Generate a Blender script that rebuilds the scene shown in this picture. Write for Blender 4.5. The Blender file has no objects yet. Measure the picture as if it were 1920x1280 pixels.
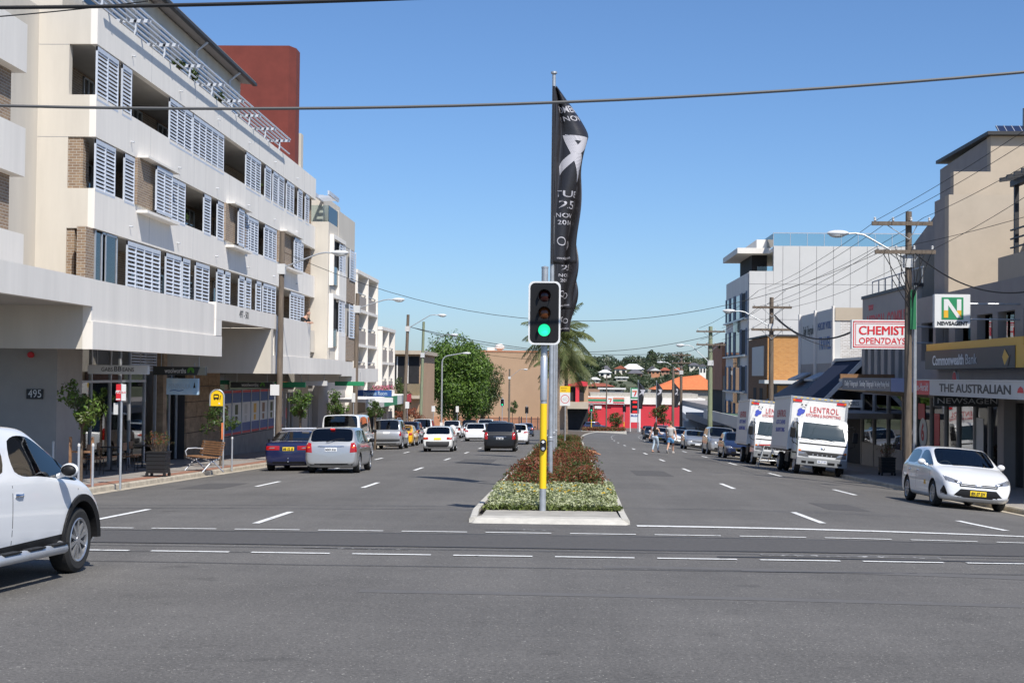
import bpy, bmesh, math, random
from mathutils import Vector, Matrix, Euler
from mathutils.bvhtree import BVHTree
random.seed(7)
R = math.radians
scene = bpy.context.scene
COL = scene.collection

# ---------------------------------------------------------------- camera
cam_data = bpy.data.cameras.new('camera')
cam_data.sensor_width = 36.0
cam_data.lens = 36.0 * 2750 / 1920
cam_data.clip_start = 0.1
cam_data.clip_end = 6000
cam = bpy.data.objects.new('camera', cam_data)
COL.objects.link(cam)
cam.location = (0, 0, 1.72)
cam.rotation_mode = 'XYZ'
YAW = math.atan(95 / 2750)
PITCH = math.atan(64 / 2750)
ROLL = R(0.6)
cam.matrix_world = (Matrix.Translation((0, 0, 1.72)) @ Matrix.Rotation(YAW, 4, 'Z')
                    @ Matrix.Rotation(math.pi / 2 + PITCH, 4, 'X') @ Matrix.Rotation(ROLL, 4, 'Z'))
scene.camera = cam

# ---------------------------------------------------------------- sky and sun
SUN_TO = Vector((0.40, -0.71, 1.0)).normalized()      # towards the sun
world = bpy.data.worlds.new('World')
scene.world = world
world.use_nodes = True
wn = world.node_tree
wn.nodes.clear()
sky = wn.nodes.new('ShaderNodeTexSky')
sky.sky_type = 'NISHITA'
sky.sun_disc = False
sky.sun_elevation = math.asin(SUN_TO.z)
sky.sun_rotation = math.atan2(SUN_TO.x, SUN_TO.y)
sky.altitude = 0
sky.air_density = 0.9
sky.dust_density = 0.6
sky.ozone_density = 10.0
bg = wn.nodes.new('ShaderNodeBackground')
bg.inputs['Strength'].default_value = 0.112
wo = wn.nodes.new('ShaderNodeOutputWorld')
wn.links.new(sky.outputs[0], bg.inputs['Color'])
wn.links.new(bg.outputs[0], wo.inputs['Surface'])
sun_data = bpy.data.lights.new('sun', 'SUN')
sun_data.energy = 4.6
sun_data.angle = R(0.53)
sun_data.color = (1.0, 0.955, 0.88)
sun = bpy.data.objects.new('sun', sun_data)
COL.objects.link(sun)
sun.rotation_euler = SUN_TO.to_track_quat('Z', 'Y').to_euler()
sun.location = (20, -40, 60)
vs = scene.view_settings
vs.view_transform = 'Standard'
vs.look = 'None'
vs.exposure = 0.28
vs.gamma = 1.0
vs.use_curve_mapping = False

# ---------------------------------------------------------------- the lie of the land
GRADE = 0.0302
def camber(X):
    if X > 1.3:
        d = min(X, 11.0) - 1.3
        return -0.0042 * d * d
    if X < -1.5:
        d = -1.5 - max(X, -11.0)
        return -0.0012 * d * d
    return 0.0
def gz(X, Y):
    return -GRADE * Y + camber(X)
def lx(px, Y):                     # lateral position of a picture column at depth Y
    return (px - 1055) * Y / 2750
def lz(py, Y, px=960):             # height of a picture row at depth Y
    return 1.72 + (704 + (px - 960) * 0.0105 - py) * Y / 2750
def lkerb(Y):
    return -11.0 - max(0.0, Y - 55) * 0.02 if Y < 150 else -12.9
def bend(Y):
    return 0.00032 * (Y - 110) ** 2 if Y > 110 else 0.0
def rkerb(Y):
    return 11.0 + bend(Y)

# ---------------------------------------------------------------- materials
MATS = {}
def mat(name, col, rough=0.6, metal=0.0, var=0.0, scale=4.0, bump=0.0, bscale=60.0, coat=0.0, emis=0.0,
        spec=0.5, stretch=None, col2=None, ramp=(0.35, 0.65)):
    if name in MATS:
        return MATS[name]
    m = bpy.data.materials.new(name)
    m.use_nodes = True
    nt = m.node_tree
    b = nt.nodes['Principled BSDF']
    b.inputs['Base Color'].default_value = (*col, 1)
    b.inputs['Roughness'].default_value = rough
    b.inputs['Metallic'].default_value = metal
    b.inputs['Specular IOR Level'].default_value = spec
    if coat:
        b.inputs['Coat Weight'].default_value = coat
        b.inputs['Coat Roughness'].default_value = 0.04
    if emis:
        b.inputs['Emission Color'].default_value = (*col, 1)
        b.inputs['Emission Strength'].default_value = emis
    if var or bump or col2:
        geo = nt.nodes.new('ShaderNodeNewGeometry')
        mp = nt.nodes.new('ShaderNodeMapping')
        nt.links.new(geo.outputs['Position'], mp.inputs['Vector'])
        if stretch:
            mp.inputs['Scale'].default_value = stretch
    if var or col2:
        n = nt.nodes.new('ShaderNodeTexNoise')
        n.inputs['Scale'].default_value = scale
        n.inputs['Detail'].default_value = 6
        n.inputs['Roughness'].default_value = 0.65
        nt.links.new(mp.outputs[0], n.inputs['Vector'])
        cr = nt.nodes.new('ShaderNodeValToRGB')
        c2 = col2 if col2 else tuple(min(1, c * (1 + var)) for c in col)
        c1 = col if col2 else tuple(c * (1 - var) for c in col)
        cr.color_ramp.elements[0].position = ramp[0]
        cr.color_ramp.elements[1].position = ramp[1]
        cr.color_ramp.elements[0].color = (*c1, 1)
        cr.color_ramp.elements[1].color = (*c2, 1)
        nt.links.new(n.outputs['Fac'], cr.inputs[0])
        nt.links.new(cr.outputs[0], b.inputs['Base Color'])
    if bump:
        n2 = nt.nodes.new('ShaderNodeTexNoise')
        n2.inputs['Scale'].default_value = bscale
        n2.inputs['Detail'].default_value = 3
        nt.links.new(mp.outputs[0], n2.inputs['Vector'])
        bp = nt.nodes.new('ShaderNodeBump')
        bp.inputs['Strength'].default_value = bump
        bp.inputs['Distance'].default_value = 0.02
        nt.links.new(n2.outputs['Fac'], bp.inputs['Height'])
        nt.links.new(bp.outputs[0], b.inputs['Normal'])
    MATS[name] = m
    return m

def mat_brick(name, c1, c2, mortar, axis='x', scale=1.0):
    """brick courses 76 mm high, running along world x or y"""
    m = bpy.data.materials.new(name)
    m.use_nodes = True
    nt = m.node_tree
    b = nt.nodes['Principled BSDF']
    b.inputs['Roughness'].default_value = 0.85
    geo = nt.nodes.new('ShaderNodeNewGeometry')
    sp = nt.nodes.new('ShaderNodeSeparateXYZ')
    cb = nt.nodes.new('ShaderNodeCombineXYZ')
    nt.links.new(geo.outputs['Position'], sp.inputs[0])
    ad = nt.nodes.new('ShaderNodeMath')
    ad.operation = 'ADD'
    nt.links.new(sp.outputs['X'], ad.inputs[0])
    nt.links.new(sp.outputs['Y'], ad.inputs[1])
    nt.links.new(ad.outputs[0], cb.inputs['X'])
    nt.links.new(sp.outputs['Z'], cb.inputs['Y'])
    br = nt.nodes.new('ShaderNodeTexBrick')
    br.inputs['Color1'].default_value = (*c1, 1)
    br.inputs['Color2'].default_value = (*c2, 1)
    br.inputs['Mortar'].default_value = (*mortar, 1)
    br.inputs['Scale'].default_value = 1.0
    br.inputs['Mortar Size'].default_value = 0.008 * scale
    br.inputs['Brick Width'].default_value = 0.24 * scale
    br.inputs['Row Height'].default_value = 0.086 * scale
    nt.links.new(cb.outputs[0], br.inputs['Vector'])
    nt.links.new(br.outputs['Color'], b.inputs['Base Color'])
    bp = nt.nodes.new('ShaderNodeBump')
    bp.inputs['Strength'].default_value = 0.5
    bp.inputs['Distance'].default_value = 0.01
    bp.invert = True
    nt.links.new(br.outputs['Fac'], bp.inputs['Height'])
    nt.links.new(bp.outputs[0], b.inputs['Normal'])
    MATS[name] = m
    return m

def mat_glass(name, tint, refl=1.0, rough=0.02):
    """thin pane: tinted see-through plus Fresnel mirror"""
    m = bpy.data.materials.new(name)
    m.use_nodes = True
    nt = m.node_tree
    nt.nodes.clear()
    out = nt.nodes.new('ShaderNodeOutputMaterial')
    tr = nt.nodes.new('ShaderNodeBsdfTransparent')
    tr.inputs[0].default_value = (*tint, 1)
    gl = nt.nodes.new('ShaderNodeBsdfGlossy')
    gl.inputs['Roughness'].default_value = rough
    gl.inputs['Color'].default_value = (refl, refl, refl, 1)
    fr = nt.nodes.new('ShaderNodeFresnel')
    fr.inputs['IOR'].default_value = 1.7
    mx = nt.nodes.new('ShaderNodeMixShader')
    nt.links.new(fr.outputs[0], mx.inputs[0])
    nt.links.new(tr.outputs[0], mx.inputs[1])
    nt.links.new(gl.outputs[0], mx.inputs[2])
    nt.links.new(mx.outputs[0], out.inputs[0])
    MATS[name] = m
    return m

def mat_leaf(name, c1, c2, rough=0.45, trans=0.35):
    m = bpy.data.materials.new(name)
    m.use_nodes = True
    nt = m.node_tree
    nt.nodes.clear()
    out = nt.nodes.new('ShaderNodeOutputMaterial')
    geo = nt.nodes.new('ShaderNodeNewGeometry')
    n = nt.nodes.new('ShaderNodeTexNoise')
    n.inputs['Scale'].default_value = 3.0
    n.inputs['Detail'].default_value = 8
    n.inputs['Roughness'].default_value = 0.9
    nt.links.new(geo.outputs['Position'], n.inputs['Vector'])
    cr = nt.nodes.new('ShaderNodeValToRGB')
    cr.color_ramp.elements[0].position = 0.38
    cr.color_ramp.elements[1].position = 0.62
    cr.color_ramp.elements[0].color = (*c1, 1)
    cr.color_ramp.elements[1].color = (*c2, 1)
    nt.links.new(n.outputs['Fac'], cr.inputs[0])
    pb = nt.nodes.new('ShaderNodeBsdfPrincipled')
    pb.inputs['Roughness'].default_value = rough
    nt.links.new(cr.outputs[0], pb.inputs['Base Color'])
    tl = nt.nodes.new('ShaderNodeBsdfTranslucent')
    nt.links.new(cr.outputs[0], tl.inputs[0])
    mx = nt.nodes.new('ShaderNodeMixShader')
    mx.inputs[0].default_value = trans
    nt.links.new(pb.outputs[0], mx.inputs[1])
    nt.links.new(tl.outputs[0], mx.inputs[2])
    nt.links.new(mx.outputs[0], out.inputs[0])
    MATS[name] = m
    return m

def mat_asphalt():
    m = bpy.data.materials.new('asphalt')
    m.use_nodes = True
    nt = m.node_tree
    b = nt.nodes['Principled BSDF']
    b.inputs['Roughness'].default_value = 0.82
    b.inputs['Specular IOR Level'].default_value = 0.35
    geo = nt.nodes.new('ShaderNodeNewGeometry')
    def noise(scale, detail, rough, sc=None):
        n = nt.nodes.new('ShaderNodeTexNoise')
        n.inputs['Scale'].default_value = scale
        n.inputs['Detail'].default_value = detail
        n.inputs['Roughness'].default_value = rough
        mp = nt.nodes.new('ShaderNodeMapping')
        if sc:
            mp.inputs['Scale'].default_value = sc
        nt.links.new(geo.outputs['Position'], mp.inputs['Vector'])
        nt.links.new(mp.outputs[0], n.inputs['Vector'])
        return n
    def ramp(n, p0, p1, a, c):
        cr = nt.nodes.new('ShaderNodeValToRGB')
        cr.color_ramp.elements[0].position = p0
        cr.color_ramp.elements[1].position = p1
        cr.color_ramp.elements[0].color = (a, a, a, 1)
        cr.color_ramp.elements[1].color = (c, c, c, 1)
        nt.links.new(n.outputs['Fac'], cr.inputs[0])
        return cr
    def mul(x, y):
        mm = nt.nodes.new('ShaderNodeMix')
        mm.data_type = 'RGBA'
        mm.blend_type = 'MULTIPLY'
        mm.inputs[0].default_value = 1.0
        nt.links.new(x, mm.inputs[6])
        nt.links.new(y, mm.inputs[7])
        return mm.outputs[2]
    big = ramp(noise(0.22, 6, 0.7), 0.3, 0.7, 0.80, 1.16)
    streak = ramp(noise(0.8, 5, 0.65, (1.6, 0.05, 1.0)), 0.3, 0.7, 0.9, 1.08)      # wheel tracks along the street
    fine = ramp(noise(38, 4, 0.85), 0.32, 0.68, 0.55, 1.48)                              # aggregate
    base = nt.nodes.new('ShaderNodeRGB')
    base.outputs[0].default_value = (0.126, 0.119, 0.110, 1)
    c = mul(base.outputs[0], big.outputs[0])
    c = mul(c, streak.outputs[0])
    cross = ramp(noise(0.9, 6, 0.7, (0.05, 1.3, 1.0)), 0.3, 0.7, 0.94, 1.05)      # tracks of the crossing traffic
    c = mul(c, cross.outputs[0])
    spots = ramp(noise(1.7, 3, 0.5), 0.66, 0.74, 1.0, 0.80)                            # oil and damp stains
    c = mul(c, spots.outputs[0])
    c = mul(c, fine.outputs[0])
    # pale flecks of exposed stone
    vo = noise(45, 1, 0.5)
    fl = ramp(vo, 0.70, 0.745, 0.0, 1.0)
    mm = nt.nodes.new('ShaderNodeMix')
    mm.data_type = 'RGBA'
    nt.links.new(fl.outputs[0], mm.inputs[0])
    nt.links.new(c, mm.inputs[6])
    mm.inputs[7].default_value = (0.42, 0.40, 0.36, 1)
    nt.links.new(mm.outputs[2], b.inputs['Base Color'])
    bp = nt.nodes.new('ShaderNodeBump')
    bp.inputs['Strength'].default_value = 0.35
    bp.inputs['Distance'].default_value = 0.006
    nb = noise(110, 2, 0.6)
    nt.links.new(nb.outputs['Fac'], bp.inputs['Height'])
    nt.links.new(bp.outputs[0], b.inputs['Normal'])
    MATS['asphalt'] = m
    return m

M = MATS
mat_asphalt()
mat('asphalt_patch', (0.095, 0.091, 0.088), 0.85, var=0.14, scale=18, bump=0.3, bscale=110, spec=0.3)
mat('tyre_track', (0.114, 0.108, 0.101), 0.7, scale=5, col2=(0.128, 0.121, 0.113), ramp=(0.3, 0.6), bump=0.3, bscale=60)
mat('tar', (0.03, 0.03, 0.032), 0.6, var=0.2, scale=12)
mat('road_paint', (0.22, 0.215, 0.21), 0.75, scale=9, col2=(0.74, 0.74, 0.72), ramp=(0.33, 0.43), bump=0.2, bscale=90)
mat('ghost_paint', (0.125, 0.12, 0.115), 0.8, scale=11, col2=(0.62, 0.62, 0.60), ramp=(0.55, 0.68))
mat('concrete', (0.36, 0.34, 0.30), 0.85, var=0.16, scale=2.2, bump=0.25, bscale=40)
mat('kerb_concrete', (0.43, 0.38, 0.30), 0.9, var=0.22, scale=3.0, bump=0.3, bscale=30)
mat('pale_kerb', (0.50, 0.475, 0.42), 0.85, var=0.12, scale=5.0, bump=0.2, bscale=40)
mat('paving', (0.30, 0.275, 0.25), 0.85, var=0.14, scale=1.6, bump=0.2, bscale=50)
mat('red_paver', (0.30, 0.15, 0.10), 0.85, var=0.25, scale=7)
mat('soil', (0.10, 0.075, 0.05), 0.95, var=0.35, scale=6)
mat('earth', (0.085, 0.095, 0.05), 0.95, var=0.3, scale=0.05)
mat('cream_wall', (0.58, 0.535, 0.465), 0.9, var=0.06, scale=1.1, bump=0.06, bscale=25, stretch=(1, 1, 0.14))
mat('white_wall', (0.79, 0.75, 0.69), 0.88, var=0.05, scale=1.6, bump=0.06, bscale=25, stretch=(1, 1, 0.10))
mat('grey_wall', (0.36, 0.34, 0.32), 0.88, var=0.06, scale=1.2, bump=0.08, bscale=25)
mat('pale_grey_panel', (0.57, 0.56, 0.54), 0.7, var=0.03, scale=0.6)
mat('panel_joint', (0.30, 0.30, 0.31), 0.9)
mat('beige_wall', (0.47, 0.395, 0.305), 0.9, var=0.05, scale=0.9, bump=0.08, bscale=25)
mat('taupe_wall', (0.33, 0.295, 0.27), 0.9, var=0.06, scale=1.0, bump=0.06, bscale=25)
mat('tan_wall', (0.43, 0.285, 0.18), 0.9, var=0.05, scale=0.3)
mat('rust_wall', (0.17, 0.036, 0.026), 0.9, var=0.10, scale=1.2, bump=0.1, bscale=20)
mat('red_paint', (0.58, 0.035, 0.05), 0.6, var=0.06, scale=0.4)
mat('terracotta', (0.48, 0.22, 0.12), 0.85, var=0.12, scale=0.8)
mat('orange_tile', (0.62, 0.17, 0.06), 0.8, var=0.15, scale=2.0)
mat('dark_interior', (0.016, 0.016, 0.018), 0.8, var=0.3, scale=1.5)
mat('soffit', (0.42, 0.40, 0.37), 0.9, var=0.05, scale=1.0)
mat('shutter_white', (0.52, 0.56, 0.63), 0.45, var=0.03, scale=3)
mat('alu', (0.55, 0.57, 0.60), 0.4, metal=0.6, var=0.05, scale=5)
mat('galv', (0.42, 0.44, 0.46), 0.5, metal=0.55, var=0.12, scale=6)
mat('chrome', (0.8, 0.8, 0.82), 0.12, metal=1.0)
mat('timber_pole', (0.15, 0.118, 0.09), 0.9, var=0.3, scale=3, stretch=(6, 6, 0.5), bump=0.4, bscale=14)
mat('green_pole', (0.22, 0.25, 0.16), 0.9, var=0.25, scale=3, stretch=(6, 6, 0.5), bump=0.4, bscale=14)
mat('bench_timber', (0.27, 0.145, 0.075), 0.55, var=0.25, scale=8)
mat('sandstone', (0.33, 0.235, 0.15), 0.9, var=0.28, scale=1.6, stretch=(1, 1, 2.5), bump=0.3, bscale=18)
mat('black_paint', (0.013, 0.013, 0.014), 0.4)
mat('black_plastic', (0.012, 0.012, 0.013), 0.5, spec=0.25)
mat('rubber', (0.018, 0.018, 0.018), 0.85, bump=0.2, bscale=60)
mat('dark_trim', (0.035, 0.035, 0.037), 0.55)
mat('rim', (0.50, 0.51, 0.53), 0.3, metal=0.8)
mat('rim_dark', (0.03, 0.03, 0.03), 0.6)
mat('seat_cloth', (0.11, 0.105, 0.10), 0.9)
mat('sign_white', (0.70, 0.70, 0.69), 0.5)
mat('sign_red', (0.60, 0.02, 0.03), 0.5)
mat('sign_yellow', (0.85, 0.55, 0.01), 0.45)
mat('sign_green', (0.02, 0.24, 0.10), 0.5)
mat('sign_dark', (0.035, 0.04, 0.04), 0.5)
mat('sign_charcoal', (0.028, 0.028, 0.03), 0.5)
mat('sign_blue', (0.025, 0.09, 0.30), 0.5)
mat('sign_pale_blue', (0.34, 0.56, 0.74), 0.5, col2=(0.70, 0.80, 0.86), scale=1.2)
mat('sign_grey', (0.56, 0.56, 0.55), 0.6)
mat('dull_green', (0.10, 0.16, 0.11), 0.8, var=0.1, scale=1.0)
mat('guard_green', (0.015, 0.16, 0.06), 0.6)
mat('truck_glass', (0.018, 0.032, 0.033), 0.04, spec=0.8, coat=0.5)
mat('navy_panel', (0.045, 0.065, 0.11), 0.5)
mat('gold', (0.75, 0.42, 0.03), 0.5)
mat('cable', (0.012, 0.012, 0.013), 0.7)
mat('grey_cable', (0.10, 0.10, 0.10), 0.6)
mat('lamp_shell', (0.62, 0.63, 0.63), 0.4)
mat('lamp_lens', (0.66, 0.66, 0.62), 0.2)
mat('flag_black', (0.026, 0.024, 0.026), 0.36, bump=0.25, bscale=9)
mat('flag_print', (0.48, 0.465, 0.49), 0.6)
mat('blue_roof', (0.017, 0.023, 0.045), 0.55)  # roof blue darkened, the shadow on it put into the colour
mat('shade_blue', (0.20, 0.24, 0.30), 0.7)  # grey-blue with the shade of the street face in the colour
mat('skin', (0.52, 0.30, 0.21), 0.6)
mat('hair_brown', (0.035, 0.018, 0.011), 0.6)
mat('hair_red', (0.16, 0.06, 0.025), 0.6)
mat('cloth_grey', (0.48, 0.47, 0.46), 0.9)
mat('cloth_black', (0.015, 0.015, 0.016), 0.9)
mat('cloth_denim', (0.42, 0.52, 0.62), 0.9)
mat('cloth_blue', (0.10, 0.27, 0.50), 0.9)
mat('shoe', (0.55, 0.52, 0.48), 0.7)
mat('trunk', (0.115, 0.085, 0.06), 0.95, var=0.3, scale=5, bump=0.5, bscale=18)
mat('palm_trunk', (0.22, 0.17, 0.13), 0.95, var=0.3, scale=4, stretch=(1, 1, 6), bump=0.4, bscale=12)
mat('light_red', (0.36, 0.008, 0.010), 0.15, coat=0.6)
mat('light_amber', (0.75, 0.18, 0.01), 0.15, coat=0.6)
mat('light_clear', (0.30, 0.31, 0.33), 0.08, metal=0.5, coat=0.6)
mat('plate_yellow', (0.85, 0.60, 0.02), 0.5)
mat('plate_white', (0.72, 0.73, 0.74), 0.5)
mat('plate_blue', (0.02, 0.08, 0.40), 0.5)
mat('signal_green', (0.02, 0.95, 0.38), 0.3, emis=1.0)
mat('signal_brake', (0.9, 0.03, 0.03), 0.3, emis=0.6)
mat('lens_dark_red', (0.03, 0.004, 0.004), 0.15)
mat('lens_dark_amber', (0.10, 0.03, 0.008), 0.15)
mat('solar', (0.02, 0.03, 0.07), 0.15)
mat_brick('brick_tan', (0.31, 0.215, 0.135), (0.22, 0.145, 0.095), (0.44, 0.41, 0.36))
mat_brick('brick_orange', (0.52, 0.25, 0.07), (0.44, 0.19, 0.05), (0.42, 0.28, 0.15))
mat_brick('brick_shaded', (0.24, 0.12, 0.05), (0.18, 0.09, 0.04), (0.20, 0.14, 0.09))  # orange brick darkened, street-side shade put into the colour
mat_brick('brick_white', (0.70, 0.69, 0.67), (0.58, 0.56, 0.53), (0.36, 0.30, 0.27))
mat_glass('glass_shop', (0.30, 0.34, 0.35))
mat_glass('glass_window', (0.25, 0.32, 0.38))
mat_glass('glass_car', (0.50, 0.56, 0.56))
mat_glass('glass_car_dark', (0.20, 0.22, 0.23))
mat_glass('glass_rail', (0.80, 0.87, 0.87), 0.7)
mat_leaf('leaf_mid', (0.030, 0.065, 0.014), (0.085, 0.155, 0.030))
mat_leaf('leaf_bright', (0.075, 0.15, 0.022), (0.22, 0.34, 0.06))
mat_leaf('leaf_dark', (0.018, 0.038, 0.014), (0.05, 0.09, 0.03))
mat_leaf('leaf_hill', (0.045, 0.062, 0.030), (0.115, 0.135, 0.065))
mat_leaf('leaf_palm', (0.075, 0.105, 0.030), (0.20, 0.22, 0.08))
mat_leaf('leaf_red', (0.17, 0.045, 0.025), (0.33, 0.115, 0.055))
mat_leaf('leaf_olive', (0.055, 0.085, 0.022), (0.13, 0.16, 0.04))
mat_leaf('leaf_silver', (0.36, 0.39, 0.22), (0.58, 0.60, 0.38), 0.7, 0.25)
mat_leaf('leaf_grass', (0.12, 0.16, 0.035), (0.24, 0.28, 0.08))
mat_leaf('flower_yellow', (0.75, 0.48, 0.02), (0.85, 0.62, 0.04))
mat_leaf('flower_pink', (0.62, 0.12, 0.25), (0.75, 0.25, 0.38))

# ---------------------------------------------------------------- mesh helpers
class MB:
    def __init__(s):
        s.v, s.f, s.m = [], [], []
    def add(s, verts, faces, mi=0):
        o = len(s.v)
        s.v += [tuple(p) for p in verts]
        s.f += [tuple(i + o for i in f) for f in faces]
        s.m += [mi] * len(faces)
        return s
    def box(s, x0, x1, y0, y1, z0, z1, mi=0, T=None):
        vs_ = [(x0, y0, z0), (x1, y0, z0), (x1, y1, z0), (x0, y1, z0), (x0, y0, z1), (x1, y0, z1), (x1, y1, z1), (x0, y1, z1)]
        if T is not None:
            vs_ = [T @ Vector(p) for p in vs_]
        return s.add(vs_, [(0, 3, 2, 1), (4, 5, 6, 7), (0, 1, 5, 4), (1, 2, 6, 5), (2, 3, 7, 6), (3, 0, 4, 7)], mi)
    def quad(s, a, b, c, d, mi=0):
        return s.add([a, b, c, d], [(0, 1, 2, 3)], mi)
    def prism(s, poly, axis, a, b, mi=0, T=None):
        """poly in the two other axes (in xyz order), extruded along axis from a to b"""
        def p3(p, t):
            return {'x': (t, p[0], p[1]), 'y': (p[0], t, p[1]), 'z': (p[0], p[1], t)}[axis]
        n = len(poly)
        vs_ = [p3(p, a) for p in poly] + [p3(p, b) for p in poly]
        if T is not None:
            vs_ = [T @ Vector(p) for p in vs_]
        fs = [tuple(range(n))[::-1], tuple(range(n, 2 * n))]
        fs += [(i, (i + 1) % n, n + (i + 1) % n, n + i) for i in range(n)]
        return s.add(vs_, fs, mi)
    def tube(s, pts, r, n=8, mi=0, caps=True):
        pts = [Vector(p) for p in pts]
        rs = r if isinstance(r, (list, tuple)) else [r] * len(pts)
        vs_, fs = [], []
        up = Vector((0, 0, 1))
        d0 = (pts[1] - pts[0]).normalized()
        if abs(d0.dot(up)) > 0.95:
            up = Vector((1, 0, 0))
        for i, p in enumerate(pts):
            if i == 0:
                d = pts[1] - pts[0]
            elif i == len(pts) - 1:
                d = pts[-1] - pts[-2]
            else:
                d = pts[i + 1] - pts[i - 1]
            d.normalize()
            a = d.cross(up)
            if a.length < 1e-4:
                a = d.cross(Vector((0, 1, 0)))
            a.normalize()
            b = a.cross(d)
            for k in range(n):
                t = 2 * math.pi * k / n
                vs_.append(p + (a * math.cos(t) + b * math.sin(t)) * rs[i])
        for i in range(len(pts) - 1):
            for k in range(n):
                fs.append((i * n + k, i * n + (k + 1) % n, (i + 1) * n + (k + 1) % n, (i + 1) * n + k))
        if caps:
            fs.append(tuple(range(n))[::-1])
            fs.append(tuple(range((len(pts) - 1) * n, len(pts) * n)))
        return s.add(vs_, fs, mi)
    def lathe(s, prof, n=24, axis='z', c=(0, 0, 0), mi=0):
        """prof: (radius, along) pairs"""
        vs_, fs = [], []
        for (r, h) in prof:
            for k in range(n):
                t = 2 * math.pi * k / n
                a, b = r * math.cos(t), r * math.sin(t)
                p = {'z': (a, b, h), 'x': (h, a, b), 'y': (b, h, a)}[axis]
                vs_.append((p[0] + c[0], p[1] + c[1], p[2] + c[2]))
        for i in range(len(prof) - 1):
            for k in range(n):
                fs.append((i * n + k, i * n + (k + 1) % n, (i + 1) * n + (k + 1) % n, (i + 1) * n + k))
        return s.add(vs_, fs, mi)
    def ball(s, c, rx, ry, rz, n=12, m=8, mi=0):
        prof = [(math.sin(math.pi * i / m), -math.cos(math.pi * i / m)) for i in range(m + 1)]
        vs_, fs = [], []
        for (r, h) in prof:
            for k in range(n):
                t = 2 * math.pi * k / n
                vs_.append((c[0] + rx * r * math.cos(t), c[1] + ry * r * math.sin(t), c[2] + rz * h))
        for i in range(m):
            for k in range(n):
                fs.append((i * n + k, i * n + (k + 1) % n, (i + 1) * n + (k + 1) % n, (i + 1) * n + k))
        return s.add(vs_, fs, mi)
    def build(s, name, mats, parent=None, smooth=False, world=False, bevel=0.0, bseg=2, sharp=40):
        if isinstance(mats, str):
            mats = [mats]
        off = Vector((0, 0, 0))
        if world and parent is not None:
            p = parent
            while p is not None:
                off += p.location
                p = p.parent
        me = bpy.data.meshes.new(name)
        me.from_pydata([(v[0] - off.x, v[1] - off.y, v[2] - off.z) for v in s.v], [], s.f)
        for mm in mats:
            me.materials.append(M[mm])
        if len(mats) > 1:
            me.polygons.foreach_set('material_index', s.m)
        return link(name, me, parent, smooth, bevel, bseg, sharp)

def link(name, me, parent=None, smooth=False, bevel=0.0, bseg=2, sharp=40):
    if smooth:
        me.polygons.foreach_set('use_smooth', [True] * len(me.polygons))
        me.set_sharp_from_angle(angle=R(sharp))
    me.update()
    o = bpy.data.objects.new(name, me)
    COL.objects.link(o)
    if parent is not None:
        o.parent = parent
    if bevel:
        b = o.modifiers.new('bevel', 'BEVEL')
        b.width = bevel
        b.segments = bseg
        b.limit_method = 'ANGLE'
        b.angle_limit = R(35)
    return o

def tag(o, label=None, cat=None, group=None, kind=None):
    if label:
        o['label'] = label
    if cat:
        o['category'] = cat
    if group:
        o['group'] = group
    if kind:
        o['kind'] = kind
    return o

def thing(name, label, cat, loc=(0, 0, 0), rz=0.0, group=None):
    o = bpy.data.objects.new(name, None)
    COL.objects.link(o)
    o.location = loc
    o.rotation_euler = (0, 0, rz)
    o.empty_display_size = 0.2
    return tag(o, label, cat, group)

def copy_tree(o, parent=None):
    c = o.copy()
    COL.objects.link(c)
    c.parent = parent
    for ch in list(o.children):
        copy_tree(ch, c)
    return c

def struct(o):
    o['kind'] = 'structure'
    return o

def text_mesh(body, size=1.0, bold=0.0, extrude=0.0, align='CENTER', width=None, spacing=1.0):
    cu = bpy.data.curves.new('t', 'FONT')
    cu.body = body
    cu.size = size
    cu.offset = bold
    cu.extrude = extrude
    cu.align_x = align
    cu.align_y = 'CENTER'
    cu.space_character = spacing
    cu.resolution_u = 3
    ob = bpy.data.objects.new('t', cu)
    COL.objects.link(ob)
    dg = bpy.context.evaluated_depsgraph_get()
    me = bpy.data.meshes.new_from_object(ob.evaluated_get(dg))
    bpy.data.objects.remove(ob)
    bpy.data.curves.remove(cu)
    if width and len(me.vertices):
        xs = [v.co.x for v in me.vertices]
        k = width / (max(xs) - min(xs))
        for v in me.vertices:
            v.co.x *= k
    return me

def text(body, loc, size, m, parent, rot=(math.pi / 2, 0, 0), bold=0.0, width=None, world=True, name='lettering',
         align='CENTER', spacing=1.0, extrude=0.004):
    """lettering of real thickness; default faces -Y and reads from there"""
    me = text_mesh(body, size, bold, extrude, align, width, spacing)
    T = Matrix.Translation(loc) @ Euler(rot).to_matrix().to_4x4()
    if world and parent is not None:
        p = parent
        off = Vector((0, 0, 0))
        while p is not None:
            off += p.location
            p = p.parent
        T = Matrix.Translation(-off) @ T
    me.transform(T)
    me.materials.clear()
    me.materials.append(M[m])
    return link(name, me, parent)

FACE_CAM = (math.pi / 2, 0, 0)               # reads from -Y
FACE_LEFT = (math.pi / 2, 0, -math.pi / 2)   # on a wall facing -X (right side of the street)
FACE_RIGHT = (math.pi / 2, 0, math.pi / 2)   # on a wall facing +X (left side of the street)

# ================================================================ ground
def smooth(t):
    t = max(0.0, min(1.0, t))
    return t * t * (3 - 2 * t)
def gz(X, Y):
    return -GRADE * min(Y, 275) + camber(X) * smooth((Y - 17) / 14)
def terr(X, Y):
    base = -GRADE * min(Y, 275)
    if Y < 0:
        base = -GRADE * Y * 0.3
    low = 0.45 if Y < 300 else 0.45 - 0.45 * smooth((Y - 300) / 60)
    k = 0.5 + 0.5 * math.sin(X * 0.011 + 0.6)
    rise = smooth((Y - 305) / 150) * (7.6 + 1.0 * k) + smooth((Y - 420) / 400) * (4.6 + 1.5 * k) - smooth((Y - 900) / 900) * 6
    return base - low + rise

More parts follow.
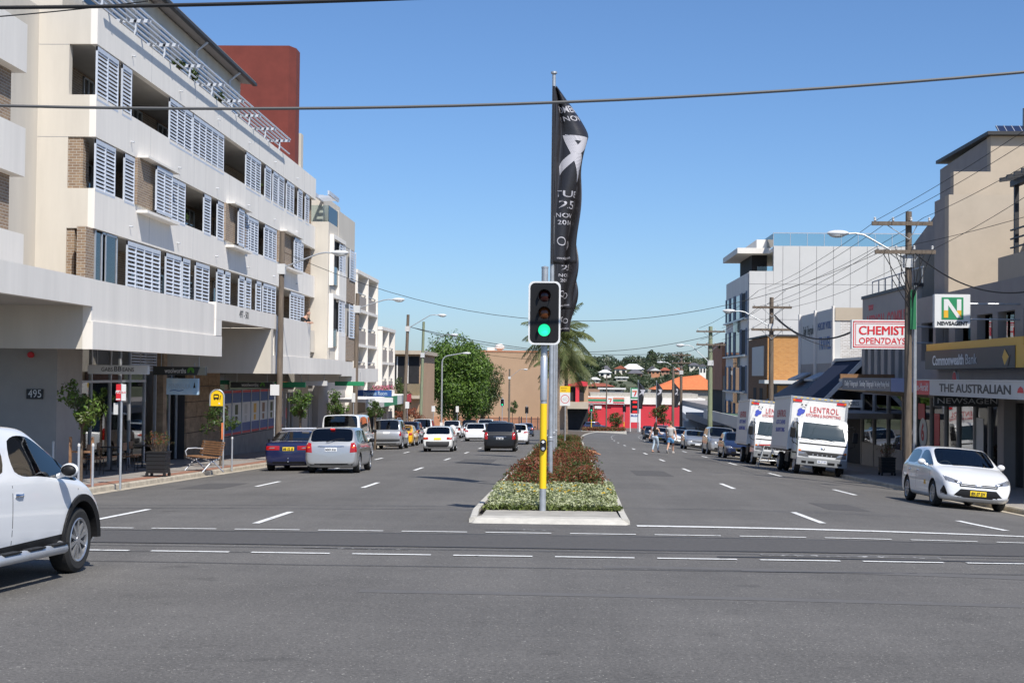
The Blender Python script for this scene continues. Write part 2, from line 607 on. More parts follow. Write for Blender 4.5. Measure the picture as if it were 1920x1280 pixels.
def sheet(name, xs, ys, zf, m, parent=None):
    b = MB()
    vs_, fs = [], []
    for y in ys:
        for x in xs:
            X = x(y) if callable(x) else x
            vs_.append((X, y, zf(X, y)))
    n = len(xs)
    for j in range(len(ys) - 1):
        for i in range(n - 1):
            fs.append((j * n + i, j * n + i + 1, (j + 1) * n + i + 1, (j + 1) * n + i))
    b.add(vs_, fs)
    return b.build(name, m, parent, smooth=True)

def frange(a, b, st):
    n = max(1, int(math.ceil((b - a) / st)))
    return [a + (b - a) * i / n for i in range(n + 1)]

struct(sheet('terrain', [-1500, -900, -500] + frange(-300, 300, 30) + [500, 900, 1500],
             [-120, -60, 0, 60, 120, 180, 240, 275, 300] + frange(330, 900, 30) + [1100, 1400, 2000, 3500], terr, 'earth'))
def XR(t):
    def f(Y):
        a, b = lkerb(Y) , rkerb(Y)
        return a + (b - a) * t
    return f
road = struct(sheet('road', [XR(i / 30) for i in range(31)], frange(29, 262, 3), gz, 'asphalt'))
near = struct(sheet('intersection_road', frange(-70, -12, 4) + frange(-11, 11, 0.8) + frange(12, 70, 4), frange(-14, 29, 1.6), gz, 'asphalt'))
struct(sheet('far_cross_road', frange(-60, 80, 4), frange(262, 300, 6), gz, 'asphalt'))

def strip(name, fl, fr, y0, y1, dz, m, parent, step=2.0, nx=2):
    xs = [(lambda Y, t=i / (nx - 1): fl(Y) + (fr(Y) - fl(Y)) * t) for i in range(nx)]
    return sheet(name, xs, frange(y0, y1, step), lambda X, Y: gz(X, Y) + dz, m, parent)

# darker trench patch across the crossing and tar lines beside it
strip('asphalt_patch', lambda Y: -40, lambda Y: 40, 19.75, 21.95, 0.004, 'asphalt_patch', near, 0.8, 60)
def tar_line(pts, w):
    b = MB()
    for i in range(len(pts) - 1):
        (x0, y0), (x1, y1) = pts[i], pts[i + 1]
        dx, dy = x1 - x0, y1 - y0
        l = math.hypot(dx, dy)
        nx_, ny_ = -dy / l * w / 2, dx / l * w / 2
        b.quad((x0 - nx_, y0 - ny_, gz(x0, y0) + 0.008), (x1 - nx_, y1 - ny_, gz(x1, y1) + 0.008),
               (x1 + nx_, y1 + ny_, gz(x1, y1) + 0.008), (x0 + nx_, y0 + ny_, gz(x0, y0) + 0.008))
    return b.build('tar_line', 'tar', near)
rt = random.Random(3)
for (ya, w) in ((19.72, 0.05), (21.98, 0.05), (19.3, 0.03), (17.1, 0.03)):
    tar_line([(x, ya + rt.uniform(-0.05, 0.05) + (0.0025 * x * x if ya < 18 else 0)) for x in frange(-30, 30, 1.5)], w)
tar_line([(x, 18.9 - 0.012 * (x - 2) ** 2) for x in frange(2, 14, 1.0)], 0.07)
for (x0_, y0_, kx_) in ((0.5, 17.4, 0.030), (2.1, 17.2, 0.030), (-2.0, 14.6, 0.010)):      # broad rubbed tyre tracks
    o_ = tar_line([(x0_ + i * 0.7, y0_ - kx_ * (i * 0.7) ** 2) for i in range(22)], 0.20)
    o_.name = 'tyre_track'
    o_.data.materials[0] = M['tyre_track']
    o_.location.z = -0.0025
tar_line([(x, 18.6 - 0.02 * (x + 3) ** 2) for x in frange(-11, -3, 1.0)], 0.03)

# painted markings
def dash(xf, y0, y1, w=0.11, parent=None):
    b = MB()
    ys = frange(y0, y1, 0.8)
    for i in range(len(ys) - 1):
        a, c = ys[i], ys[i + 1]
        b.quad((xf(a) - w / 2, a, gz(xf(a), a) + 0.008), (xf(a) + w / 2, a, gz(xf(a), a) + 0.008),
               (xf(c) + w / 2, c, gz(xf(c), c) + 0.008), (xf(c) - w / 2, c, gz(xf(c), c) + 0.008))
    return b.build('lane_dash', 'road_paint', parent or road)
k = 0
while 23.7 + 12.8 * k < 225:
    y = 23.7 + 12.8 * k
    dash(lambda Y: -4.95, y, y + 3.1, 0.12)
    dash(lambda Y: -7.75 - max(0, Y - 40) * 0.011, y + 0.6, y + 3.7, 0.12)
    k += 1
k = 0
while 26 + 13.3 * k < 230:
    y = 26 + 13.3 * k
    dash(lambda Y: 4.6 + bend(Y), y, y + 3.3, 0.12)
    dash(lambda Y: 7.85 + bend(Y), y + 0.2, y + 3.4, 0.12)
    k += 1
def cross_line(y, x0, x1, w, name='crossing_line', slope=0.0):
    b = MB()
    xs = frange(x0, x1, 0.5)
    for i in range(len(xs) - 1):
        a, c = xs[i], xs[i + 1]
        ya, yc = y + slope * a, y + slope * c
        b.quad((a, ya, gz(a, ya) + 0.009), (c, yc, gz(c, yc) + 0.009), (c, yc + w, gz(c, yc + w) + 0.009), (a, ya + w, gz(a, ya + w) + 0.009))
    return b.build(name, 'road_paint', near)
for i in range(-9, 9):
    cross_line(18.5, 0.0 + i * 1.285 - 0.07, i * 1.285 + 0.93, 0.12)
    cross_line(22.35, 0.14 + i * 1.285, 0.14 + i * 1.285 + 1.0, 0.11)
cross_line(24.1, 1.25, 10.9, 0.28, 'stop_line')
for (x_, y_, w_, l_) in ((2.6, 19.15, 0.16, 2.3), (-3.4, 19.3, 0.1, 1.4), (5.4, 16.2, 0.5, 0.9), (-1.2, 23.0, 0.12, 1.1)):
    b = MB()
    b.quad((x_, y_, gz(x_, y_) + 0.0065), (x_ + l_, y_ - 0.05, gz(x_ + l_, y_) + 0.0065), (x_ + l_, y_ - 0.05 + w_, gz(x_ + l_, y_) + 0.0065), (x_, y_ + w_, gz(x_, y_) + 0.0065))
    b.build('paint_ghost', 'ghost_paint', near)
for (x_, y_, w_, l_) in ((-9.5, 36.0, 1.1, 3.2), (2.4, 47.0, 1.2, 5.0), (5.6, 31.0, 0.9, 2.6), (-4.2, 58.0, 1.4, 6.0), (6.2, 70.0, 1.3, 6.0)):
    strip('asphalt_patch', lambda Y: x_, lambda Y: x_ + w_, y_, y_ + l_, 0.004, 'asphalt_patch', road, 0.8, 3)

# kerbs, gutters and footpaths
def kerb(name, xf, y0, y1, side, m='kerb_concrete', h=0.13, w=0.15, parent=None):
    """side -1: footpath lies to -X of the kerb face"""
    b = MB()
    ys = frange(y0, y1, 2.4)
    prof = [(0.0, -0.1), (0.012, h - 0.03), (0.035, h), (w, h), (w, -0.1)]
    n = len(prof)
    vs_, fs = [], []
    for y in ys:
        X = xf(y)
        for (d, z) in prof:
            vs_.append((X + side * d, y, gz(X, y) + z))
    for j in range(len(ys) - 1):
        for i in range(n - 1):
            fs.append((j * n + i, j * n + i + 1, (j + 1) * n + i + 1, (j + 1) * n + i))
    fs.append(tuple(range(n)))
    b.add(vs_, fs)
    return b.build(name, m, parent)
struct(kerb('kerb', lkerb, 30, 262, -1))
struct(kerb('kerb', rkerb, 30, 262, 1))
gut = struct(strip('gutter', lambda Y: lkerb(Y), lambda Y: lkerb(Y) + 0.32, 30, 200, 0.005, 'kerb_concrete', None))
struct(strip('gutter', lambda Y: rkerb(Y) - 0.32, lambda Y: rkerb(Y), 30, 200, 0.005, 'kerb_concrete', None))
fpl = struct(strip('footpath', lambda Y: -40 if Y < 29.5 else -19.5, lambda Y: lkerb(Y) - 0.15, 30, 262, 0.128, 'paving', None))
fpr = struct(strip('footpath', lambda Y: rkerb(Y) + 0.15, lambda Y: 19.5 + bend(Y), 30, 262, 0.128, 'paving', None))
strip('brick_edging', lambda Y: lkerb(Y) - 0.62, lambda Y: lkerb(Y) - 0.16, 30, 140, 0.133, 'red_paver', fpl)
for yy in frange(33, 75, 6.0):      # bands of red pavers across the path
    strip('brick_edging', lambda Y: -15.2, lambda Y: lkerb(Y) - 0.62, yy, yy + 0.25, 0.133, 'red_paver', fpl, 0.3)
for yy in frange(31, 110, 1.8):
    strip('paving_joint', lambda Y: -15.2, lambda Y: lkerb(Y) - 0.62, yy, yy + 0.015, 0.1315, 'tar', fpl, 0.3)
strip('paving_joint', lambda Y: -13.1, lambda Y: -13.085, 31, 110, 0.1315, 'tar', fpl)
def fp_l(Y):
    return gz(-11.0, Y) + 0.13
def fp_r(Y):
    return gz(11.0, Y) + 0.13

# ================================================================ the long apartment block on the left
XF = -15.0
def fy(px, X=XF):                   # depth at which a facade at X crosses picture column px
    return 2750 * (-X if X < 0 else X) / abs(1055 - px)
apt = thing('apartment_building', 'long cream apartment block with rows of white louvred shutters above the left shops', 'building', (-16, 60, -1.8))
def P(name, m, fn, parent=apt, **kw):
    b = MB()
    fn(b)
    return b.build(name, m, parent, world=True, **kw)
Y0, Y1 = 46.3, 88.0
# horizontal cream bands in front of the balconies
for (z0, z1) in ((12.2, 13.45), (9.22, 10.57), (6.29, 7.57)):
    P('balcony_band', 'white_wall', lambda b: b.box(-15.22, -15.0, Y0, Y1, z0, z1))
    P('band_return', 'cream_wall', lambda b: b.box(-15.9, -15.22, Y0, Y0 + 0.2, z0, z1))
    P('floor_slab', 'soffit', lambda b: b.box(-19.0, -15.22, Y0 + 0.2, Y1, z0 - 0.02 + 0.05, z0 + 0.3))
# movement joints and little overflow spouts of the bands
for (z0, z1) in ((12.2, 13.45), (9.22, 10.57), (6.29, 7.57)):
    for yj in frange(52.5, 84, 6.3):
        P('band_joint', 'panel_joint', lambda b: b.box(-15.01, -14.997, yj, yj + 0.014, z0 + 0.01, z1 - 0.01))
        P('overflow_spout', 'alu', lambda b: b.tube([(-15.0, yj - 2.4, z0 + 0.45), (-14.88, yj - 2.4, z0 + 0.43)], 0.03, 8))
# camera-facing end wall
P('end_wall', 'cream_wall', lambda b: b.box(-26, -15.9, Y0, Y0 + 0.3, -1.5, 13.45))
P('back_wall', 'brick_tan', lambda b: b.box(-17.3, -17.0, Y0 + 0.3, Y1, 3.2, 12.2))
P('party_wall', 'brick_tan', lambda b: b.box(-19.0, -15.25, Y1 - 0.35, Y1 - 0.05, 3.2, 12.2))
P('core_wall', 'cream_wall', lambda b: b.box(-27, -19.0, Y0 + 0.3, Y1, -1.5, 13.3))
for zj in (10.55, 7.58):
    P('wall_joint', 'panel_joint', lambda b: b.box(-17.6, -15.91, Y0 - 0.004, Y0 + 0.01, zj + 1.63, zj + 1.645))
# brick piers beside the corner openings and glimpses of windows behind
def pier(px0, px1, z0, z1, x0=-15.35, x1=-15.06):
    P('brick_pier', 'brick_tan', lambda b: b.box(x0, x1, fy(px0), fy(px1), z0, z1))
P('brick_pier', 'brick_tan', lambda b: b.box(-15.9, -15.42, Y0 + 0.05, Y0 + 0.35, 7.57, 9.22))
P('brick_pier', 'brick_tan', lambda b: b.box(-15.95, -15.65, Y0 + 0.05, Y0 + 0.35, 3.9, 6.29))
P('brick_pier', 'brick_tan', lambda b: b.box(-16.9, -15.6, Y0 + 0.9, Y0 + 1.2, 3.9, 9.22))
def window(px0, px1, z0, z1, X, parent=apt):
    ya, yb = fy(px0), fy(px1)
    w = P('window', 'glass_window', lambda b: b.box(X - 0.02, X, ya, yb, z0, z1), parent)
    b = MB()
    for (a, c) in ((ya, ya + 0.06), (yb - 0.06, yb), ((ya + yb) / 2 - 0.03, (ya + yb) / 2 + 0.03)):
        b.box(X - 0.04, X + 0.03, a, c, z0, z1)
    b.box(X - 0.04, X + 0.03, ya, yb, z1 - 0.06, z1)
    b.box(X - 0.04, X + 0.03, ya, yb, z0, z0 + 0.06)
    b.build('window_frame', 'alu', w, world=True)
for rowz in ((10.3, 12.1), (7.4, 9.1), (4.3, 6.15)):
    for (a, c) in ((190, 215), (245, 262), (282, 300), (330, 345), (372, 388), (420, 436), (470, 480), (522, 534)):
        window(a, c, rowz[0], rowz[1], -16.97)
# corner windows of the lowest row (lit side faces)
for (xa, xb) in ((-15.62, -15.22), (-15.0, -14.6)):
    pass
pw = P('corner_window', 'glass_window', lambda b: b.box(-15.10, -15.07, Y0 + 1.0, Y0 + 2.6, 4.2, 6.2))
P('window_frame', 'alu', lambda b: (b.box(-15.12, -15.04, Y0 + 0.95, Y0 + 1.03, 4.2, 6.25), b.box(-15.12, -15.04, Y0 + 2.55, Y0 + 2.63, 4.2, 6.25), b.box(-15.12, -15.04, Y0 + 0.95, Y0 + 2.63, 6.2, 6.26)), pw)
pier(152, 168, 3.9, 6.29)
pw = P('corner_window', 'glass_window', lambda b: b.box(-15.10, -15.07, fy(170), fy(190), 4.2, 6.2))
P('window_frame', 'alu', lambda b: (b.box(-15.12, -15.04, fy(170) - 0.04, fy(170) + 0.04, 4.2, 6.25), b.box(-15.12, -15.04, fy(190) - 0.04, fy(190) + 0.04, 4.2, 6.25)), pw)
pier(194, 214, 3.9, 6.29, -15.6, -15.3)
# projecting brick bays of the middle row with a ledge below and a hood above
for (a, c) in ((241, 309), (412, 452), (515, 552)):
    P('brick_bay', 'brick_tan', lambda b: b.box(-15.21, -14.92, fy(a), fy(c), 7.57, 9.22))
    P('bay_ledge', 'white_wall', lambda b: b.box(-15.0, -14.62, fy(a + 4), fy(c), 7.30, 7.40))
    P('bay_hood', 'white_wall', lambda b: b.box(-15.0, -14.62, fy(a + 4), fy(c), 9.24, 9.32))
# wall columns seen through open balconies of the top row
P('column', 'cream_wall', lambda b: b.box(-15.9, -15.5, fy(416), fy(430), 10.5, 12.25))
P('column', 'cream_wall', lambda b: b.box(-15.9, -15.5, fy(356), fy(360), 7.5, 9.25))

# louvred shutters, panel by panel: (px0, px1, columns, outward offset)
rows = [
    (10.40, 12.14, [(165, 206, 2, 0), (214, 232, 1, 0), (306, 349, 3, 0), (351, 410, 5, 0), (453, 481, 3, 0), (490, 501, 1, 0),
                    (505, 515, 1, 0), (516, 526, 1, 0), (531, 545, 2, 0), (553, 561, 1, 0), (567, 574, 1, 0)]),
    (7.48, 9.16, [(165, 203, 2, 0), (221, 240, 1, 0), (266, 297, 2, .32), (310, 338, 2, 0), (374, 387, 1, 0), (400, 412, 1, 0),
                  (427, 438, 1, .32), (447, 456, 1, .1), (457, 478, 3, 0), (490, 513, 3, 0), (537, 550, 2, .3), (553, 564, 2, 0)]),
    (4.30, 6.22, [(229, 292, 4, 0), (303, 332, 2, 0), (335, 349, 1, 0), (360, 386, 2, 0), (401, 413, 1, 0), (416, 426, 1, 0),
                  (443, 453, 1, 0), (456, 466, 1, 0), (476, 485, 1, 0), (489, 513, 3, 0), (541, 567, 4, 0)]),
]
slat_cache = {}
def slat_mesh(w):
    kx = round(w, 2)
    if kx not in slat_cache:
        b = MB()
        T = Matrix.Rotation(R(-14), 4, 'Y')
        b.box(-0.008, 0.008, 0, kx, -0.037, 0.037, 0, T)
        me = bpy.data.meshes.new('slat')
        me.from_pydata(b.v, [], b.f)
        me.materials.append(M['shutter_white'])
        slat_cache[kx] = me
    return slat_cache[kx]
npan = 0
for ri, (z0, z1, pans) in enumerate(rows):
    for (pa, pb, nc, dx) in pans:
        ya, yb = fy(pa), fy(pb)
        X = -15.03 + dx
        npan += 1
        b = MB()
        for i in range(nc + 1):
            yc = ya + (yb - ya) * i / nc
            wv = 0.035 if 0 < i < nc else 0.05
            b.box(X - 0.03, X + 0.035, max(ya, yc - wv), min(yb, yc + wv), z0, z1)
        b.box(X - 0.028, X + 0.033, ya, yb, z0, z0 + 0.07)
        b.box(X - 0.028, X + 0.033, ya, yb, z1 - 0.14, z1)
        sh = b.build('shutter', 'shutter_white', apt, world=True)
        ns = 12
        zs = [z0 + 0.12 + (z1 - z0 - 0.30) * i / (ns - 1) for i in range(ns)]
        base = apt.location
        if pb <= 350 or (pb < 420 and ri == 0):
            for z in zs:
                o = bpy.data.objects.new('slat', slat_mesh(yb - ya - 0.02))
                COL.objects.link(o)
                o.parent = sh
                o.location = (X - base.x, ya + 0.01 - base.y, z - base.z)
        else:
            b = MB()
            for z in zs:
                T = Matrix.Translation((X, 0, z)) @ Matrix.Rotation(R(-14), 4, 'Y')
                b.box(-0.008, 0.008, ya + 0.01, yb - 0.01, -0.037, 0.037, 0, T)
            tag(b.build('slats', 'shutter_white', sh, world=True), kind='stuff')
# roof terrace: pergola of rails on brackets, set-back top storey with dark eave, gutter and windows
for yb in frange(47.0, 77.0, 3.75):
    P('pergola_bracket', 'shutter_white', lambda b: (b.box(-15.14, -15.06, yb - 0.04, yb + 0.04, 13.45, 14.05), b.box(-15.85, -14.55, yb - 0.04, yb + 0.04, 13.96, 14.08)))
for i in range(6):
    xr = -15.8 + i * 0.245
    P('pergola_rail', 'shutter_white', lambda b: b.box(xr - 0.045, xr + 0.045, 46.2, 77.2, 14.085, 14.14))
P('balustrade_rail', 'shutter_white', lambda b: b.box(-15.16, -15.10, 46.4, 80, 13.75, 13.80))
P('top_storey_wall', 'cream_wall', lambda b: b.box(-22, -16.4, 47, 73.3, 13.3, 16.35))
P('roof', 'taupe_wall', lambda b: b.prism([(-22, 16.9), (-15.75, 16.38), (-15.75, 16.52), (-22, 17.1)], 'y', 45.5, 73.9))
P('gutter', 'dark_trim', lambda b: b.box(-15.9, -15.7, 45.4, 74.0, 16.32, 16.45))
for ya in frange(49, 71, 3.6):
    w = P('window', 'glass_window', lambda b: b.box(-16.42, -16.385, ya, ya + 1.6, 14.3, 15.7))
    P('window_frame', 'alu', lambda b: (b.box(-16.43, -16.36, ya - 0.05, ya, 14.25, 15.75), b.box(-16.43, -16.36, ya + 1.6, ya + 1.65, 14.25, 15.75), b.box(-16.43, -16.36, ya, ya + 1.6, 15.7, 15.75)), w)
for ya in (64.0, 70.5):
    P('downpipe', 'shutter_white', lambda b: b.tube([(-15.8, ya, 16.3), (-16.3, ya, 15.9), (-16.3, ya, 13.5)], 0.06))
P('stair_tower', 'rust_wall', lambda b: b.prism([(-21, 80.6), (-15.35, 80.6), (-15.06, 81.3), (-15.06, 82.4), (-21, 82.4)], 'z', 12.3, 19.9))
P('parapet_stub', 'cream_wall', lambda b: b.box(-16.0, -15.02, 82.9, 83.6, 13.3, 15.4))
# podium parapets and shop canopies
XC = -11.3
P('canopy_fascia', 'white_wall', lambda b: b.box(XC - 0.2, XC, 26, 34.9, 3.28, 3.94))
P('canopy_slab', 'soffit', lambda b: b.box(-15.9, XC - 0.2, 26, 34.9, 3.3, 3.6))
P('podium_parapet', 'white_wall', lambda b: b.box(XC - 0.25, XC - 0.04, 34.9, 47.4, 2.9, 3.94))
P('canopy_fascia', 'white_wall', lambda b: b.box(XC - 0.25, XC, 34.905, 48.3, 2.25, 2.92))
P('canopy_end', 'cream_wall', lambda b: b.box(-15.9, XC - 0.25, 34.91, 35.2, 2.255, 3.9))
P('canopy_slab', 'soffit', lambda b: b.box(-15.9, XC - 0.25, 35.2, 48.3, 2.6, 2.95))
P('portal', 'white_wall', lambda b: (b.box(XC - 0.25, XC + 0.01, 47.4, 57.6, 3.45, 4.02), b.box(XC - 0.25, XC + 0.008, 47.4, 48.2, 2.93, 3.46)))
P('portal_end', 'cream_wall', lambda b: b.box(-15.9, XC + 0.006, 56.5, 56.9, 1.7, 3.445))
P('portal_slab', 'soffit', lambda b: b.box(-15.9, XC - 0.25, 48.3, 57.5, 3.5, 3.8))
text('497 - 501', (XC + 0.014, 51.6, 3.76), 0.36, 'sign_charcoal', apt, FACE_RIGHT, width=1.5)
P('podium_parapet', 'white_wall', lambda b: b.box(XC - 0.25, XC - 0.03, 57.6, 65.4, 2.4, 3.98))
P('podium_return', 'cream_wall', lambda b: b.box(-14.9, XC - 0.03, 65.41, 65.6, 2.4, 3.97))
P('canopy_fascia', 'white_wall', lambda b: b.box(XC - 0.3, XC, 56.91, 74.9, 1.7, 2.42))
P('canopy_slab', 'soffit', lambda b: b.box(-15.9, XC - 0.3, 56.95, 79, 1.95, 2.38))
P('canopy_fascia', 'white_wall', lambda b: b.box(XC - 0.3, XC - 0.02, 74.92, 79.0, 1.6, 2.36))
P('podium_wall', 'cream_wall', lambda b: b.box(-15.6, -14.95, 46.35, 88, 3.0, 4.28))
P('roof_frame', 'galv', lambda b: (b.tube([(-11.5, 42.9, 2.95), (-11.5, 42.9, 3.75), (-11.5, 45.0, 3.75)], 0.02, 6), b.tube([(-11.5, 45.0, 3.75), (-11.5, 45.0, 3.5)], 0.02, 6)))
# ground floor: pier with the street number, glazed cafe front, sandstone, poster wall
def gl(Y):
    return fp_l(Y)
P('entry_pier', 'grey_wall', lambda b: b.box(-17.5, -13.75, 39.5, 41.6, -1.3, 3.3))
P('number_plate', 'sign_charcoal', lambda b: b.box(lx(38, 39.4), lx(70, 39.4), 39.46, 39.495, 0.95, 1.22))
text('495', (lx(54.5, 39.4), 39.452, 1.085), 0.30, 'sign_white', apt, width=0.36)
P('alarm_bell', 'sign_red', lambda b: b.lathe([(0, 39.40), (0.08, 39.41), (0.085, 39.5)], 16, 'y', (lx(45, 39.4), 0, 2.15)))
P('intercom', 'galv', lambda b: b.box(lx(48, 39.4), lx(58, 39.4), 39.44, 39.498, -0.72, -0.32))
XS = -15.0
for (a, c) in ((41.6, 57.5),):
    P('shop_glass', 'glass_shop', lambda b: b.box(XS - 0.012, XS, a, 52.3, -1.25, 2.6))
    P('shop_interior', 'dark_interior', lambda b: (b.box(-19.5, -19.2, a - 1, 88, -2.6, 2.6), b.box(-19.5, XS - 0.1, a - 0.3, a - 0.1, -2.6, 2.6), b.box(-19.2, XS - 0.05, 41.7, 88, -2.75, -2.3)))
for ym in (42.2, 44.2, 46.2, 48.2, 49.3, 50.4, 52.2, 53.6):
    P('mullion', 'alu', lambda b: b.box(XS - 0.05, XS + 0.05, ym - 0.04, ym + 0.04, -1.6, 2.6))
P('transom', 'alu', lambda b: b.box(XS - 0.045, XS + 0.045, 41.7, 52.3, 1.35, 1.43))
P('louvre_vent', 'shutter_white', lambda b: [b.box(XS - 0.04, XS + 0.06, 50.5, 53.6, 1.75 + 0.1 * i, 1.80 + 0.1 * i) for i in range(7)])
P('column', 'sandstone', lambda b: b.box(-15.2, -14.8, 54.0, 54.5, -1.7, 2.6))
P('doorway_glass', 'glass_shop', lambda b: b.box(XS - 0.3, XS - 0.28, 54.5, 57.8, -1.7, 1.5))
P('door_frame', 'alu', lambda b: [b.box(XS - 0.34, XS - 0.24, y_ - 0.04, y_ + 0.04, -1.7, 1.5) for y_ in (54.7, 55.6, 56.6, 57.7)])
# sandstone blocks, each its own piece, with open joints
rs = random.Random(5)
zrow = -1.95
ri = 0
while zrow < 2.3:
    hh = 0.62
    yy = 57.9 + (0.0 if ri % 2 else -0.0)
    wds = [1.6, 2.0, 2.1] if ri % 2 else [2.3, 1.5, 1.9]
    for w in wds:
        off = rs.uniform(-0.02, 0.02)
        P('stone', 'sandstone', lambda b: b.box(-15.25, -14.92 + off, yy + 0.012, min(yy + w, 63.8) - 0.012, zrow + 0.012, zrow + hh - 0.012), bevel=0.012)
        yy += w
    zrow += hh
    ri += 1
P('stone_backing', 'dark_trim', lambda b: b.box(-15.4, -15.0, 57.9, 63.8, -2.2, 2.4))
for (ya, yb_) in ((64.0, 88.0),):
    P('poster_wall_base', 'paving', lambda b: b.box(-15.2, -14.86, 63.9, 78.3, -2.7, -1.15))
    P('clerestory', 'glass_shop', lambda b: b.box(-15.02, -15.0, 63.9, 88, 0.95, 1.95))
    P('shopfront_wall', 'grey_wall', lambda b: b.box(-15.3, -15.05, 78.4, 88, -2.7, 0.9))
for i in range(7):
    ya = 64.0 + i * 2.03
    pst = P('poster_panel', 'sign_white', lambda b: b.box(-15.02, -14.96, ya + 0.05, ya + 1.98, -1.12, 0.92))
    P('poster_band', 'sign_blue', lambda b: b.box(-14.958, -14.955, ya + 0.05, ya + 1.98, 0.35, 0.8), pst)
    P('poster_band', 'sign_red', lambda b: b.box(-14.958, -14.955, ya + 0.05, ya + 1.98, 0.8, 0.91), pst)
    P('poster_band', 'sign_blue', lambda b: b.box(-14.958, -14.955, ya + 0.05, ya + 1.98, -1.0, -0.6), pst)
    P('poster_band', 'sign_red', lambda b: b.box(-14.958, -14.955, ya + 0.05, ya + 1.98, -1.11, -1.0), pst)
    P('poster_picture', ['bench_timber', 'leaf_olive', 'sign_grey', 'gold'][i % 4], lambda b: (b.box(-14.958, -14.955, ya + 0.7, ya + 1.3, -0.2, 0.25), b.box(-14.958, -14.955, ya + 0.75, ya + 1.2, -0.55, -0.28)), pst)
    P('poster_frame', 'alu', lambda b: b.box(-15.0, -14.92, ya - 0.03, ya + 0.05, -1.14, 0.94))
# entry bays beyond the posters
for (ya, yb_, m_) in ((79.2, 81.4, 'glass_shop'), (84.4, 86.6, 'glass_shop')):
    P('shop_door', m_, lambda b: b.box(-15.04, -15.02, ya, yb_, -2.5, 0.6))
    P('door_frame', 'alu', lambda b: [b.box(-15.06, -14.98, y_ - 0.04, y_ + 0.04, -2.5, 0.7) for y_ in (ya, (ya + yb_) / 2, yb_)])
P('column', 'cream_wall', lambda b: b.box(-15.2, -14.6, 81.8, 83.9, -2.6, 1.7))
text('499', (-14.585, 82.9, -0.15), 0.5, 'sign_charcoal', apt, FACE_RIGHT, width=1.0)

# hanging shop signs (things of their own, hung under the canopies)
def hang_sign(name, label, px0, px1, Y, z0, z1, m, letters, lm, lsize, depth=0.22, lw=None, bold=0.0, dx=0.0, xrot=0.0):
    xa, xb = lx(px0, Y), lx(px1, Y)
    t = thing(name, label, 'sign', ((xa + xb) / 2, Y, z0))
    b = MB()
    b.box(-(xb - xa) / 2, (xb - xa) / 2, 0, depth, 0, z1 - z0)
    pnl = b.build('panel', m, t, bevel=0.008)
    b = MB()
    for s_ in (-0.36, 0.36):
        b.tube([((xb - xa) * s_, depth / 2, z1 - z0), ((xb - xa) * s_, depth / 2, z1 - z0 + 0.5)], 0.014, 6)
    b.build('hanger', 'galv', t)
    if letters:
        text(letters, (dx, -0.004, (z1 - z0) / 2), lsize, lm, t, world=False, width=lw, bold=bold)
    return t
g = hang_sign('hanging_sign', 'long pale grey cafe sign with dark lettering hanging under the canopy', 156, 271, 42.0, lz(701, 42, 200), lz(684, 42, 200), 'sign_white', 'GABS       EANS', 'sign_charcoal', 0.17, lw=0.95)
text('BB', (0.0, -0.006, 0.145), 0.20, 'sign_charcoal', g, world=False)
def green_emblem(t, x, z, r):
    b = MB()
    for k_ in range(3):
        pts = [(x + math.cos(R(a)) * r * (1 - 0.28 * k_), -0.008, z + math.sin(R(a)) * r * (1 - 0.28 * k_)) for a in range(-40, 225, 20)]
        b.tube(pts, r * 0.09, 5)
    b.build('emblem', 'emblem_green', t)
mat('emblem_green', (0.13, 0.42, 0.03), 0.5)
g = hang_sign('hanging_sign', 'black supermarket sign with white lettering and green emblem beside the sandstone wall', 281, 381, 46.0, lz(703, 46, 330), lz(687, 46, 330), 'sign_dark', 'woolworths', 'sign_white', 0.22, lw=0.68, dx=-0.12)
green_emblem(g, 0.37, 0.135, 0.1)
g = hang_sign('hanging_sign', 'pale blue hanging sign with a sail emblem below the black supermarket sign', 307, 367, 47.0, lz(740, 47, 337), lz(709, 47, 337), 'sign_pale_blue', 'PENINSULA', 'cloth_denim', 0.22, lw=0.72, dx=-0.08)
b = MB()
b.add([(0.36, -0.006, 0.22), (0.44, -0.006, 0.22), (0.41, -0.006, 0.42)], [(0, 1, 2)])
b.build('emblem', 'sign_charcoal', g)
b = MB()
b.tube([(-0.4, -0.005, 0.12), (-0.25, -0.005, 0.15), (-0.1, -0.005, 0.12), (0.05, -0.005, 0.15)], 0.012, 5)
b.build('wave_emblem', 'sign_blue', g)
g = hang_sign('hanging_sign', 'black supermarket sign with green emblem over the poster wall', 429, 509, 60.0, lz(727, 60, 470), lz(716, 60, 470), 'sign_dark', 'woolworths', 'sign_white', 0.22, lw=0.7, dx=-0.06)
green_emblem(g, 0.46, 0.12, 0.09)
hang_sign('hanging_sign', 'dark green hanging sign behind the near timber pole', 513, 571, 66.0, lz(726, 66, 540), lz(716, 66, 540), 'sign_green', None, 'sign_white', 0.2)
hang_sign('hanging_sign', 'pale grey hanging sign farther along the left canopy', 570, 612, 70.0, lz(723, 70, 590), lz(714, 70, 590), 'sign_grey', None, 'sign_white', 0.2)
hang_sign('hanging_sign', 'olive green hanging sign at the far end of the left canopy', 627, 682, 78.0, lz(723, 78, 650), lz(715, 78, 650), 'sign_green', None, 'sign_white', 0.2)

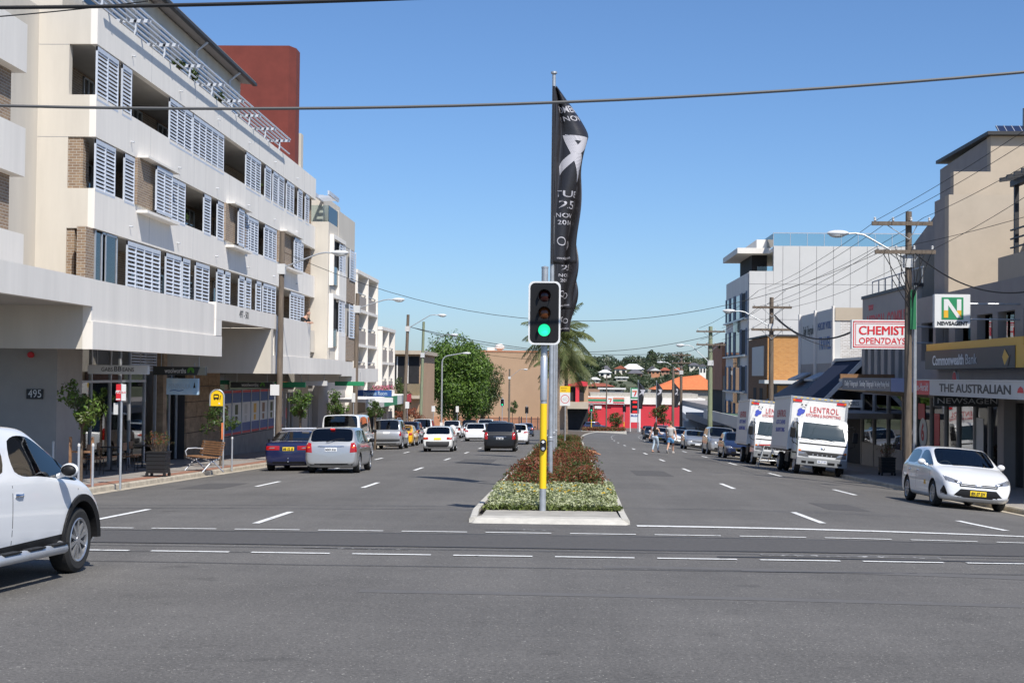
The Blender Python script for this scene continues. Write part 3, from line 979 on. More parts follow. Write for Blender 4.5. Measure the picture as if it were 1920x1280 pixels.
# nearer wing of the block at the picture edge
wing = thing('apartment_wing', 'near wing of the cream flats with stacked pale balcony bands at left edge', 'building', (-18, 36, -1))
for (z0, z1) in ((10.0, 11.35), (7.1, 8.45), (4.15, 5.5)):
    P('balcony_band', 'white_wall', lambda b: b.box(-18.5, -15.0, 32, 40.2, z0, z1), wing)
P('wall', 'brick_tan', lambda b: b.box(-19.5, -15.32, 32, 39.9, 3.3, 11.0), wing)
P('wall', 'cream_wall', lambda b: b.box(-22, -16.9, 39.9, 46.3, -1, 13.4), wing)
P('roof_slab', 'cream_wall', lambda b: b.box(-22, -15.4, 32, 39.9, 12.9, 13.4), wing)

# second cream block, stepping forward beyond the long one
bl2 = thing('apartment_building', 'cream block with roof terrace stepping forward past the long shutter facade', 'building', (-17, 93, -2.7))
P('wall', 'cream_wall', lambda b: b.box(-24, -14.2, 88.05, 99.0, 1.9, 10.9), bl2)
P('canopy_fascia', 'white_wall', lambda b: b.box(-14.5, -11.4, 79.05, 90.5, 1.25, 2.05), bl2)
P('lower_wall', 'grey_wall', lambda b: b.box(-24, -14.7, 88.1, 99.0, -3.2, 1.9), bl2)
P('parapet', 'cream_wall', lambda b: b.box(-14.45, -14.18, 91.8, 99.05, 10.0, 12.0), bl2)
P('penthouse', 'cream_wall', lambda b: b.box(-24, -15.2, 92, 99, 10.9, 13.0), bl2)
for i in range(7):
    P('pergola_blade', 'shutter_white', lambda b: b.box(-15.2, -14.2, 90.2 + i * 0.28, 90.26 + i * 0.28, 12.6, 12.75), bl2)
P('pergola_beam', 'shutter_white', lambda b: (b.box(-15.3, -15.2, 88.1, 92, 12.55, 12.8), b.box(-14.3, -14.2, 88.1, 92, 12.55, 12.8)), bl2)
P('balustrade', 'glass_rail', lambda b: (b.box(-14.24, -14.22, 88.1, 91.8, 10.9, 11.9), b.box(-16, -14.22, 88.08, 88.1, 10.9, 11.9)), bl2)
for (z0, z1) in ((7.4, 10.2), (3.6, 6.6)):
    P('recess_shade', 'dark_interior', lambda b: b.box(-14.21, -14.19, 88.9, 93.2, z0, z1 - 0.2), bl2)  # flush near-black sheet, the opening's shade put into its colour
    P('frame', 'white_wall', lambda b: (b.box(-14.2, -13.95, 88.5, 88.8, z0 - 0.3, z1), b.box(-14.2, -13.95, 88.8, 93.6, z1 - 0.25, z1)), bl2)
    P('balustrade', 'glass_window', lambda b: b.box(-14.1, -14.08, 88.8, 91.2, z0 - 0.2, z0 + 0.9), bl2)
    P('band', 'white_wall', lambda b: b.box(-14.2, -14.0, 91.2, 94.2, z0 - 1.2, z0 + 0.75), bl2)
    P('brick_panel', 'brick_tan', lambda b: b.box(-14.2, -14.05, 94.3, 98.6, z0 - 1.0, z0 + 0.6), bl2)
    for (a, c) in ((91.3, 92.6), (93.0, 93.6), (95.8, 98.4)):
        b = MB()
        b.box(-14.05, -13.98, a, a + 0.07, z0 + 0.5, z1 - 0.3)
        b.box(-14.05, -13.98, c - 0.07, c, z0 + 0.5, z1 - 0.3)
        for i in range(12):
            zz = z0 + 0.55 + (z1 - z0 - 0.95) * i / 11
            T = Matrix.Translation((-14.02, 0, zz)) @ Matrix.Rotation(R(-14), 4, 'Y')
            b.box(-0.008, 0.008, a, c, -0.06, 0.06, 0, T)
        b.build('shutter', 'shutter_white', bl2, world=True)

# white flats with open balcony grid
def balcony_block(label, ya, yb, X, ztop, nb, floors, zb, bal_m):
    t = thing('balcony_building', label, 'building', (X - 2, (ya + yb) / 2, -3.5))
    def Q(name, m, fn):
        b_ = MB()
        fn(b_)
        return b_.build(name, m, t, world=True)
    Q('rear_wall', 'white_wall', lambda b_: b_.box(X - 8, X - 1.7, ya, yb, -4, ztop - 0.1))
    Q('end_wall', 'white_wall', lambda b_: b_.box(X - 8, X - 0.02, ya - 0.25, ya, -4, ztop))
    Q('roof_slab', 'white_wall', lambda b_: b_.box(X - 8, X + 0.02, ya - 0.3, yb + 0.3, ztop, ztop + 0.25))
    for i in range(nb + 1):
        yy_ = ya + (yb - ya) * i / nb
        Q('fin', 'white_wall', lambda b_: b_.box(X - 1.7, X, yy_ - 0.12, yy_ + 0.12, zb, ztop))
    fh = (ztop - zb) / floors
    for f_ in range(floors):
        zf = zb + f_ * fh
        Q('floor_slab', 'white_wall', lambda b_: b_.box(X - 1.7, X - 0.01, ya, yb, zf - 0.2, zf))
        for i in range(nb):
            a = ya + (yb - ya) * i / nb + 0.13
            c = ya + (yb - ya) * (i + 1) / nb - 0.13
            Q('balustrade', bal_m, lambda b_: b_.box(X - 0.25, X - 0.13, a, c, zf, zf + 0.95))
            Q('handrail', 'alu', lambda b_: b_.box(X - 0.24, X - 0.16, a, c, zf + 1.12, zf + 1.17))
            d_ = Q('balcony_door', 'glass_window', lambda b_: b_.box(X - 1.69, X - 1.66, a + 0.4, c - 0.4, zf, zf + 2.1))
    return t
balcony_block('tall white flats with a grid of open balconies past the cream block', 99.5, 110.5, -14.0, 8.6, 2, 4, -1.0, 'taupe_wall')
balcony_block('lower white flats with grey balcony fronts beside the dark blue awning', 111.2, 119.5, -13.7, 5.1, 2, 3, -2.2, 'taupe_wall')
shop = thing('shop_row', 'ground floor shops with a dark blue awning and white under-sign', 'building', (-14, 100, -3))
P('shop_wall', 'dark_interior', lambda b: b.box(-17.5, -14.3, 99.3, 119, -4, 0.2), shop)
P('canopy', 'white_wall', lambda b: b.box(-14.3, -12.2, 91, 118, -0.05, 0.15), shop)
P('fascia', 'sign_blue', lambda b: b.box(lx(672, 92) , lx(738, 92), 90.9, 91.1, lz(743, 92, 700), lz(731, 92, 700)), shop)
text('Japanese Room', (lx(708, 92), 90.89, lz(737, 92, 700)), 0.36, 'sign_pale_blue', shop, width=1.5)
P('fascia', 'sign_grey', lambda b: b.box(-12.25, -12.15, 91.2, 100, -0.5, 0.16), shop)
P('fascia', 'sign_green', lambda b: b.box(-12.25, -12.15, 100.02, 108, -0.5, 0.16), shop)
P('fascia', 'sign_white', lambda b: b.box(-12.25, -12.15, 108.02, 113, -0.5, 0.16), shop)
P('fascia', 'sign_red', lambda b: b.box(-12.25, -12.15, 113.02, 118, -0.5, 0.16), shop)
P('under_sign', 'sign_white', lambda b: b.box(lx(685, 95), lx(737, 95), 95, 95.15, lz(754, 95, 700), lz(745, 95, 700)), shop)
P('flower_box', 'white_wall', lambda b: b.box(-13.9, -13.4, 104, 117, 0.15, 0.5), shop)

# brown flats and the big blank tan hall beyond
bf = thing('flats', 'low brown flat-roofed building with glass balcony behind the big tree', 'building', (-14, 140, -4))
P('wall', 'tan_wall', lambda b: b.box(-24, -13.1, 136, 150, -5, 3.6), bf)
P('roof_slab', 'beige_wall', lambda b: b.box(-24.3, -12.8, 135.2, 150, 3.6, 3.95), bf)
P('recess_shade', 'dark_interior', lambda b: b.box(-17.2, -13.3, 135.97, 136.0, 0.9, 3.4), bf)  # flat dark sheet coloured as the shade of a balcony opening
P('balustrade', 'glass_rail', lambda b: b.box(-17.5, -13.1, 135.0, 135.04, -0.2, 0.9), bf)
P('balcony_slab', 'beige_wall', lambda b: b.box(-17.6, -13.05, 134.95, 136, -0.5, -0.2), bf)
for xx in (-16.4, -15.4, -14.4):
    P('window_frame', 'white_wall', lambda b: b.box(xx, xx + 0.1, 135.93, 135.98, 0.9, 3.4), bf)
hall = thing('hall', 'large blank tan hall wall closing the street behind the traffic signals', 'building', (-6, 295, -8.3))
P('wall', 'tan_wall', lambda b: b.box(-26, 2.6, 292, 330, -9, 6.4), hall)
P('coping', 'terracotta', lambda b: b.box(-26.2, 2.7, 291.9, 330, 6.4, 6.7), hall)
P('base_course', 'terracotta', lambda b: b.box(-26, 2.7, 291.8, 292, -9, -6.6), hall)
P('roof_vent', 'white_wall', lambda b: b.lathe([(0.2, 6.7), (0.5, 6.9), (1.0, 7.3), (0.9, 7.9), (0.4, 8.2), (0, 8.25)], 16, 'z', (lx(937, 300), 300, 0)), hall)
P('roof_plant', 'white_wall', lambda b: b.box(lx(915, 300), lx(928, 300), 298, 300, 6.7, 7.4), hall)

# ================================================================ right side of the street
XG = 14.8
def ry(px, X=XG):
    return 2750 * X / (px - 1055)
bank = thing('bank_building', 'taupe bank and newsagent building with stepped beige walls at right edge', 'building', (16, 54, -2))
Pb = lambda name, m, fn, par=bank, **kw: P(name, m, fn, par, **kw)
# upper floor street wall with window openings between piers
Pb('parapet', 'taupe_wall', lambda b: b.box(XG, XG + 0.3, 40, 62, 4.05, 5.1))
Pb('sill_wall', 'taupe_wall', lambda b: b.box(XG, XG + 0.3, 40, 62, 1.4, 2.5))
Pb('end_wall', 'taupe_wall', lambda b: b.box(XG + 0.002, 22, 61.7, 62, -3, 5.08))
for (a, c) in ((40, 41.2), (43.4, 44.2), (46.3, 46.9), (47.6, 48.5), (50.4, 51.0), (52.9, 53.7), (55.8, 56.7), (58.7, 59.1), (61.0, 61.7)):
    Pb('pier', 'taupe_wall', lambda b: b.box(XG - 0.02, XG + 0.28, a, c, 2.5, 4.05))
for ya in (41.2, 44.2, 48.5, 51.0, 53.7, 56.7, 59.1):
    Pb('window', 'glass_window', lambda b: b.box(XG + 0.5, XG + 0.52, ya, ya + 2.2, 2.5, 4.05))
Pb('room', 'dark_interior', lambda b: b.box(XG + 1.5, XG + 1.7, 40, 61.6, -3, 5))
Pb('roof_slab', 'taupe_wall', lambda b: b.box(XG + 0.3, 30, 40, 61.6, 4.3, 4.5))
# stepped volumes above
Pb('upper_wall', 'beige_wall', lambda b: b.box(15.1, 26, 58, 58.6, 4.5, 9.0))
Pb('upper_wall', 'taupe_wall', lambda b: b.box(15.1, 15.35, 58.6, 60.2, 3, 8.98))  # same wall as the beige front, street-side shade put into the colour
Pb('upper_wall', 'beige_wall', lambda b: b.box(15.55, 26, 59, 59.5, 8.6, 10.05))
Pb('upper_wall', 'beige_wall', lambda b: b.box(17.3, 30, 60, 60.5, 8, 11.65))
Pb('side_wall', 'taupe_wall', lambda b: b.prism([(60.5, 3), (74, 3), (74, 8.2), (68, 9.6), (68, 11.4), (60.5, 11.63)], 'x', 17.3, 17.7))  # street face of the beige block, its shade carried by the taupe
Pb('roof_edge', 'dark_trim', lambda b: b.box(17.1, 30, 59.7, 68, 11.66, 11.8))
Pb('rear_wall', 'beige_wall', lambda b: b.box(15.8, 18.5, 66.2, 66.6, -3, 7.4))
for i in range(3):
    sp_ = Pb('solar_panel', 'solar', lambda b: b.box(18.0 + i * 1.75, 19.65 + i * 1.75, 0, 0.04, 0, 0.9, 0, Matrix.Translation((0, 61, 11.85)) @ Matrix.Rotation(R(-55), 4, 'X')))
    Pb('panel_frame', 'alu', lambda b: [b.box(18.0 + i * 1.75 + d, 18.03 + i * 1.75 + d, -0.015, 0.05, 0, 0.92, 0, Matrix.Translation((0, 61, 11.85)) @ Matrix.Rotation(R(-55), 4, 'X')) for d in (0, 0.32, 0.64, 0.96, 1.28, 1.6)], sp_)
# roof terrace with dark pergola that throws the barred shade
Pb('terrace_wall', 'beige_wall', lambda b: b.box(XG + 0.02, XG + 0.3, 40, 50.5, 5.1, 5.9))
for ya in (49.9, 46.6, 43.3):
    Pb('pergola_post', 'dark_trim', lambda b: b.box(15.2, 15.34, ya, ya + 0.14, 5.1, 8.3))
    Pb('pergola_post', 'dark_trim', lambda b: b.box(17.6, 17.74, ya, ya + 0.14, 5.1, 8.7))
Pb('pergola_beam', 'dark_trim', lambda b: (b.box(15.15, 15.4, 40, 50.3, 8.3, 8.5), b.box(17.55, 17.8, 40, 50.3, 8.7, 8.9)))
for i in range(13):
    Pb('pergola_rafter', 'dark_trim', lambda b: b.prism([(14.7, 8.42), (18.3, 8.92), (18.3, 9.06), (14.7, 8.56)], 'y', 40.5 + i * 0.78, 40.62 + i * 0.78))
Pb('terrace_screen', 'dark_trim', lambda b: [b.box(15.16, 15.22, 40, 50.3, z_, z_ + 0.05) for z_ in (6.2, 6.5, 6.8)])
Pb('inner_wall', 'beige_wall', lambda b: b.box(18.6, 18.8, 40, 58, 4.5, 8.6))
# bank sign: yellow head over charcoal board
Pb('sign_head', 'gold', lambda b: b.box(14.35, 14.8, 46.2, 58.4, 2.85, 3.12))
Pb('sign_board', 'sign_charcoal', lambda b: b.box(14.30, 14.8, 46.9, 58.4, 2.14, 2.85))
Pb('sign_end', 'gold', lambda b: b.box(14.32, 14.8, 45.2, 46.9, 2.14, 2.85))
text('Commonwealth', (14.29, 55.0, 2.45), 0.52, 'sign_white', bank, FACE_LEFT, bold=0.012, width=4.4)
text('Bank', (14.29, 51.9, 2.45), 0.52, 'sign_grey', bank, FACE_LEFT, width=1.4)
b = MB()
b.add([(14.285, 47.95, 2.75), (14.285, 47.5, 2.5), (14.285, 47.95, 2.22), (14.285, 48.2, 2.5)], [(0, 1, 2, 3)])
b.build('emblem', 'gold', bank, world=True)
b = MB()
b.add([(14.283, 47.5, 2.5), (14.283, 47.35, 2.62), (14.283, 47.6, 2.22), (14.283, 47.95, 2.22)], [(0, 1, 2, 3)])
b.build('emblem_black', 'black_paint', bank, world=True)  # black part of the bank emblem
Pb('lower_wall', 'taupe_wall', lambda b: b.box(XG + 0.01, XG + 0.29, 40, 62, 1.0, 1.4))
Pb('roundel', 'sign_white', lambda b: b.lathe([(0.0, 14.70), (0.32, 14.71), (0.34, 14.8)], 20, 'x', (0, 55.6, 1.75)))
Pb('roundel_disc', 'sign_red', lambda b: b.lathe([(0.0, 14.69), (0.27, 14.695), (0.28, 14.7)], 20, 'x', (0, 55.6, 1.75)))
# footpath awning and its fascia signs
awn = thing('shop_awning', 'footpath awning with newspaper fascia boards along the right shops', 'awning', (13, 48, 1.2))
Pa = lambda name, m, fn, par=awn: P(name, m, fn, par)
XA = 12.2
Pa('awning_roof', 'galv', lambda b: b.box(XA + 0.15, 14.8, 36, 66, 1.62, 1.74))
Pa('awning_soffit', 'taupe_wall', lambda b: b.box(XA + 0.15, 14.8, 36, 66, 1.30, 1.36))
Pa('fascia_board', 'sign_grey', lambda b: b.box(XA + 0.02, XA + 0.14, 36, 49.3, 1.22, 1.70))
Pa('fascia_board', 'sign_red', lambda b: b.box(XA + 0.02, XA + 0.14, 49.32, 51.5, 1.22, 1.70))
Pa('fascia_board', 'navy_panel', lambda b: b.box(XA + 0.02, XA + 0.14, 55.1, 64.5, 1.28, 1.78))
Pa('fascia_board', 'sign_blue', lambda b: b.box(XA + 0.02, XA + 0.14, 51.55, 55.05, 1.28, 1.78))
Pa('drip_edge', 'alu', lambda b: b.box(XA, XA + 0.16, 36, 51.5, 1.705, 1.735))
text('THE AUSTRALIAN', (XA + 0.015, 44.2, 1.46), 0.36, 'sign_charcoal', awn, FACE_LEFT, bold=0.008, width=7.6)
b = MB()
b.add([(XA + 0.013, 39.86, 1.40), (XA + 0.013, 39.3, 1.40), (XA + 0.013, 39.37, 1.52), (XA + 0.013, 39.58, 1.58), (XA + 0.013, 39.8, 1.5)], [(0, 1, 2, 3, 4)])
b.build('emblem', 'sign_red', awn, world=True)
text('Sun-Herald', (XA + 0.015, 50.4, 1.47), 0.38, 'sign_white', awn, FACE_LEFT, width=1.85)
text('Daily', (XA + 0.015, 63.5, 1.54), 0.32, 'sign_white', awn, FACE_LEFT, width=0.9)
text('Telegraph', (XA + 0.015, 62.0, 1.54), 0.32, 'sign_white', awn, FACE_LEFT, width=1.8)
text('Sunday Telegraph', (XA + 0.015, 59.4, 1.54), 0.32, 'sign_white', awn, FACE_LEFT, width=2.7)
text('The Sydney Morning Herald', (XA + 0.015, 56.6, 1.54), 0.28, 'sign_white', awn, FACE_LEFT, width=2.6)
Pa('beam', 'brick_shaded', lambda b: b.box(XA + 0.2, 14.8, 65.9, 66.1, 1.75, 1.95))
Pa('beam', 'beige_wall', lambda b: b.prism([(XA + 0.1, 1.25), (14.8, 1.0), (14.8, 1.3), (XA + 0.1, 1.3)], 'y', 60, 66))
ns = thing('hanging_sign', 'dark under-awning newsagent sign in the shade', 'sign', (13, 46, 0.85))
P('panel', 'sign_dark', lambda b: b.box(12.3, 14.7, 49.0, 49.15, 0.86, 1.2), ns)
text('NEWSAGENT', (13.5, 48.995, 1.03), 0.26, 'sign_grey', ns, width=2.2)
hb = thing('hanging_sign', 'white vitamin brand sign under the far end of the right awning', 'sign', (12.6, 60.5, 0.5))
P('panel', 'sign_grey', lambda b: b.box(lx(1552, 60.5), lx(1612, 60.5), 60.4, 60.55, lz(763, 60.5, 1580), lz(749, 60.5, 1580)), hb)
text('BLACKMORES', (lx(1583, 60.5), 60.39, lz(756, 60.5, 1580)), 0.24, 'sign_charcoal', hb, width=1.0)
# shopfronts under the awning
Pb('shop_glass', 'glass_shop', lambda b: b.box(XG - 0.02, XG, 34, 73, -2.2, 1.0))
for ya in (35.0, 36.8, 38.0, 39.6, 41.4, 43.0, 44.6, 45.3, 47.2, 49.0, 51.2, 53.0, 55.2, 57.0, 59.2, 61.6, 64, 67, 70, 72.8):
    Pb('shop_mullion', 'grey_wall', lambda b: b.box(XG - 0.1, XG + 0.06, ya - 0.07, ya + 0.07, -2.4, 1.0))
Pb('shop_column', 'taupe_wall', lambda b: b.box(14.4, 14.9, 48.4, 49.1, -2.4, 1.3))
Pb('shop_column', 'taupe_wall', lambda b: b.box(14.4, 14.9, 37.0, 37.6, -2.4, 1.3))
Pb('shop_column', 'gold', lambda b: b.box(14.4, 14.9, 34.4, 35.4, -2.4, 1.3))
Pb('stall_riser', 'grey_wall', lambda b: b.box(XG - 0.06, XG + 0.05, 50, 73, -2.6, -1.35))
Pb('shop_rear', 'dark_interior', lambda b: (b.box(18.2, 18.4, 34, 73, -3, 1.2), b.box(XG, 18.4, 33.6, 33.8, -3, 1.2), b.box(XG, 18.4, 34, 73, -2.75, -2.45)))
for (ya, w, m_) in ((43.6, 0.7, 'sign_white'), (42.0, 0.6, 'sign_white'), (40.2, 0.7, 'sign_grey'), (52.0, 0.9, 'sign_grey'), (58.0, 0.8, 'sign_red')):
    Pb('window_poster', m_, lambda b: b.box(XG - 0.035, XG - 0.025, ya, ya + w, -1.1, 0.4))
Pb('window_poster', 'sign_red', lambda b: b.box(XG - 0.045, XG - 0.04, 60.3, 61.4, 0.1, 0.75))
pc = Pb('window_disc', 'sign_white', lambda b: b.lathe([(0, XG - 0.05), (0.62, XG - 0.045), (0.63, XG - 0.03)], 24, 'x', (0, 60.6, -0.45)))
text('6', (XG - 0.055, 60.6, -0.45), 0.95, 'sign_red', pc, FACE_LEFT, bold=0.03)
# medical building
med = thing('medical_building', 'grey two-storey shop with red painted medical lettering behind the chemist sign', 'building', (16, 68, -2.5))
Pm = lambda name, m, fn, par=med: P(name, m, fn, par)
Pm('parapet', 'grey_wall', lambda b: b.box(XG, XG + 0.3, 62.3, 73, 3.2, 5.65))
Pm('parapet_cap', 'dark_trim', lambda b: b.box(XG - 0.06, XG + 0.36, 62.2, 73.05, 5.65, 5.8))
Pm('window_wall', 'dark_interior', lambda b: b.box(XG + 0.2, XG + 0.3, 62.3, 73, 1.7, 3.2))
for i in range(8):
    Pm('pier', 'grey_wall', lambda b: b.box(XG, XG + 0.25, 62.3 + i * 1.45, 63.0 + i * 1.45, 1.7, 3.2))
Pm('roof', 'galv', lambda b: b.box(XG + 0.3, 26, 62.3, 73, 4.6, 4.8))
Pm('end_wall', 'grey_wall', lambda b: b.box(XG + 0.01, 26, 72.7, 72.98, -3, 5.6))
Pm('ground_wall', 'taupe_wall', lambda b: b.box(XG + 0.02, XG + 0.25, 62.3, 73, 1.0, 1.7))
Pm('roof_rail', 'galv', lambda b: (b.tube([(15.2, 62.4, 6.5), (15.2, 72.6, 6.5)], 0.03, 6), [b.tube([(15.2, y_, 5.6), (15.2, y_, 6.5)], 0.03, 6) for y_ in frange(62.6, 72.6, 1.6)]))
text('MEDICAL COMPLEX', (XG - 0.008, 67.5, 4.35), 1.1, 'sign_red', med, FACE_LEFT, bold=0.015, width=8.8)
text('www', (XG - 0.008, 71.0, 5.2), 0.5, 'sign_red', med, FACE_LEFT, bold=0.02)
# projecting illuminated box signs
ch = thing('box_sign', 'white projecting chemist sign with red border and red lettering', 'sign', (11.8, 55, 2.85))
KS = 60.0 / 55.0
Pc = lambda name, m, fn: P(name, m, fn, ch)
Pc('panel', 'sign_white', lambda b: b.box(10.74, 12.92, 54.9, 55.2, 2.86, 3.94))
for (k_, t_) in ((0.05, 0.035), (0.13, 0.02)):
    Pc('border', 'sign_red', lambda b: (b.box(10.74 + k_, 12.92 - k_, 54.893, 54.897, 2.86 + k_, 2.86 + k_ + t_), b.box(10.74 + k_, 12.92 - k_, 54.893, 54.897, 3.94 - k_ - t_, 3.94 - k_),
       b.box(10.74 + k_, 10.74 + k_ + t_, 54.893, 54.897, 2.86 + k_, 3.94 - k_), b.box(12.92 - k_ - t_, 12.92 - k_, 54.893, 54.897, 2.86 + k_, 3.94 - k_)))
Pc('bracket', 'galv', lambda b: (b.tube([(12.9, 55.05, 3.1), (14.0, 55.05, 3.1)], 0.04, 6), b.tube([(12.9, 55.05, 3.7), (14.0, 55.05, 3.7)], 0.04, 6)))
text('CHEMIST', (11.86, 54.893, 3.53), 0.44, 'sign_red', ch, bold=0.0, width=1.72)
text('CHEMIST', (11.872, 54.8915, 3.532), 0.46, 'sign_red', ch, bold=0.0, width=1.72)
text('CHEMIST', (11.848, 54.890, 3.528), 0.46, 'sign_red', ch, bold=0.0, width=1.72)
text('OPEN7DAYS', (11.86, 54.893, 3.15), 0.32, 'sign_red', ch, bold=0.004, width=1.72)
ch.location = (lx(1645, 60.0), 60.0, lz(655, 60.0, 1640))
ch.scale = (KS, KS, KS)
nw = thing('box_sign', 'square white sign with a green N tile and newsagent lettering', 'sign', (12.6, 48, 3.4))
Pn = lambda name, m, fn: P(name, m, fn, nw)
Pn('panel', 'sign_white', lambda b: b.box(12.03, 13.17, 47.9, 48.15, 3.42, 4.5))
Pn('tile', 'sign_green', lambda b: b.box(12.25, 12.95, 47.892, 47.898, 3.68, 4.40))
b = MB()
for (za, zb_, mi) in ((3.74, 3.98, 1), (3.98, 4.34, 0)):
    b.box(12.32, 12.46, 47.884, 47.89, za, zb_, mi)
    b.box(12.74, 12.88, 47.884, 47.89, za, zb_, mi)
b.add([(12.32, 47.883, 4.34), (12.46, 47.883, 4.34), (12.88, 47.883, 3.74), (12.74, 47.883, 3.74)], [(0, 1, 2, 3)], 0)
b.build('letter', ['sign_white', 'gold'], nw, world=True)
text('NEWSAGENT', (12.6, 47.893, 3.55), 0.17, 'sign_charcoal', nw, bold=0.006, width=0.98)
Pn('bracket', 'galv', lambda b: (b.tube([(13.17, 48.0, 4.2), (14.8, 48.0, 4.2)], 0.03, 6), b.tube([(13.17, 48.0, 3.7), (14.8, 48.0, 3.7)], 0.03, 6)))
# old white shop with painted parapet
old = thing('shop_building', 'old white shop with faded painted travel lettering and peeling brick side wall', 'building', (16, 86, -3))
Po = lambda name, m, fn, par=old: P(name, m, fn, par)
Po('parapet', 'sign_grey', lambda b: (b.box(XG, XG + 0.3, 80.3, 92, 2.6, 5.6)))
for ya in (80.3, 86.0, 91.6):
    Po('pilaster', 'white_wall', lambda b: b.box(XG - 0.12, XG, ya, ya + 0.4, -1, 5.7))
Po('front_wall', 'grey_wall', lambda b: b.box(XG + 0.01, XG + 0.3, 80.3, 92, -3, 2.6))
Po('side_wall', 'brick_white', lambda b: b.box(XG + 0.3, 24, 80.3, 80.6, -3, 4.9))
Po('parapet_return', 'beige_wall', lambda b: b.box(XG + 0.0, XG + 1.6, 80.25, 80.65, 4.9, 5.6))
Po('gutter', 'dark_trim', lambda b: b.box(XG + 1.2, 20, 80.1, 80.3, 4.75, 4.92))
for ya in (82.0, 88.0):
    Po('window_hood', 'galv', lambda b: b.prism([(XG - 0.9, 1.6), (XG, 2.0), (XG, 2.1), (XG - 0.9, 1.7)], 'y', ya, ya + 3))
    Po('window', 'glass_window', lambda b: b.box(XG - 0.03, XG + 0.005, ya + 0.4, ya + 2.4, -0.5, 1.5))
text('MERCURY WORLD', (XG - 0.01, 83.4, 4.7), 0.62, 'sign_blue', old, FACE_LEFT, width=4.4)
text('TRAVEL', (XG - 0.01, 83.4, 3.7), 1.0, 'sign_blue', old, FACE_LEFT, bold=0.02, width=3.8)
text('Daily Telegraph', (XG - 0.01, 89.0, 4.6), 0.8, 'sign_charcoal', old, FACE_LEFT, width=3.6)
# shop with dark corrugated pitched awning
da = thing('shop_building', 'low shop under a dark blue corrugated pitched roof beside the painted parapet', 'building', (14, 76, -2.5))
Pd = lambda name, m, fn, par=da: P(name, m, fn, par)
b = MB()
nr = 46
for i in range(nr):
    ya = 73.2 + (80.2 - 73.2) * i / nr
    yb_ = 73.2 + (80.2 - 73.2) * (i + 1) / nr
    ym = (ya + yb_) / 2
    for (p, q, h0, h1) in ((ya, ym, 0, 0.05), (ym, yb_, 0.05, 0)):
        b.quad((12.5, p, 0.35 + h0), (12.5, q, 0.35 + h1), (14.9, q, 2.7 + h1), (14.9, p, 2.7 + h0))
b.build('roof', 'blue_roof', da, world=True)
Pd('ridge_cap', 'sign_grey', lambda b: b.box(14.75, 15.1, 73.1, 80.25, 2.68, 2.82))
Pd('barge_board', 'sign_grey', lambda b: b.prism([(12.4, 0.2), (12.65, 0.2), (15.0, 2.62), (15.0, 2.85)], 'y', 80.05, 80.25))
Pd('gable', 'sign_grey', lambda b: b.prism([(12.4, 0.2), (12.7, 0.25), (15.0, 2.6), (15.0, 2.9)], 'y', 73.05, 73.19))
Pd('wall', 'dark_interior', lambda b: b.box(XG, 22, 73.1, 80.2, -3.2, 2.6))
Pd('awning', 'taupe_wall', lambda b: b.box(12.4, XG, 66.2, 92, -0.05, 0.2))
Pd('awning_roof', 'dark_trim', lambda b: b.prism([(12.4, 0.2), (14.8, 0.2), (14.8, 1.7)], 'y', 80.6, 92))
# orange brick flats
ob = thing('brick_building', 'orange brick two-storey building in front of the tall white panelled block', 'building', (16, 112, -4))
Pq = lambda name, m, fn, par=ob: P(name, m, fn, par)
Pq('street_wall', 'brick_shaded', lambda b: b.box(XG, XG + 0.3, 106.8, 117.3, -4, 4.7))  # shaded copy of the side wall's orange brick
Pq('side_wall', 'brick_orange', lambda b: b.box(XG + 0.002, 24, 106.5, 106.8, 1.6, 4.75))
Pq('lower_wall', 'brick_orange', lambda b: b.box(XG + 0.4, 24, 104.2, 104.5, -4, 1.2))
Pq('roof_cap', 'dark_trim', lambda b: b.box(XG - 0.1, 24.1, 106.4, 117.3, 4.76, 4.88))
Pq('eave', 'sign_grey', lambda b: b.box(XG - 0.6, 20, 103.6, 106.6, 1.35, 1.6))
Pq('sign_panel', 'sign_grey', lambda b: b.box(XG - 0.05, XG, 108.3, 114.8, 1.9, 4.1))
for (a, c) in ((17.0, 18.0), (19.4, 20.6)):
    w = Pq('window', 'glass_window', lambda b: b.box(a, c, 104.17, 104.2, -1.6, 0.9))
    Pq('window_frame', 'sign_white', lambda b: (b.box(a - 0.08, a, 104.12, 104.2, -1.7, 1.0), b.box(c, c + 0.08, 104.12, 104.2, -1.7, 1.0), b.box(a, c, 104.12, 104.2, 0.9, 1.0), b.box(a, c, 104.12, 104.2, -0.3, -0.22)), w)
for ya in (109, 112.5):
    Pq('window', 'dark_interior', lambda b: b.box(XG - 0.02, XG + 0.01, ya, ya + 1.6, -1.2, 1.0))
Pq('air_conditioner', 'sign_grey', lambda b: b.box(XG - 0.5, XG - 0.03, 106.9, 107.8, -1.3, -0.4))
Pq('awning_roof', 'dull_green', lambda b: b.box(12.1, XG, 93, 112, -1.05, -0.95))
Pq('awning_fascia', 'sign_grey', lambda b: b.box(12.0, 12.1, 93, 125, -1.7, -0.93))
Pq('awning_end', 'white_wall', lambda b: b.box(12.1, XG, 92.9, 93.05, -1.75, -0.96))
Pq('shopfront', 'dark_interior', lambda b: b.box(XG - 0.3, XG - 0.1, 93, 104.1, -4, -1.05))
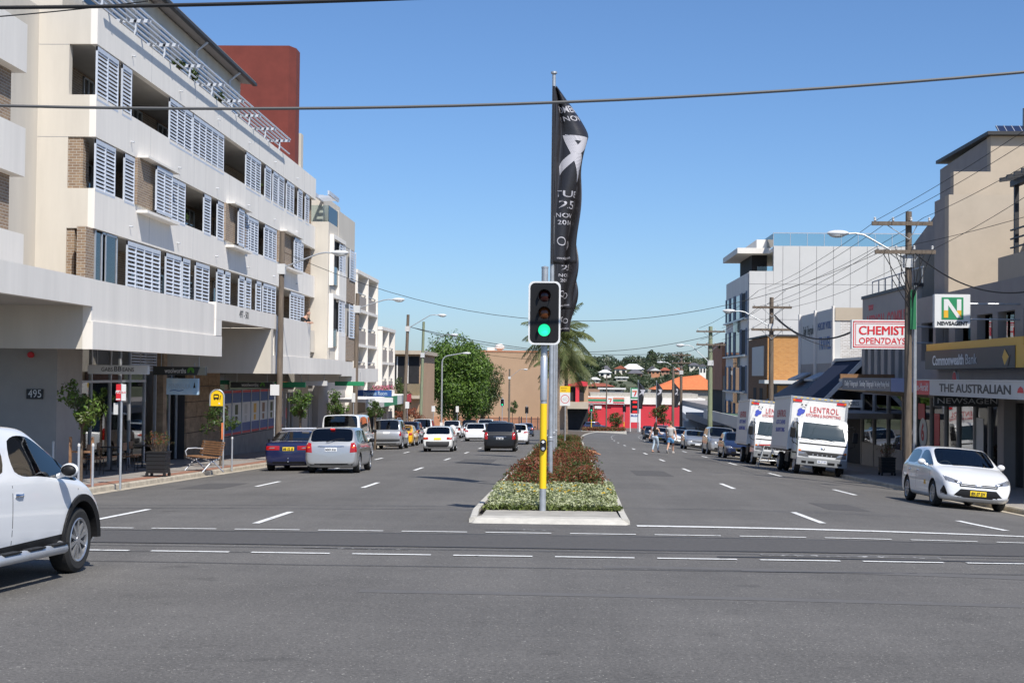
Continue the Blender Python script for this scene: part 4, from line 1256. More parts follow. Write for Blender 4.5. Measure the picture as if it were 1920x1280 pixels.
# tall white panelled block
wb = thing('panelled_building', 'tall white block with grid of pale wall panels and glass roof balustrade', 'building', (20, 124, -4))
Pw = lambda name, m, fn, par=wb: P(name, m, fn, par)
YW = 118.0
zr = [lz(v, YW, 1500) for v in (720, 662, 600, 534, 462)]
pxs = [1402 + 31.25 * i for i in range(13)]
for i in range(12):
    for j in range(4):
        xa, xb = lx(pxs[i], YW), lx(pxs[i + 1], YW)
        za, zb_ = zr[j], zr[j + 1]
        if i == 0 and j == 3:
            zb_ = lz(509, YW, 1450)
        if i == 1 and j == 3:
            Pw('panel', 'pale_grey_panel', lambda b: b.box(xa + 0.015, lx(1447, YW), YW, YW + 0.06, za + 0.015, lz(509, YW, 1450)))
            xa = lx(1447, YW)
        Pw('panel', 'pale_grey_panel', lambda b: b.box(xa + 0.015, xb - 0.015, YW, YW + 0.06, za + 0.015, zb_ - 0.015))
Pw('side_wall', 'panel_joint', lambda b: (b.box(14.92, lx(1447, YW), YW + 0.06, YW + 0.4, -4, lz(510, YW, 1450)), b.box(lx(1447, YW), 32, YW + 0.06, YW + 0.4, -4, lz(463, YW, 1450))))
Pw('street_wall', 'white_wall', lambda b: b.box(14.85, 15.1, YW + 0.41, 134, -4, 10.2))
Pw('roof_slab', 'white_wall', lambda b: b.box(lx(1447, YW), 32, YW + 0.4, 134, 11.9, 12.2))
Pw('terrace_floor', 'white_wall', lambda b: b.box(15.1, lx(1447, YW), YW + 0.4, 134, 9.4, 9.7))
Pw('penthouse', 'dark_interior', lambda b: b.box(15.6, lx(1448, YW), YW + 4, 130, 9.7, 12.0))
Pw('penthouse_roof', 'white_wall', lambda b: (b.box(14.2, lx(1448, YW), YW + 2.2, 131, 11.9, 12.35), b.box(16.0, lx(1448, YW), YW + 4, 130, 12.35, 13.2)))
Pw('balustrade', 'glass_rail', lambda b: (b.box(lx(1447, YW), 32, YW + 0.2, YW + 0.23, 12.3, 13.35), b.box(lx(1447, YW), lx(1447, YW) + 0.03, YW + 0.2, 133, 12.3, 13.35), b.box(15.6, 17, YW + 0.5, YW + 0.53, 9.7, 10.7)))
Pw('handrail', 'alu', lambda b: b.box(lx(1447, YW), 32, YW + 0.18, YW + 0.25, 13.35, 13.42))
for i in range(9):
    Pw('baluster', 'alu', lambda b: b.box(lx(1447, YW) + i * 1.35, lx(1447, YW) + i * 1.35 + 0.04, YW + 0.17, YW + 0.25, 12.2, 13.38))
for f_ in range(4):
    zf = 6.9 - f_ * 3.0
    for (a, c) in ((119.0, 121.8), (123.0, 126.4), (127.6, 130.0), (131, 133.4)):
        w = Pw('window', 'dark_interior' if a < 122 else 'glass_window', lambda b: b.box(14.80, 14.86, a, c, zf - 0.2, zf + 1.75))
        Pw('window_frame', 'shade_blue', lambda b: (b.box(14.74, 14.87, a - 0.25, a, zf - 0.3, zf + 1.85), b.box(14.74, 14.87, c, c + 0.25, zf - 0.3, zf + 1.85)), w)
    Pw('slab_edge', 'alu', lambda b: b.box(14.55, 14.85, YW + 0.41, 134, zf - 0.42, zf - 0.3))
    Pw('balcony_glass', 'glass_rail', lambda b: b.box(14.6, 14.63, 123.2, 126.2, zf - 1.3, zf - 0.45))
Pw('lower_front', 'shade_blue', lambda b: b.box(14.7, 14.84, YW + 0.41, 134, -3.5, -2.4))
# terracotta shop past the white block, and dark shops along to the corner
tc = thing('shop_building', 'small terracotta rendered shop with a roof shrub beyond the white block', 'building', (17, 138, -4.5))
P('wall', 'terracotta', lambda b: b.box(14.6, 22, 135, 148, 0.6, lz(642, 136, 1345)), tc)
P('upper_wall', 'beige_wall', lambda b: b.box(14.7, 22, 134.95, 135.2, -2.5, 1.9), tc)
P('awning', 'taupe_wall', lambda b: b.box(12.6, 15, 128, 150, -2.4, -1.8), tc)
P('wall_lower', 'dark_interior', lambda b: b.box(14.9, 22, 135.2, 148, -4.5, 0.6), tc)
dk = thing('shop_row', 'row of shaded shops with long awning running to the far corner', 'building', (18, 180, -5))
P('wall', 'taupe_wall', lambda b: b.box(17.5, 26, 150, 215, -8, -1.6), dk)
P('awning', 'sign_grey', lambda b: b.prism([(12.9, 150), (14.5, 180), (17.2, 210), (19, 210), (19, 150)], 'z', -2.9, -2.3), dk)
P('shopfront', 'dark_interior', lambda b: b.prism([(15.4, 150), (16.4, 180), (18.8, 210), (19.5, 210), (19.5, 150)], 'z', -8, -2.9), dk)
P('awning_end', 'alu', lambda b: b.prism([(12.3, -3.3), (15.8, -3.3), (16.2, -2.7), (12.3, -2.7)], 'y', 149.4, 149.9), dk)
for (a, c, m_) in ((13.2, 13.7, 'sign_pale_blue'), (14.4, 14.9, 'sign_green')):
    P('poster', m_, lambda b: b.box(a + 0.4, c + 0.5, 149.2, 149.3, -6.0, -4.2), dk)

# ================================================================ the far corner: petrol shop, red wall, houses, hillside
sv = thing('service_station', 'red walled convenience store with white band across the far intersection', 'building', (20, 300, -8.4))
Ps = lambda name, m, fn, par=sv: P(name, m, fn, par)
YS = 300.0
Ps('wall', 'red_paint', lambda b: b.box(lx(1100, YS), lx(1330, YS), YS, YS + 16, -9, lz(757, YS, 1150)))
Ps('band', 'white_wall', lambda b: b.box(lx(1190, YS), lx(1322, YS), YS - 0.3, YS + 16, lz(757, YS, 1150), lz(745, YS, 1150)))
Ps('upper_band', 'white_wall', lambda b: b.box(lx(1100, YS), lx(1189.9, YS), YS - 0.4, YS + 16, lz(757, YS, 1150), lz(743, YS, 1150)))
Ps('roof_band', 'concrete', lambda b: b.box(lx(1108, YS), lx(1310, YS), YS + 2, YS + 20, lz(746, YS, 1150), lz(737, YS, 1150)))
yk = 733
for (m_, a, c) in (('sign_white', 757, 743), ('orange_tile', 747.5, 745.2), ('sign_green', 752.0, 748.5), ('sign_red', 755.2, 753.2)):
    Ps('stripe', m_, lambda b: b.box(lx(1101, YS), lx(1171, YS), YS - (0.55 if m_ != 'sign_white' else 0.5), YS - 0.45, lz(a, YS, 1150), lz(c, YS, 1150)))
def seven(par, X, Y, z, s):
    b = MB()
    b.add([(X - 0.5 * s, Y, z + 0.5 * s), (X + 0.5 * s, Y, z + 0.5 * s), (X + 0.42 * s, Y, z + 0.22 * s), (X - 0.5 * s, Y, z + 0.22 * s)], [(0, 1, 2, 3)], 0)
    b.add([(X + 0.15 * s, Y, z + 0.22 * s), (X + 0.42 * s, Y, z + 0.22 * s), (X + 0.12 * s, Y, z - 0.6 * s), (X - 0.18 * s, Y, z - 0.6 * s)], [(0, 1, 2, 3)], 1)
    b.build('numeral', ['orange_tile', 'sign_red'], par, world=True)
tile = Ps('logo_tile', 'sign_white', lambda b: b.box(lx(1139, YS), lx(1150, YS), YS - 0.7, YS - 0.56, lz(757, YS, 1150), lz(744, YS, 1150)))
seven(sv, lx(1144.5, YS), YS - 0.72, lz(750, YS, 1150), 0.75)
Ps('small_sign', 'sign_white', lambda b: b.box(lx(1116, YS), lx(1129, YS), YS - 0.2, YS, lz(766, YS, 1150), lz(760, YS, 1150)))
py_ = thing('price_pylon', 'tall green and white petrol price pylon with glowing red digits', 'sign', (lx(1191, 275), 275, -8.3))
YP = 275.0
Pp = lambda name, m, fn, par=py_: P(name, m, fn, par)
Pp('post', 'sign_white', lambda b: (b.box(lx(1182.2, YP), lx(1183.6, YP), YP, YP + 0.4, -8.5, lz(727, YP, 1190)), b.box(lx(1199, YP), lx(1202, YP), YP, YP + 0.4, -8.5, lz(748, YP, 1190))))
Pp('head_panel', 'sign_green', lambda b: b.box(lx(1183, YP), lx(1199, YP), YP - 0.05, YP + 0.45, lz(747, YP, 1190), lz(727, YP, 1190)))
Pp('logo_tile', 'sign_white', lambda b: b.box(lx(1185, YP), lx(1196, YP), YP - 0.1, YP - 0.06, lz(744, YP, 1190), lz(729, YP, 1190)))
seven(py_, lx(1190.5, YP), YP - 0.13, lz(736.5, YP, 1190), 0.9)
Pp('price_board', 'black_paint', lambda b: b.box(lx(1183, YP), lx(1199, YP), YP - 0.05, YP + 0.4, lz(774, YP, 1190), lz(749, YP, 1190)))
for v in (753, 762, 771):
    Pp('price_digits', 'signal_brake', lambda b: b.box(lx(1187, YP), lx(1195, YP), YP - 0.09, YP - 0.06, lz(v + 1.8, YP, 1190), lz(v - 1.2, YP, 1190)))
Pp('fuel_panel', 'sign_white', lambda b: b.box(lx(1183, YP), lx(1199, YP), YP - 0.05, YP + 0.4, lz(791, YP, 1190), lz(775, YP, 1190)))
text('Mobil', (lx(1190.5, YP), YP - 0.06, lz(779, YP, 1190)), 0.62, 'sign_blue', py_, bold=0.02)
rs_ = thing('corner_shop', 'red pedimented corner shop with beige awning and dark shopfront beyond the median', 'building', (2.5, 262, -8))
YC = 272.0
Pr = lambda name, m, fn, par=rs_: P(name, m, fn, par)
Pr('wall', 'tan_wall', lambda b: b.box(lx(1020, YC), lx(1104, YC), YC + 1, YC + 14, -9, lz(722, YC, 1080)))
Pr('pediment', 'red_paint', lambda b: b.prism([(lx(1062, YC), lz(722, YC)), (lx(1102, YC), lz(722, YC)), (lx(1103, YC), lz(714, YC)), (lx(1090, YC), lz(713, YC)), (lx(1062, YC), lz(722, YC) + 0.2)], 'y', YC, YC + 1))
Pr('post', 'red_paint', lambda b: (b.box(lx(1080, YC), lx(1087, YC), YC + 0.1, YC + 0.8, lz(752, YC), lz(722, YC)), b.box(lx(1062, YC), lx(1068, YC), YC + 0.1, YC + 0.8, lz(752, YC), lz(722, YC))))
Pr('recess_shade', 'dark_interior', lambda b: b.box(lx(1066, YC), lx(1096, YC), YC + 0.85, YC + 0.95, lz(750, YC), lz(724, YC)))  # dark sheet, shade behind the posts put into its colour
Pr('awning', 'beige_wall', lambda b: b.box(lx(1058, YC), lx(1104, YC), YC - 3, YC + 1, lz(764, YC), lz(752, YC)))
Pr('shopfront', 'dark_interior', lambda b: b.box(lx(1062, YC), lx(1104, YC), YC + 0.8, YC + 0.99, -9, lz(764, YC)))
of = thing('house', 'house with a broad bright orange tiled roof behind the petrol shop', 'house', (lx(1280, 330), 330, -8.4))
YO = 335.0
P('wall', 'concrete', lambda b: b.box(lx(1215, YO), lx(1345, YO), YO, YO + 12, -9, lz(731, YO, 1280)), of)
b = MB()
xa, xb, za, zb_ = lx(1222, YO), lx(1350, YO), lz(730, YO, 1280), lz(707, YO, 1280)
b.add([(xa, YO - 1, za), (xb, YO - 1, za), (xb, YO + 13, za), (xa, YO + 13, za), (xa + 6.5, YO + 6, zb_), (xb - 4, YO + 6, zb_ + 0.6)],
      [(0, 1, 5, 4), (1, 2, 5), (2, 3, 4, 5), (3, 0, 4), (0, 3, 2, 1)])
b.build('roof', 'orange_tile', of, world=True)

# houses on the hillside, each with walls, roof and windows
def house(px, py, Y, wpx, hpx, wall, roof, label, rtype='hip', rh=0.5):
    w = wpx * Y / 2750
    h = hpx * Y / 2750
    X = lx(px, Y)
    z = lz(py, Y, px)
    t = thing('hill_house', label, 'house', (X, Y, z - 1.2))
    d = w * 0.8
    hw = h * (1 - rh)
    b_ = MB()
    b_.box(-w / 2, w / 2, 0, d, -2.5, 1.2 + hw)
    b_.build('wall', wall, t)
    b_ = MB()
    e = 0.5
    z0, z1 = 1.2 + hw, 1.2 + h
    if rtype == 'hip':
        b_.add([(-w / 2 - e, -e, z0), (w / 2 + e, -e, z0), (w / 2 + e, d + e, z0), (-w / 2 - e, d + e, z0), (-w * 0.18, d / 2, z1), (w * 0.18, d / 2, z1)],
               [(0, 1, 5, 4), (1, 2, 5), (2, 3, 4, 5), (3, 0, 4), (0, 3, 2, 1)])
    elif rtype == 'gable':
        b_.prism([(-w / 2 - e, z0), (w / 2 + e, z0), (0, z1)], 'y', -e, d + e)
    else:
        b_.box(-w / 2 - e, w / 2 + e, -e, d + e, z0, z1)
    b_.build('roof', roof, t)
    n = max(2, int(w / 3.5))
    for i in range(n):
        xx = -w / 2 + w * (i + 0.5) / n
        b_ = MB()
        b_.box(xx - w / n * 0.26, xx + w / n * 0.26, -0.06, 0.02, 1.2 + hw * 0.25, 1.2 + hw * 0.78)
        b_.build('window', 'dark_interior' if i % 2 else 'glass_window', t)
    return t
mat('roof_grey', (0.10, 0.10, 0.115), 0.8, var=0.15, scale=0.5)
mat('roof_red', (0.30, 0.085, 0.05), 0.8, var=0.2, scale=0.5)
mat('roof_pale', (0.66, 0.66, 0.64), 0.7)
mat('house_brick', (0.34, 0.20, 0.14), 0.9, var=0.1, scale=0.5)
mat('house_cream', (0.62, 0.58, 0.50), 0.9)
hh = [
    (1136, 706, 640, 18, 21, 'house_brick', 'roof_grey', 'brick hill house with dark hipped roof under the skyline trees', 'hip', .4),
    (1164, 703, 600, 22, 18, 'house_cream', 'roof_red', 'cream hill house with brown red roof and two storeys', 'gable', .35),
    (1187, 702, 650, 40, 20, 'house_cream', 'roof_pale', 'large hill house with a wide flat white roof', 'hip', .5),
    (1192, 708, 560, 26, 16, 'house_brick', 'roof_grey', 'dark roofed hill house below the wide white roof', 'hip', .5),
    (1224, 706, 620, 20, 20, 'house_brick', 'roof_grey', 'hill house with grey gable left of the far timber pole', 'gable', .45),
    (1135, 706, 520, 22, 13, 'white_wall', 'roof_pale', 'small white hill cottage left of the red roofed house', 'hip', .4),
    (1229, 702, 540, 16, 12, 'terracotta', 'roof_pale', 'pink gabled hill house with a columned front', 'gable', .4),
    (1247, 700, 580, 16, 11, 'house_brick', 'roof_red', 'low hill house with red hipped roof by the far poles', 'hip', .5),
    (1317, 702, 480, 12, 20, 'white_wall', 'roof_grey', 'narrow white two-storey hill house beside the green pole', 'gable', .25),
    (1301, 692, 660, 18, 12, 'house_cream', 'roof_grey', 'pale hill house at the right end of the ridge', 'hip', .4),
    (1106, 690, 680, 12, 6, 'white_wall', 'roof_pale', 'tiny white roofed hill house at left of the ridge', 'hip', .4),
    (1166, 712, 470, 20, 6, 'house_cream', 'roof_pale', 'pale shed roof low on the hillside', 'flat', .4),
    (1116, 716, 430, 18, 9, 'house_cream', 'roof_pale', 'white roofed cottage low on the slope at left', 'hip', .5),
    (1272, 699, 560, 14, 10, 'house_brick', 'roof_red', 'small brick hill house with red roof right of centre', 'hip', .5),
    (1125, 728, 390, 52, 10, 'house_brick', 'roof_red', 'long low house with dull red roof behind the petrol shop', 'hip', .6),
    (1148, 734, 350, 44, 7, 'house_cream', 'roof_pale', 'flat pale factory roof just behind the petrol shop', 'flat', .4),
]
for a in hh:
    house(*a)

# ================================================================ vehicles
def paint(name, col, metal=0.0, rough=0.28):
    return mat('paint_' + name, col, rough, metal=metal, coat=0.35 if name == 'black' else 1.0)
paint('white', (0.78, 0.79, 0.80))
paint('old_white', (0.70, 0.70, 0.68), rough=0.4)
paint('silver', (0.46, 0.47, 0.48), 0.55, 0.32)
paint('grey_silver', (0.36, 0.37, 0.39), 0.55, 0.32)
paint('navy', (0.012, 0.018, 0.075), 0.25)
paint('dark_blue', (0.02, 0.03, 0.08), 0.3)
paint('black', (0.004, 0.0045, 0.006), 0.0, 0.4)
paint('yellow', (0.80, 0.42, 0.01))
paint('maroon', (0.07, 0.012, 0.02), 0.3)
paint('steel_blue', (0.05, 0.08, 0.14), 0.35)

def eval_mesh(o):
    dg = bpy.context.evaluated_depsgraph_get()
    return bpy.data.meshes.new_from_object(o.evaluated_get(dg))

wheel_cache = {}
def wheel_meshes(r, w, spokes, rimm):
    key = (r, w, spokes, rimm)
    if key in wheel_cache:
        return wheel_cache[key]
    b = MB()
    h = w / 2
    b.lathe([(r * 0.66, -h * 0.9), (r * 0.86, -h), (r * 0.97, -h * 0.78), (r, -h * 0.4), (r, h * 0.4), (r * 0.97, h * 0.78), (r * 0.86, h), (r * 0.66, h * 0.9), (r * 0.62, h * 0.5), (r * 0.62, -h * 0.5), (r * 0.66, -h * 0.9)], 28, 'x')
    t = bpy.data.meshes.new('wheel')
    t.from_pydata(b.v, [], b.f)
    t.materials.append(M['rubber'])
    b = MB()
    b.lathe([(r * 0.67, h * 0.92), (r * 0.64, h * 0.98), (r * 0.60, h * 0.9), (r * 0.58, h * 0.3)], 28, 'x', mi=0)
    b.lathe([(r * 0.60, h * 0.32), (0.0, h * 0.30)], 20, 'x', mi=1)
    b.lathe([(0.0, h * 0.92), (r * 0.13, h * 0.9), (r * 0.16, h * 0.6)], 14, 'x', mi=0)
    for i in range(spokes):
        T = Matrix.Rotation(2 * math.pi * i / spokes, 4, 'X')
        sw = 5.0 / max(5, spokes)
        b.prism([(-r * 0.075 * sw, r * 0.08), (r * 0.075 * sw, r * 0.08), (r * 0.12 * sw, r * 0.63), (-r * 0.12 * sw, r * 0.63)], 'x', h * 0.5, h * 0.86, 0, T)
    m_ = bpy.data.meshes.new('rim')
    m_.from_pydata(b.v, [], b.f)
    m_.materials.append(M[rimm])
    m_.materials.append(M['rim_dark'])
    m_.polygons.foreach_set('material_index', b.m)
    for q in (t, m_):
        q.polygons.foreach_set('use_smooth', [True] * len(q.polygons))
        q.set_sharp_from_angle(angle=R(35))
    wheel_cache[key] = (t, m_)
    return wheel_cache[key]

def add_wheel(parent, x, y, z, r, w, spokes=5, rimm='rim'):
    t, m_ = wheel_meshes(r, w, spokes, rimm)
    o = bpy.data.objects.new('wheel', t)
    COL.objects.link(o)
    o.parent = parent
    o.location = (x, y, z)
    if x < 0:
        o.rotation_euler = (0, 0, math.pi)
    q = bpy.data.objects.new('rim', m_)
    COL.objects.link(q)
    q.parent = o
    return o

def patch(bvh, corners, axis, m, name, parent, thick=0.012, nu=8, nv=4, sink=0.02, zlim=None):
    """a piece of trim laid on the bodywork: four corners in the view plane of `axis`, cast on to the body"""
    sgn = -1 if axis[1] == '+' else 1
    D = {'x': Vector((1, 0, 0)), 'y': Vector((0, 1, 0))}[axis[0]] * sgn      # ray direction
    def p3(u, v):
        return Vector((-8 * D.x, u, v)) if axis[0] == 'x' else Vector((u, -8 * D.y, v))
    top, low = [], []
    (a, b_, c, d) = [Vector(q) for q in corners]
    for j in range(nv + 1):
        for i in range(nu + 1):
            s, t = i / nu, j / nv
            q = (a * (1 - s) + b_ * s) * (1 - t) + (d * (1 - s) + c * s) * t
            o = p3(q.x, q.y)
            hit = bvh.ray_cast(o, D)
            if hit[0] is None:
                near_ = bvh.find_nearest(o + D * 8)
                loc = near_[0]
            else:
                loc = hit[0]
            edge = i in (0, nu) or j in (0, nv)
            top.append(loc - D * (thick * (0.35 if edge else 1.0)))
            low.append(loc + D * sink)
    n = nu + 1
    vs_ = top + low
    o_ = len(top)
    fs = []
    for j in range(nv):
        for i in range(nu):
            fs.append((j * n + i, j * n + i + 1, (j + 1) * n + i + 1, (j + 1) * n + i))
    rim = [i for i in range(n)] + [j * n + nu for j in range(1, nv + 1)] + [nv * n + i for i in range(nu - 1, -1, -1)] + [j * n for j in range(nv - 1, 0, -1)]
    for k_ in range(len(rim)):
        p, q = rim[k_], rim[(k_ + 1) % len(rim)]
        fs.append((p, o_ + p, o_ + q, q))
    me = bpy.data.meshes.new(name)
    me.from_pydata(vs_, [], fs)
    bm_ = bmesh.new()
    bm_.from_mesh(me)
    bmesh.ops.recalc_face_normals(bm_, faces=bm_.faces)
    bm_.to_mesh(me)
    bm_.free()
    me.materials.append(M[m])
    return link(name, me, parent, smooth=True, sharp=50)

def car(name, label, cat, loc, rz, paintm, spec, group=None, tilt=0.0, pitch=None):
    """spec: dict of proportions in metres; local +y is the front"""
    g = dict(L=4.2, W=1.7, H=1.47, gc=0.17, hood=0.98, nose=0.70, cowl=1.05, wst=0.35, bp=-0.35, rr=-1.35, rb=-1.75, deck=0.98, tail=0.92,
             belt=0.93, wr=0.31, fa=0.85, ra=0.78, roofw=0.80, kind='hatch', spokes=5, rim='rim', detail=1, glass='glass_car', rearglass='glass_car_dark',
             arch=1.0, quarter=True, lower='body', plate='plate_white', ptext=None, taillow=0.0, rails=False, face='rear')
    g.update(spec)
    L, W, H = g['L'], g['W'], g['H']
    hw = W / 2
    zu = g['gc']
    yf, yr = L / 2, -L / 2
    t = thing(name, label, cat, loc, rz, group)
    t.rotation_euler = (math.atan(-GRADE) * (1 if abs(rz) < 1 else -1) if pitch is None else pitch, tilt, rz)
    rw = hw * g['roofw']
    # stations front to rear: y, top height, width factor, greenhouse flag
    cowl, wst, bp, rr, rb = g['cowl'], g['wst'], g['bp'], g['rr'], g['rb']
    st = [
        (yf, g['nose'] - 0.16, 0.72, 0), (yf - 0.05, g['nose'] - 0.03, 0.86, 0), (yf - 0.22, g['nose'] + 0.04, 0.95, 0),
        ((yf - 0.22) * 0.5 + cowl * 0.5, g['hood'] * 0.5 + g['nose'] * 0.5 + 0.06, 0.99, 0), (cowl + 0.10, g['hood'] - 0.01, 1, 0), (cowl, g['hood'] + 0.015, 1, 0),
        (wst, H - 0.035, 1, 1), (wst - 0.18, H - 0.012, 1, 1), (bp + 0.045, H, 1, 1), (bp - 0.045, H, 1, 1),
        ((bp + rr) / 2, H - 0.008, 1, 1), (rr + 0.12, H - 0.03, 1, 1), (rr, H - 0.055, 0.995, 1), (rb, g['deck'] + 0.02, 0.985, 0)]
    if g['kind'] == 'sedan':
        st += [(rb - 0.06, g['deck'], 0.985, 0), (yr + 0.12, g['tail'] + 0.02, 0.95, 0), (yr + 0.03, g['tail'] - 0.06, 0.9, 0), (yr, g['tail'] - 0.25, 0.86, 0)]
    else:
        st += [(min(rb - 0.03, yr + 0.12), g['deck'] - 0.03, 0.97, 0), (yr + 0.035, g['tail'] - 0.08, 0.92, 0), (yr, g['tail'] - 0.30, 0.88, 0)]
    rings = []
    for (y, zt, wf, gh) in st:
        w = hw * wf
        u = zu + (0.10 if y > yf - 0.1 or y < yr + 0.1 else 0.0)
        zb = g['belt'] + 0.02 * (1 - (y - yr) / L)
        if gh:
            pts = [(0, u), (w * 0.84, u), (w * 0.965, u + 0.07), (w, u + 0.34), (w * 0.985, zb - 0.03), (w * 0.955, zb + 0.025),
                   (rw + 0.015, zt - 0.095), (rw - 0.035, zt - 0.035), (rw * 0.80, zt - 0.006), (0, zt + 0.012)]
        else:
            zt2 = min(zt, 99)
            pts = [(0, u), (w * 0.84, u), (w * 0.965, u + 0.07), (w, min(u + 0.34, zt2 - 0.2)), (w * 0.985, zt2 - 0.11), (w * 0.95, zt2 - 0.05),
                   (w * 0.91, zt2 - 0.03), (w * 0.83, zt2 - 0.012), (w * 0.62, zt2), (0, zt2 + 0.012)]
        rings.append([(x, y, z) for (x, z) in pts] + [(-x, y, z) for (x, z) in pts[-2:0:-1]])
    nR = len(rings[0])
    verts = [p for r_ in rings for p in r_]
    faces, mids = [], []
    S = len(rings)
    GH0 = 5                                       # cowl station index
    for i in range(S - 1):
        for k_ in range(nR):
            k2 = (k_ + 1) % nR
            seg = k_ if k_ < 9 else nR - 1 - k_
            side = 1 if k_ < 9 else -1
            mid = 0
            if seg in (7, 8):
                if i == GH0:
                    mid = 1
                elif i == 12:
                    mid = 2
            if seg == 5:
                if i in (5, 6, 7):
                    mid = 3 if side > 0 else 5
                elif i in (9, 10):
                    mid = 4 if side > 0 else 6
                elif i == 11 and g['quarter']:
                    mid = 4 if side > 0 else 6
            faces.append((i * nR + k_, i * nR + k2, (i + 1) * nR + k2, (i + 1) * nR + k_))
            mids.append(mid)
    faces.append(tuple(range(nR))[::-1])
    faces.append(tuple(range((S - 1) * nR, S * nR)))
    mids += [0, 0]
    me = bpy.data.meshes.new('shell')
    me.from_pydata(verts, [], faces)
    for k_ in range(8):
        me.materials.append(M[paintm] if k_ == 0 else (M['dark_trim'] if k_ == 7 else M[g['glass']]))
    me.polygons.foreach_set('material_index', mids)
    bm_ = bmesh.new()
    bm_.from_mesh(me)
    cl = bm_.edges.layers.float.get('crease_edge') or bm_.edges.layers.float.new('crease_edge')
    for e in bm_.edges:
        ms = [f.material_index for f in e.link_faces]
        if len(ms) == 2 and ms[0] != ms[1]:
            e[cl] = 0.6
    bmesh.ops.recalc_face_normals(bm_, faces=bm_.faces)
    bm_.to_mesh(me)
    bm_.free()
    so = bpy.data.objects.new('shell', me)
    COL.objects.link(so)
    sd = so.modifiers.new('s', 'SUBSURF')
    sd.levels = 2
    sd.render_levels = 2
    # wheel arches
    wr = g['wr']
    ya_, yb_ = yf - g['fa'], yr + g['ra']
    cb = MB()
    for y in (ya_, yb_):
        for s_ in (-1, 1):
            cb.lathe([(0, s_ * (hw - 0.30)), (wr * 1.17 * g['arch'], s_ * (hw - 0.30)), (wr * 1.17 * g['arch'], s_ * (hw + 0.2)), (0, s_ * (hw + 0.2))], 28, 'x', (0, y, wr))
    cm = bpy.data.meshes.new('cut')
    cm.from_pydata(cb.v, [], cb.f)
    for k_ in range(8):
        cm.materials.append(M['dark_trim'])
    cm.polygons.foreach_set('material_index', [7] * len(cm.polygons))
    bm_ = bmesh.new()
    bm_.from_mesh(cm)
    bmesh.ops.remove_doubles(bm_, verts=bm_.verts, dist=1e-5)
    bmesh.ops.recalc_face_normals(bm_, faces=bm_.faces)
    bm_.to_mesh(cm)
    bm_.free()
    co = bpy.data.objects.new('cut', cm)
    COL.objects.link(co)
    bo = so.modifiers.new('b', 'BOOLEAN')
    bo.object = co
    bo.operation = 'DIFFERENCE'
    bo.solver = 'EXACT'
    full = eval_mesh(so)
    bpy.data.objects.remove(so)
    bpy.data.objects.remove(co)
    vs_ = [v.co.copy() for v in full.vertices]
    polys = [tuple(p.vertices) for p in full.polygons]
    pm = [p.material_index for p in full.polygons]
    bvh = BVHTree.FromPolygons(vs_, polys)
    def sub(ids, nm, mats):
        idx = [i for i, q in enumerate(pm) if q in ids]
        used = {}
        fv, ff, fm = [], [], []
        for i in idx:
            f = []
            for v in polys[i]:
                if v not in used:
                    used[v] = len(fv)
                    fv.append(vs_[v])
                f.append(used[v])
            ff.append(f)
            fm.append(ids.index(pm[i]))
        m_ = bpy.data.meshes.new(nm)
        m_.from_pydata(fv, [], ff)
        for q in mats:
            m_.materials.append(M[q])
        if len(mats) > 1:
            m_.polygons.foreach_set('material_index', fm)
        return link(nm, m_, t, smooth=True, sharp=42)
    body = sub([0, 7], 'body', [paintm, 'dark_trim'])
    sub([1], 'windscreen', [g['glass']])
    sub([2], 'rear_window', [g['rearglass']])
    for q in (3, 4, 5, 6):
        sub([q], 'side_window', [g['glass'] if q in (3, 5) else g['rearglass']])
    # wheels
    ww = min(0.235, wr * 0.66)
    for y in (ya_, yb_):
        for s_ in (-1, 1):
            add_wheel(t, s_ * (hw - 0.02 - ww / 2), y, wr, wr, ww, g['spokes'], g['rim'])
    # cabin
    b = MB()
    b.box(-hw * 0.80, hw * 0.80, rb + 0.15, cowl - 0.25, zu + 0.1, zu + 0.30)
    b.box(-hw * 0.86, hw * 0.86, cowl - 0.5, cowl + 0.02, g['belt'] - 0.12, g['belt'] - 0.02)
    for (yy_, xx_) in ((bp + 0.28, -0.37), (bp + 0.28, 0.37), (bp - 0.62, -0.37), (bp - 0.62, 0.37)):
        T = Matrix.Translation((xx_ * hw / 0.85, yy_, zu + 0.3)) @ Matrix.Rotation(R(12), 4, 'X')
        b.box(-0.24, 0.24, -0.07, 0.07, 0, 0.62, 0, T)
        b.box(-0.12, 0.12, -0.04, 0.05, 0.66, 0.84, 0, T)
        b.box(-0.24, 0.24, 0.0, 0.45, 0.0, 0.14, 0, T)
    cx_, cy_, cz_ = 0.38 * hw / 0.85, cowl - 0.62, g['belt'] - 0.02
    ring_ = [(cx_ + 0.18 * math.cos(a), cy_ + 0.08 * math.sin(a), cz_ + 0.17 * math.sin(a)) for a in [i * math.pi / 8 for i in range(17)]]
    b.tube(ring_, 0.016, 6, caps=False)
    b.build('interior', 'seat_cloth', t)
    # mirrors
    for s_ in (-1, 1):
        b = MB()
        my = (cowl + wst) / 2 - 0.12
        b.ball((s_ * (hw + 0.10), my, g['belt'] + 0.09), 0.10, 0.075, 0.075, 12, 8)
        b.tube([(s_ * (hw - 0.04), my + 0.02, g['belt'] + 0.02), (s_ * (hw + 0.06), my, g['belt'] + 0.06)], 0.03, 6)
        mo = b.build('mirror', g.get('mirror', paintm), t, smooth=True)
        b = MB()
        b.ball((s_ * (hw + 0.105), my - 0.045, g['belt'] + 0.09), 0.085, 0.045, 0.06, 12, 8)
        b.build('mirror_glass', 'black_plastic', mo, smooth=True)
    # lamps, plates and trim
    nz, tz = g['nose'], g['tail']
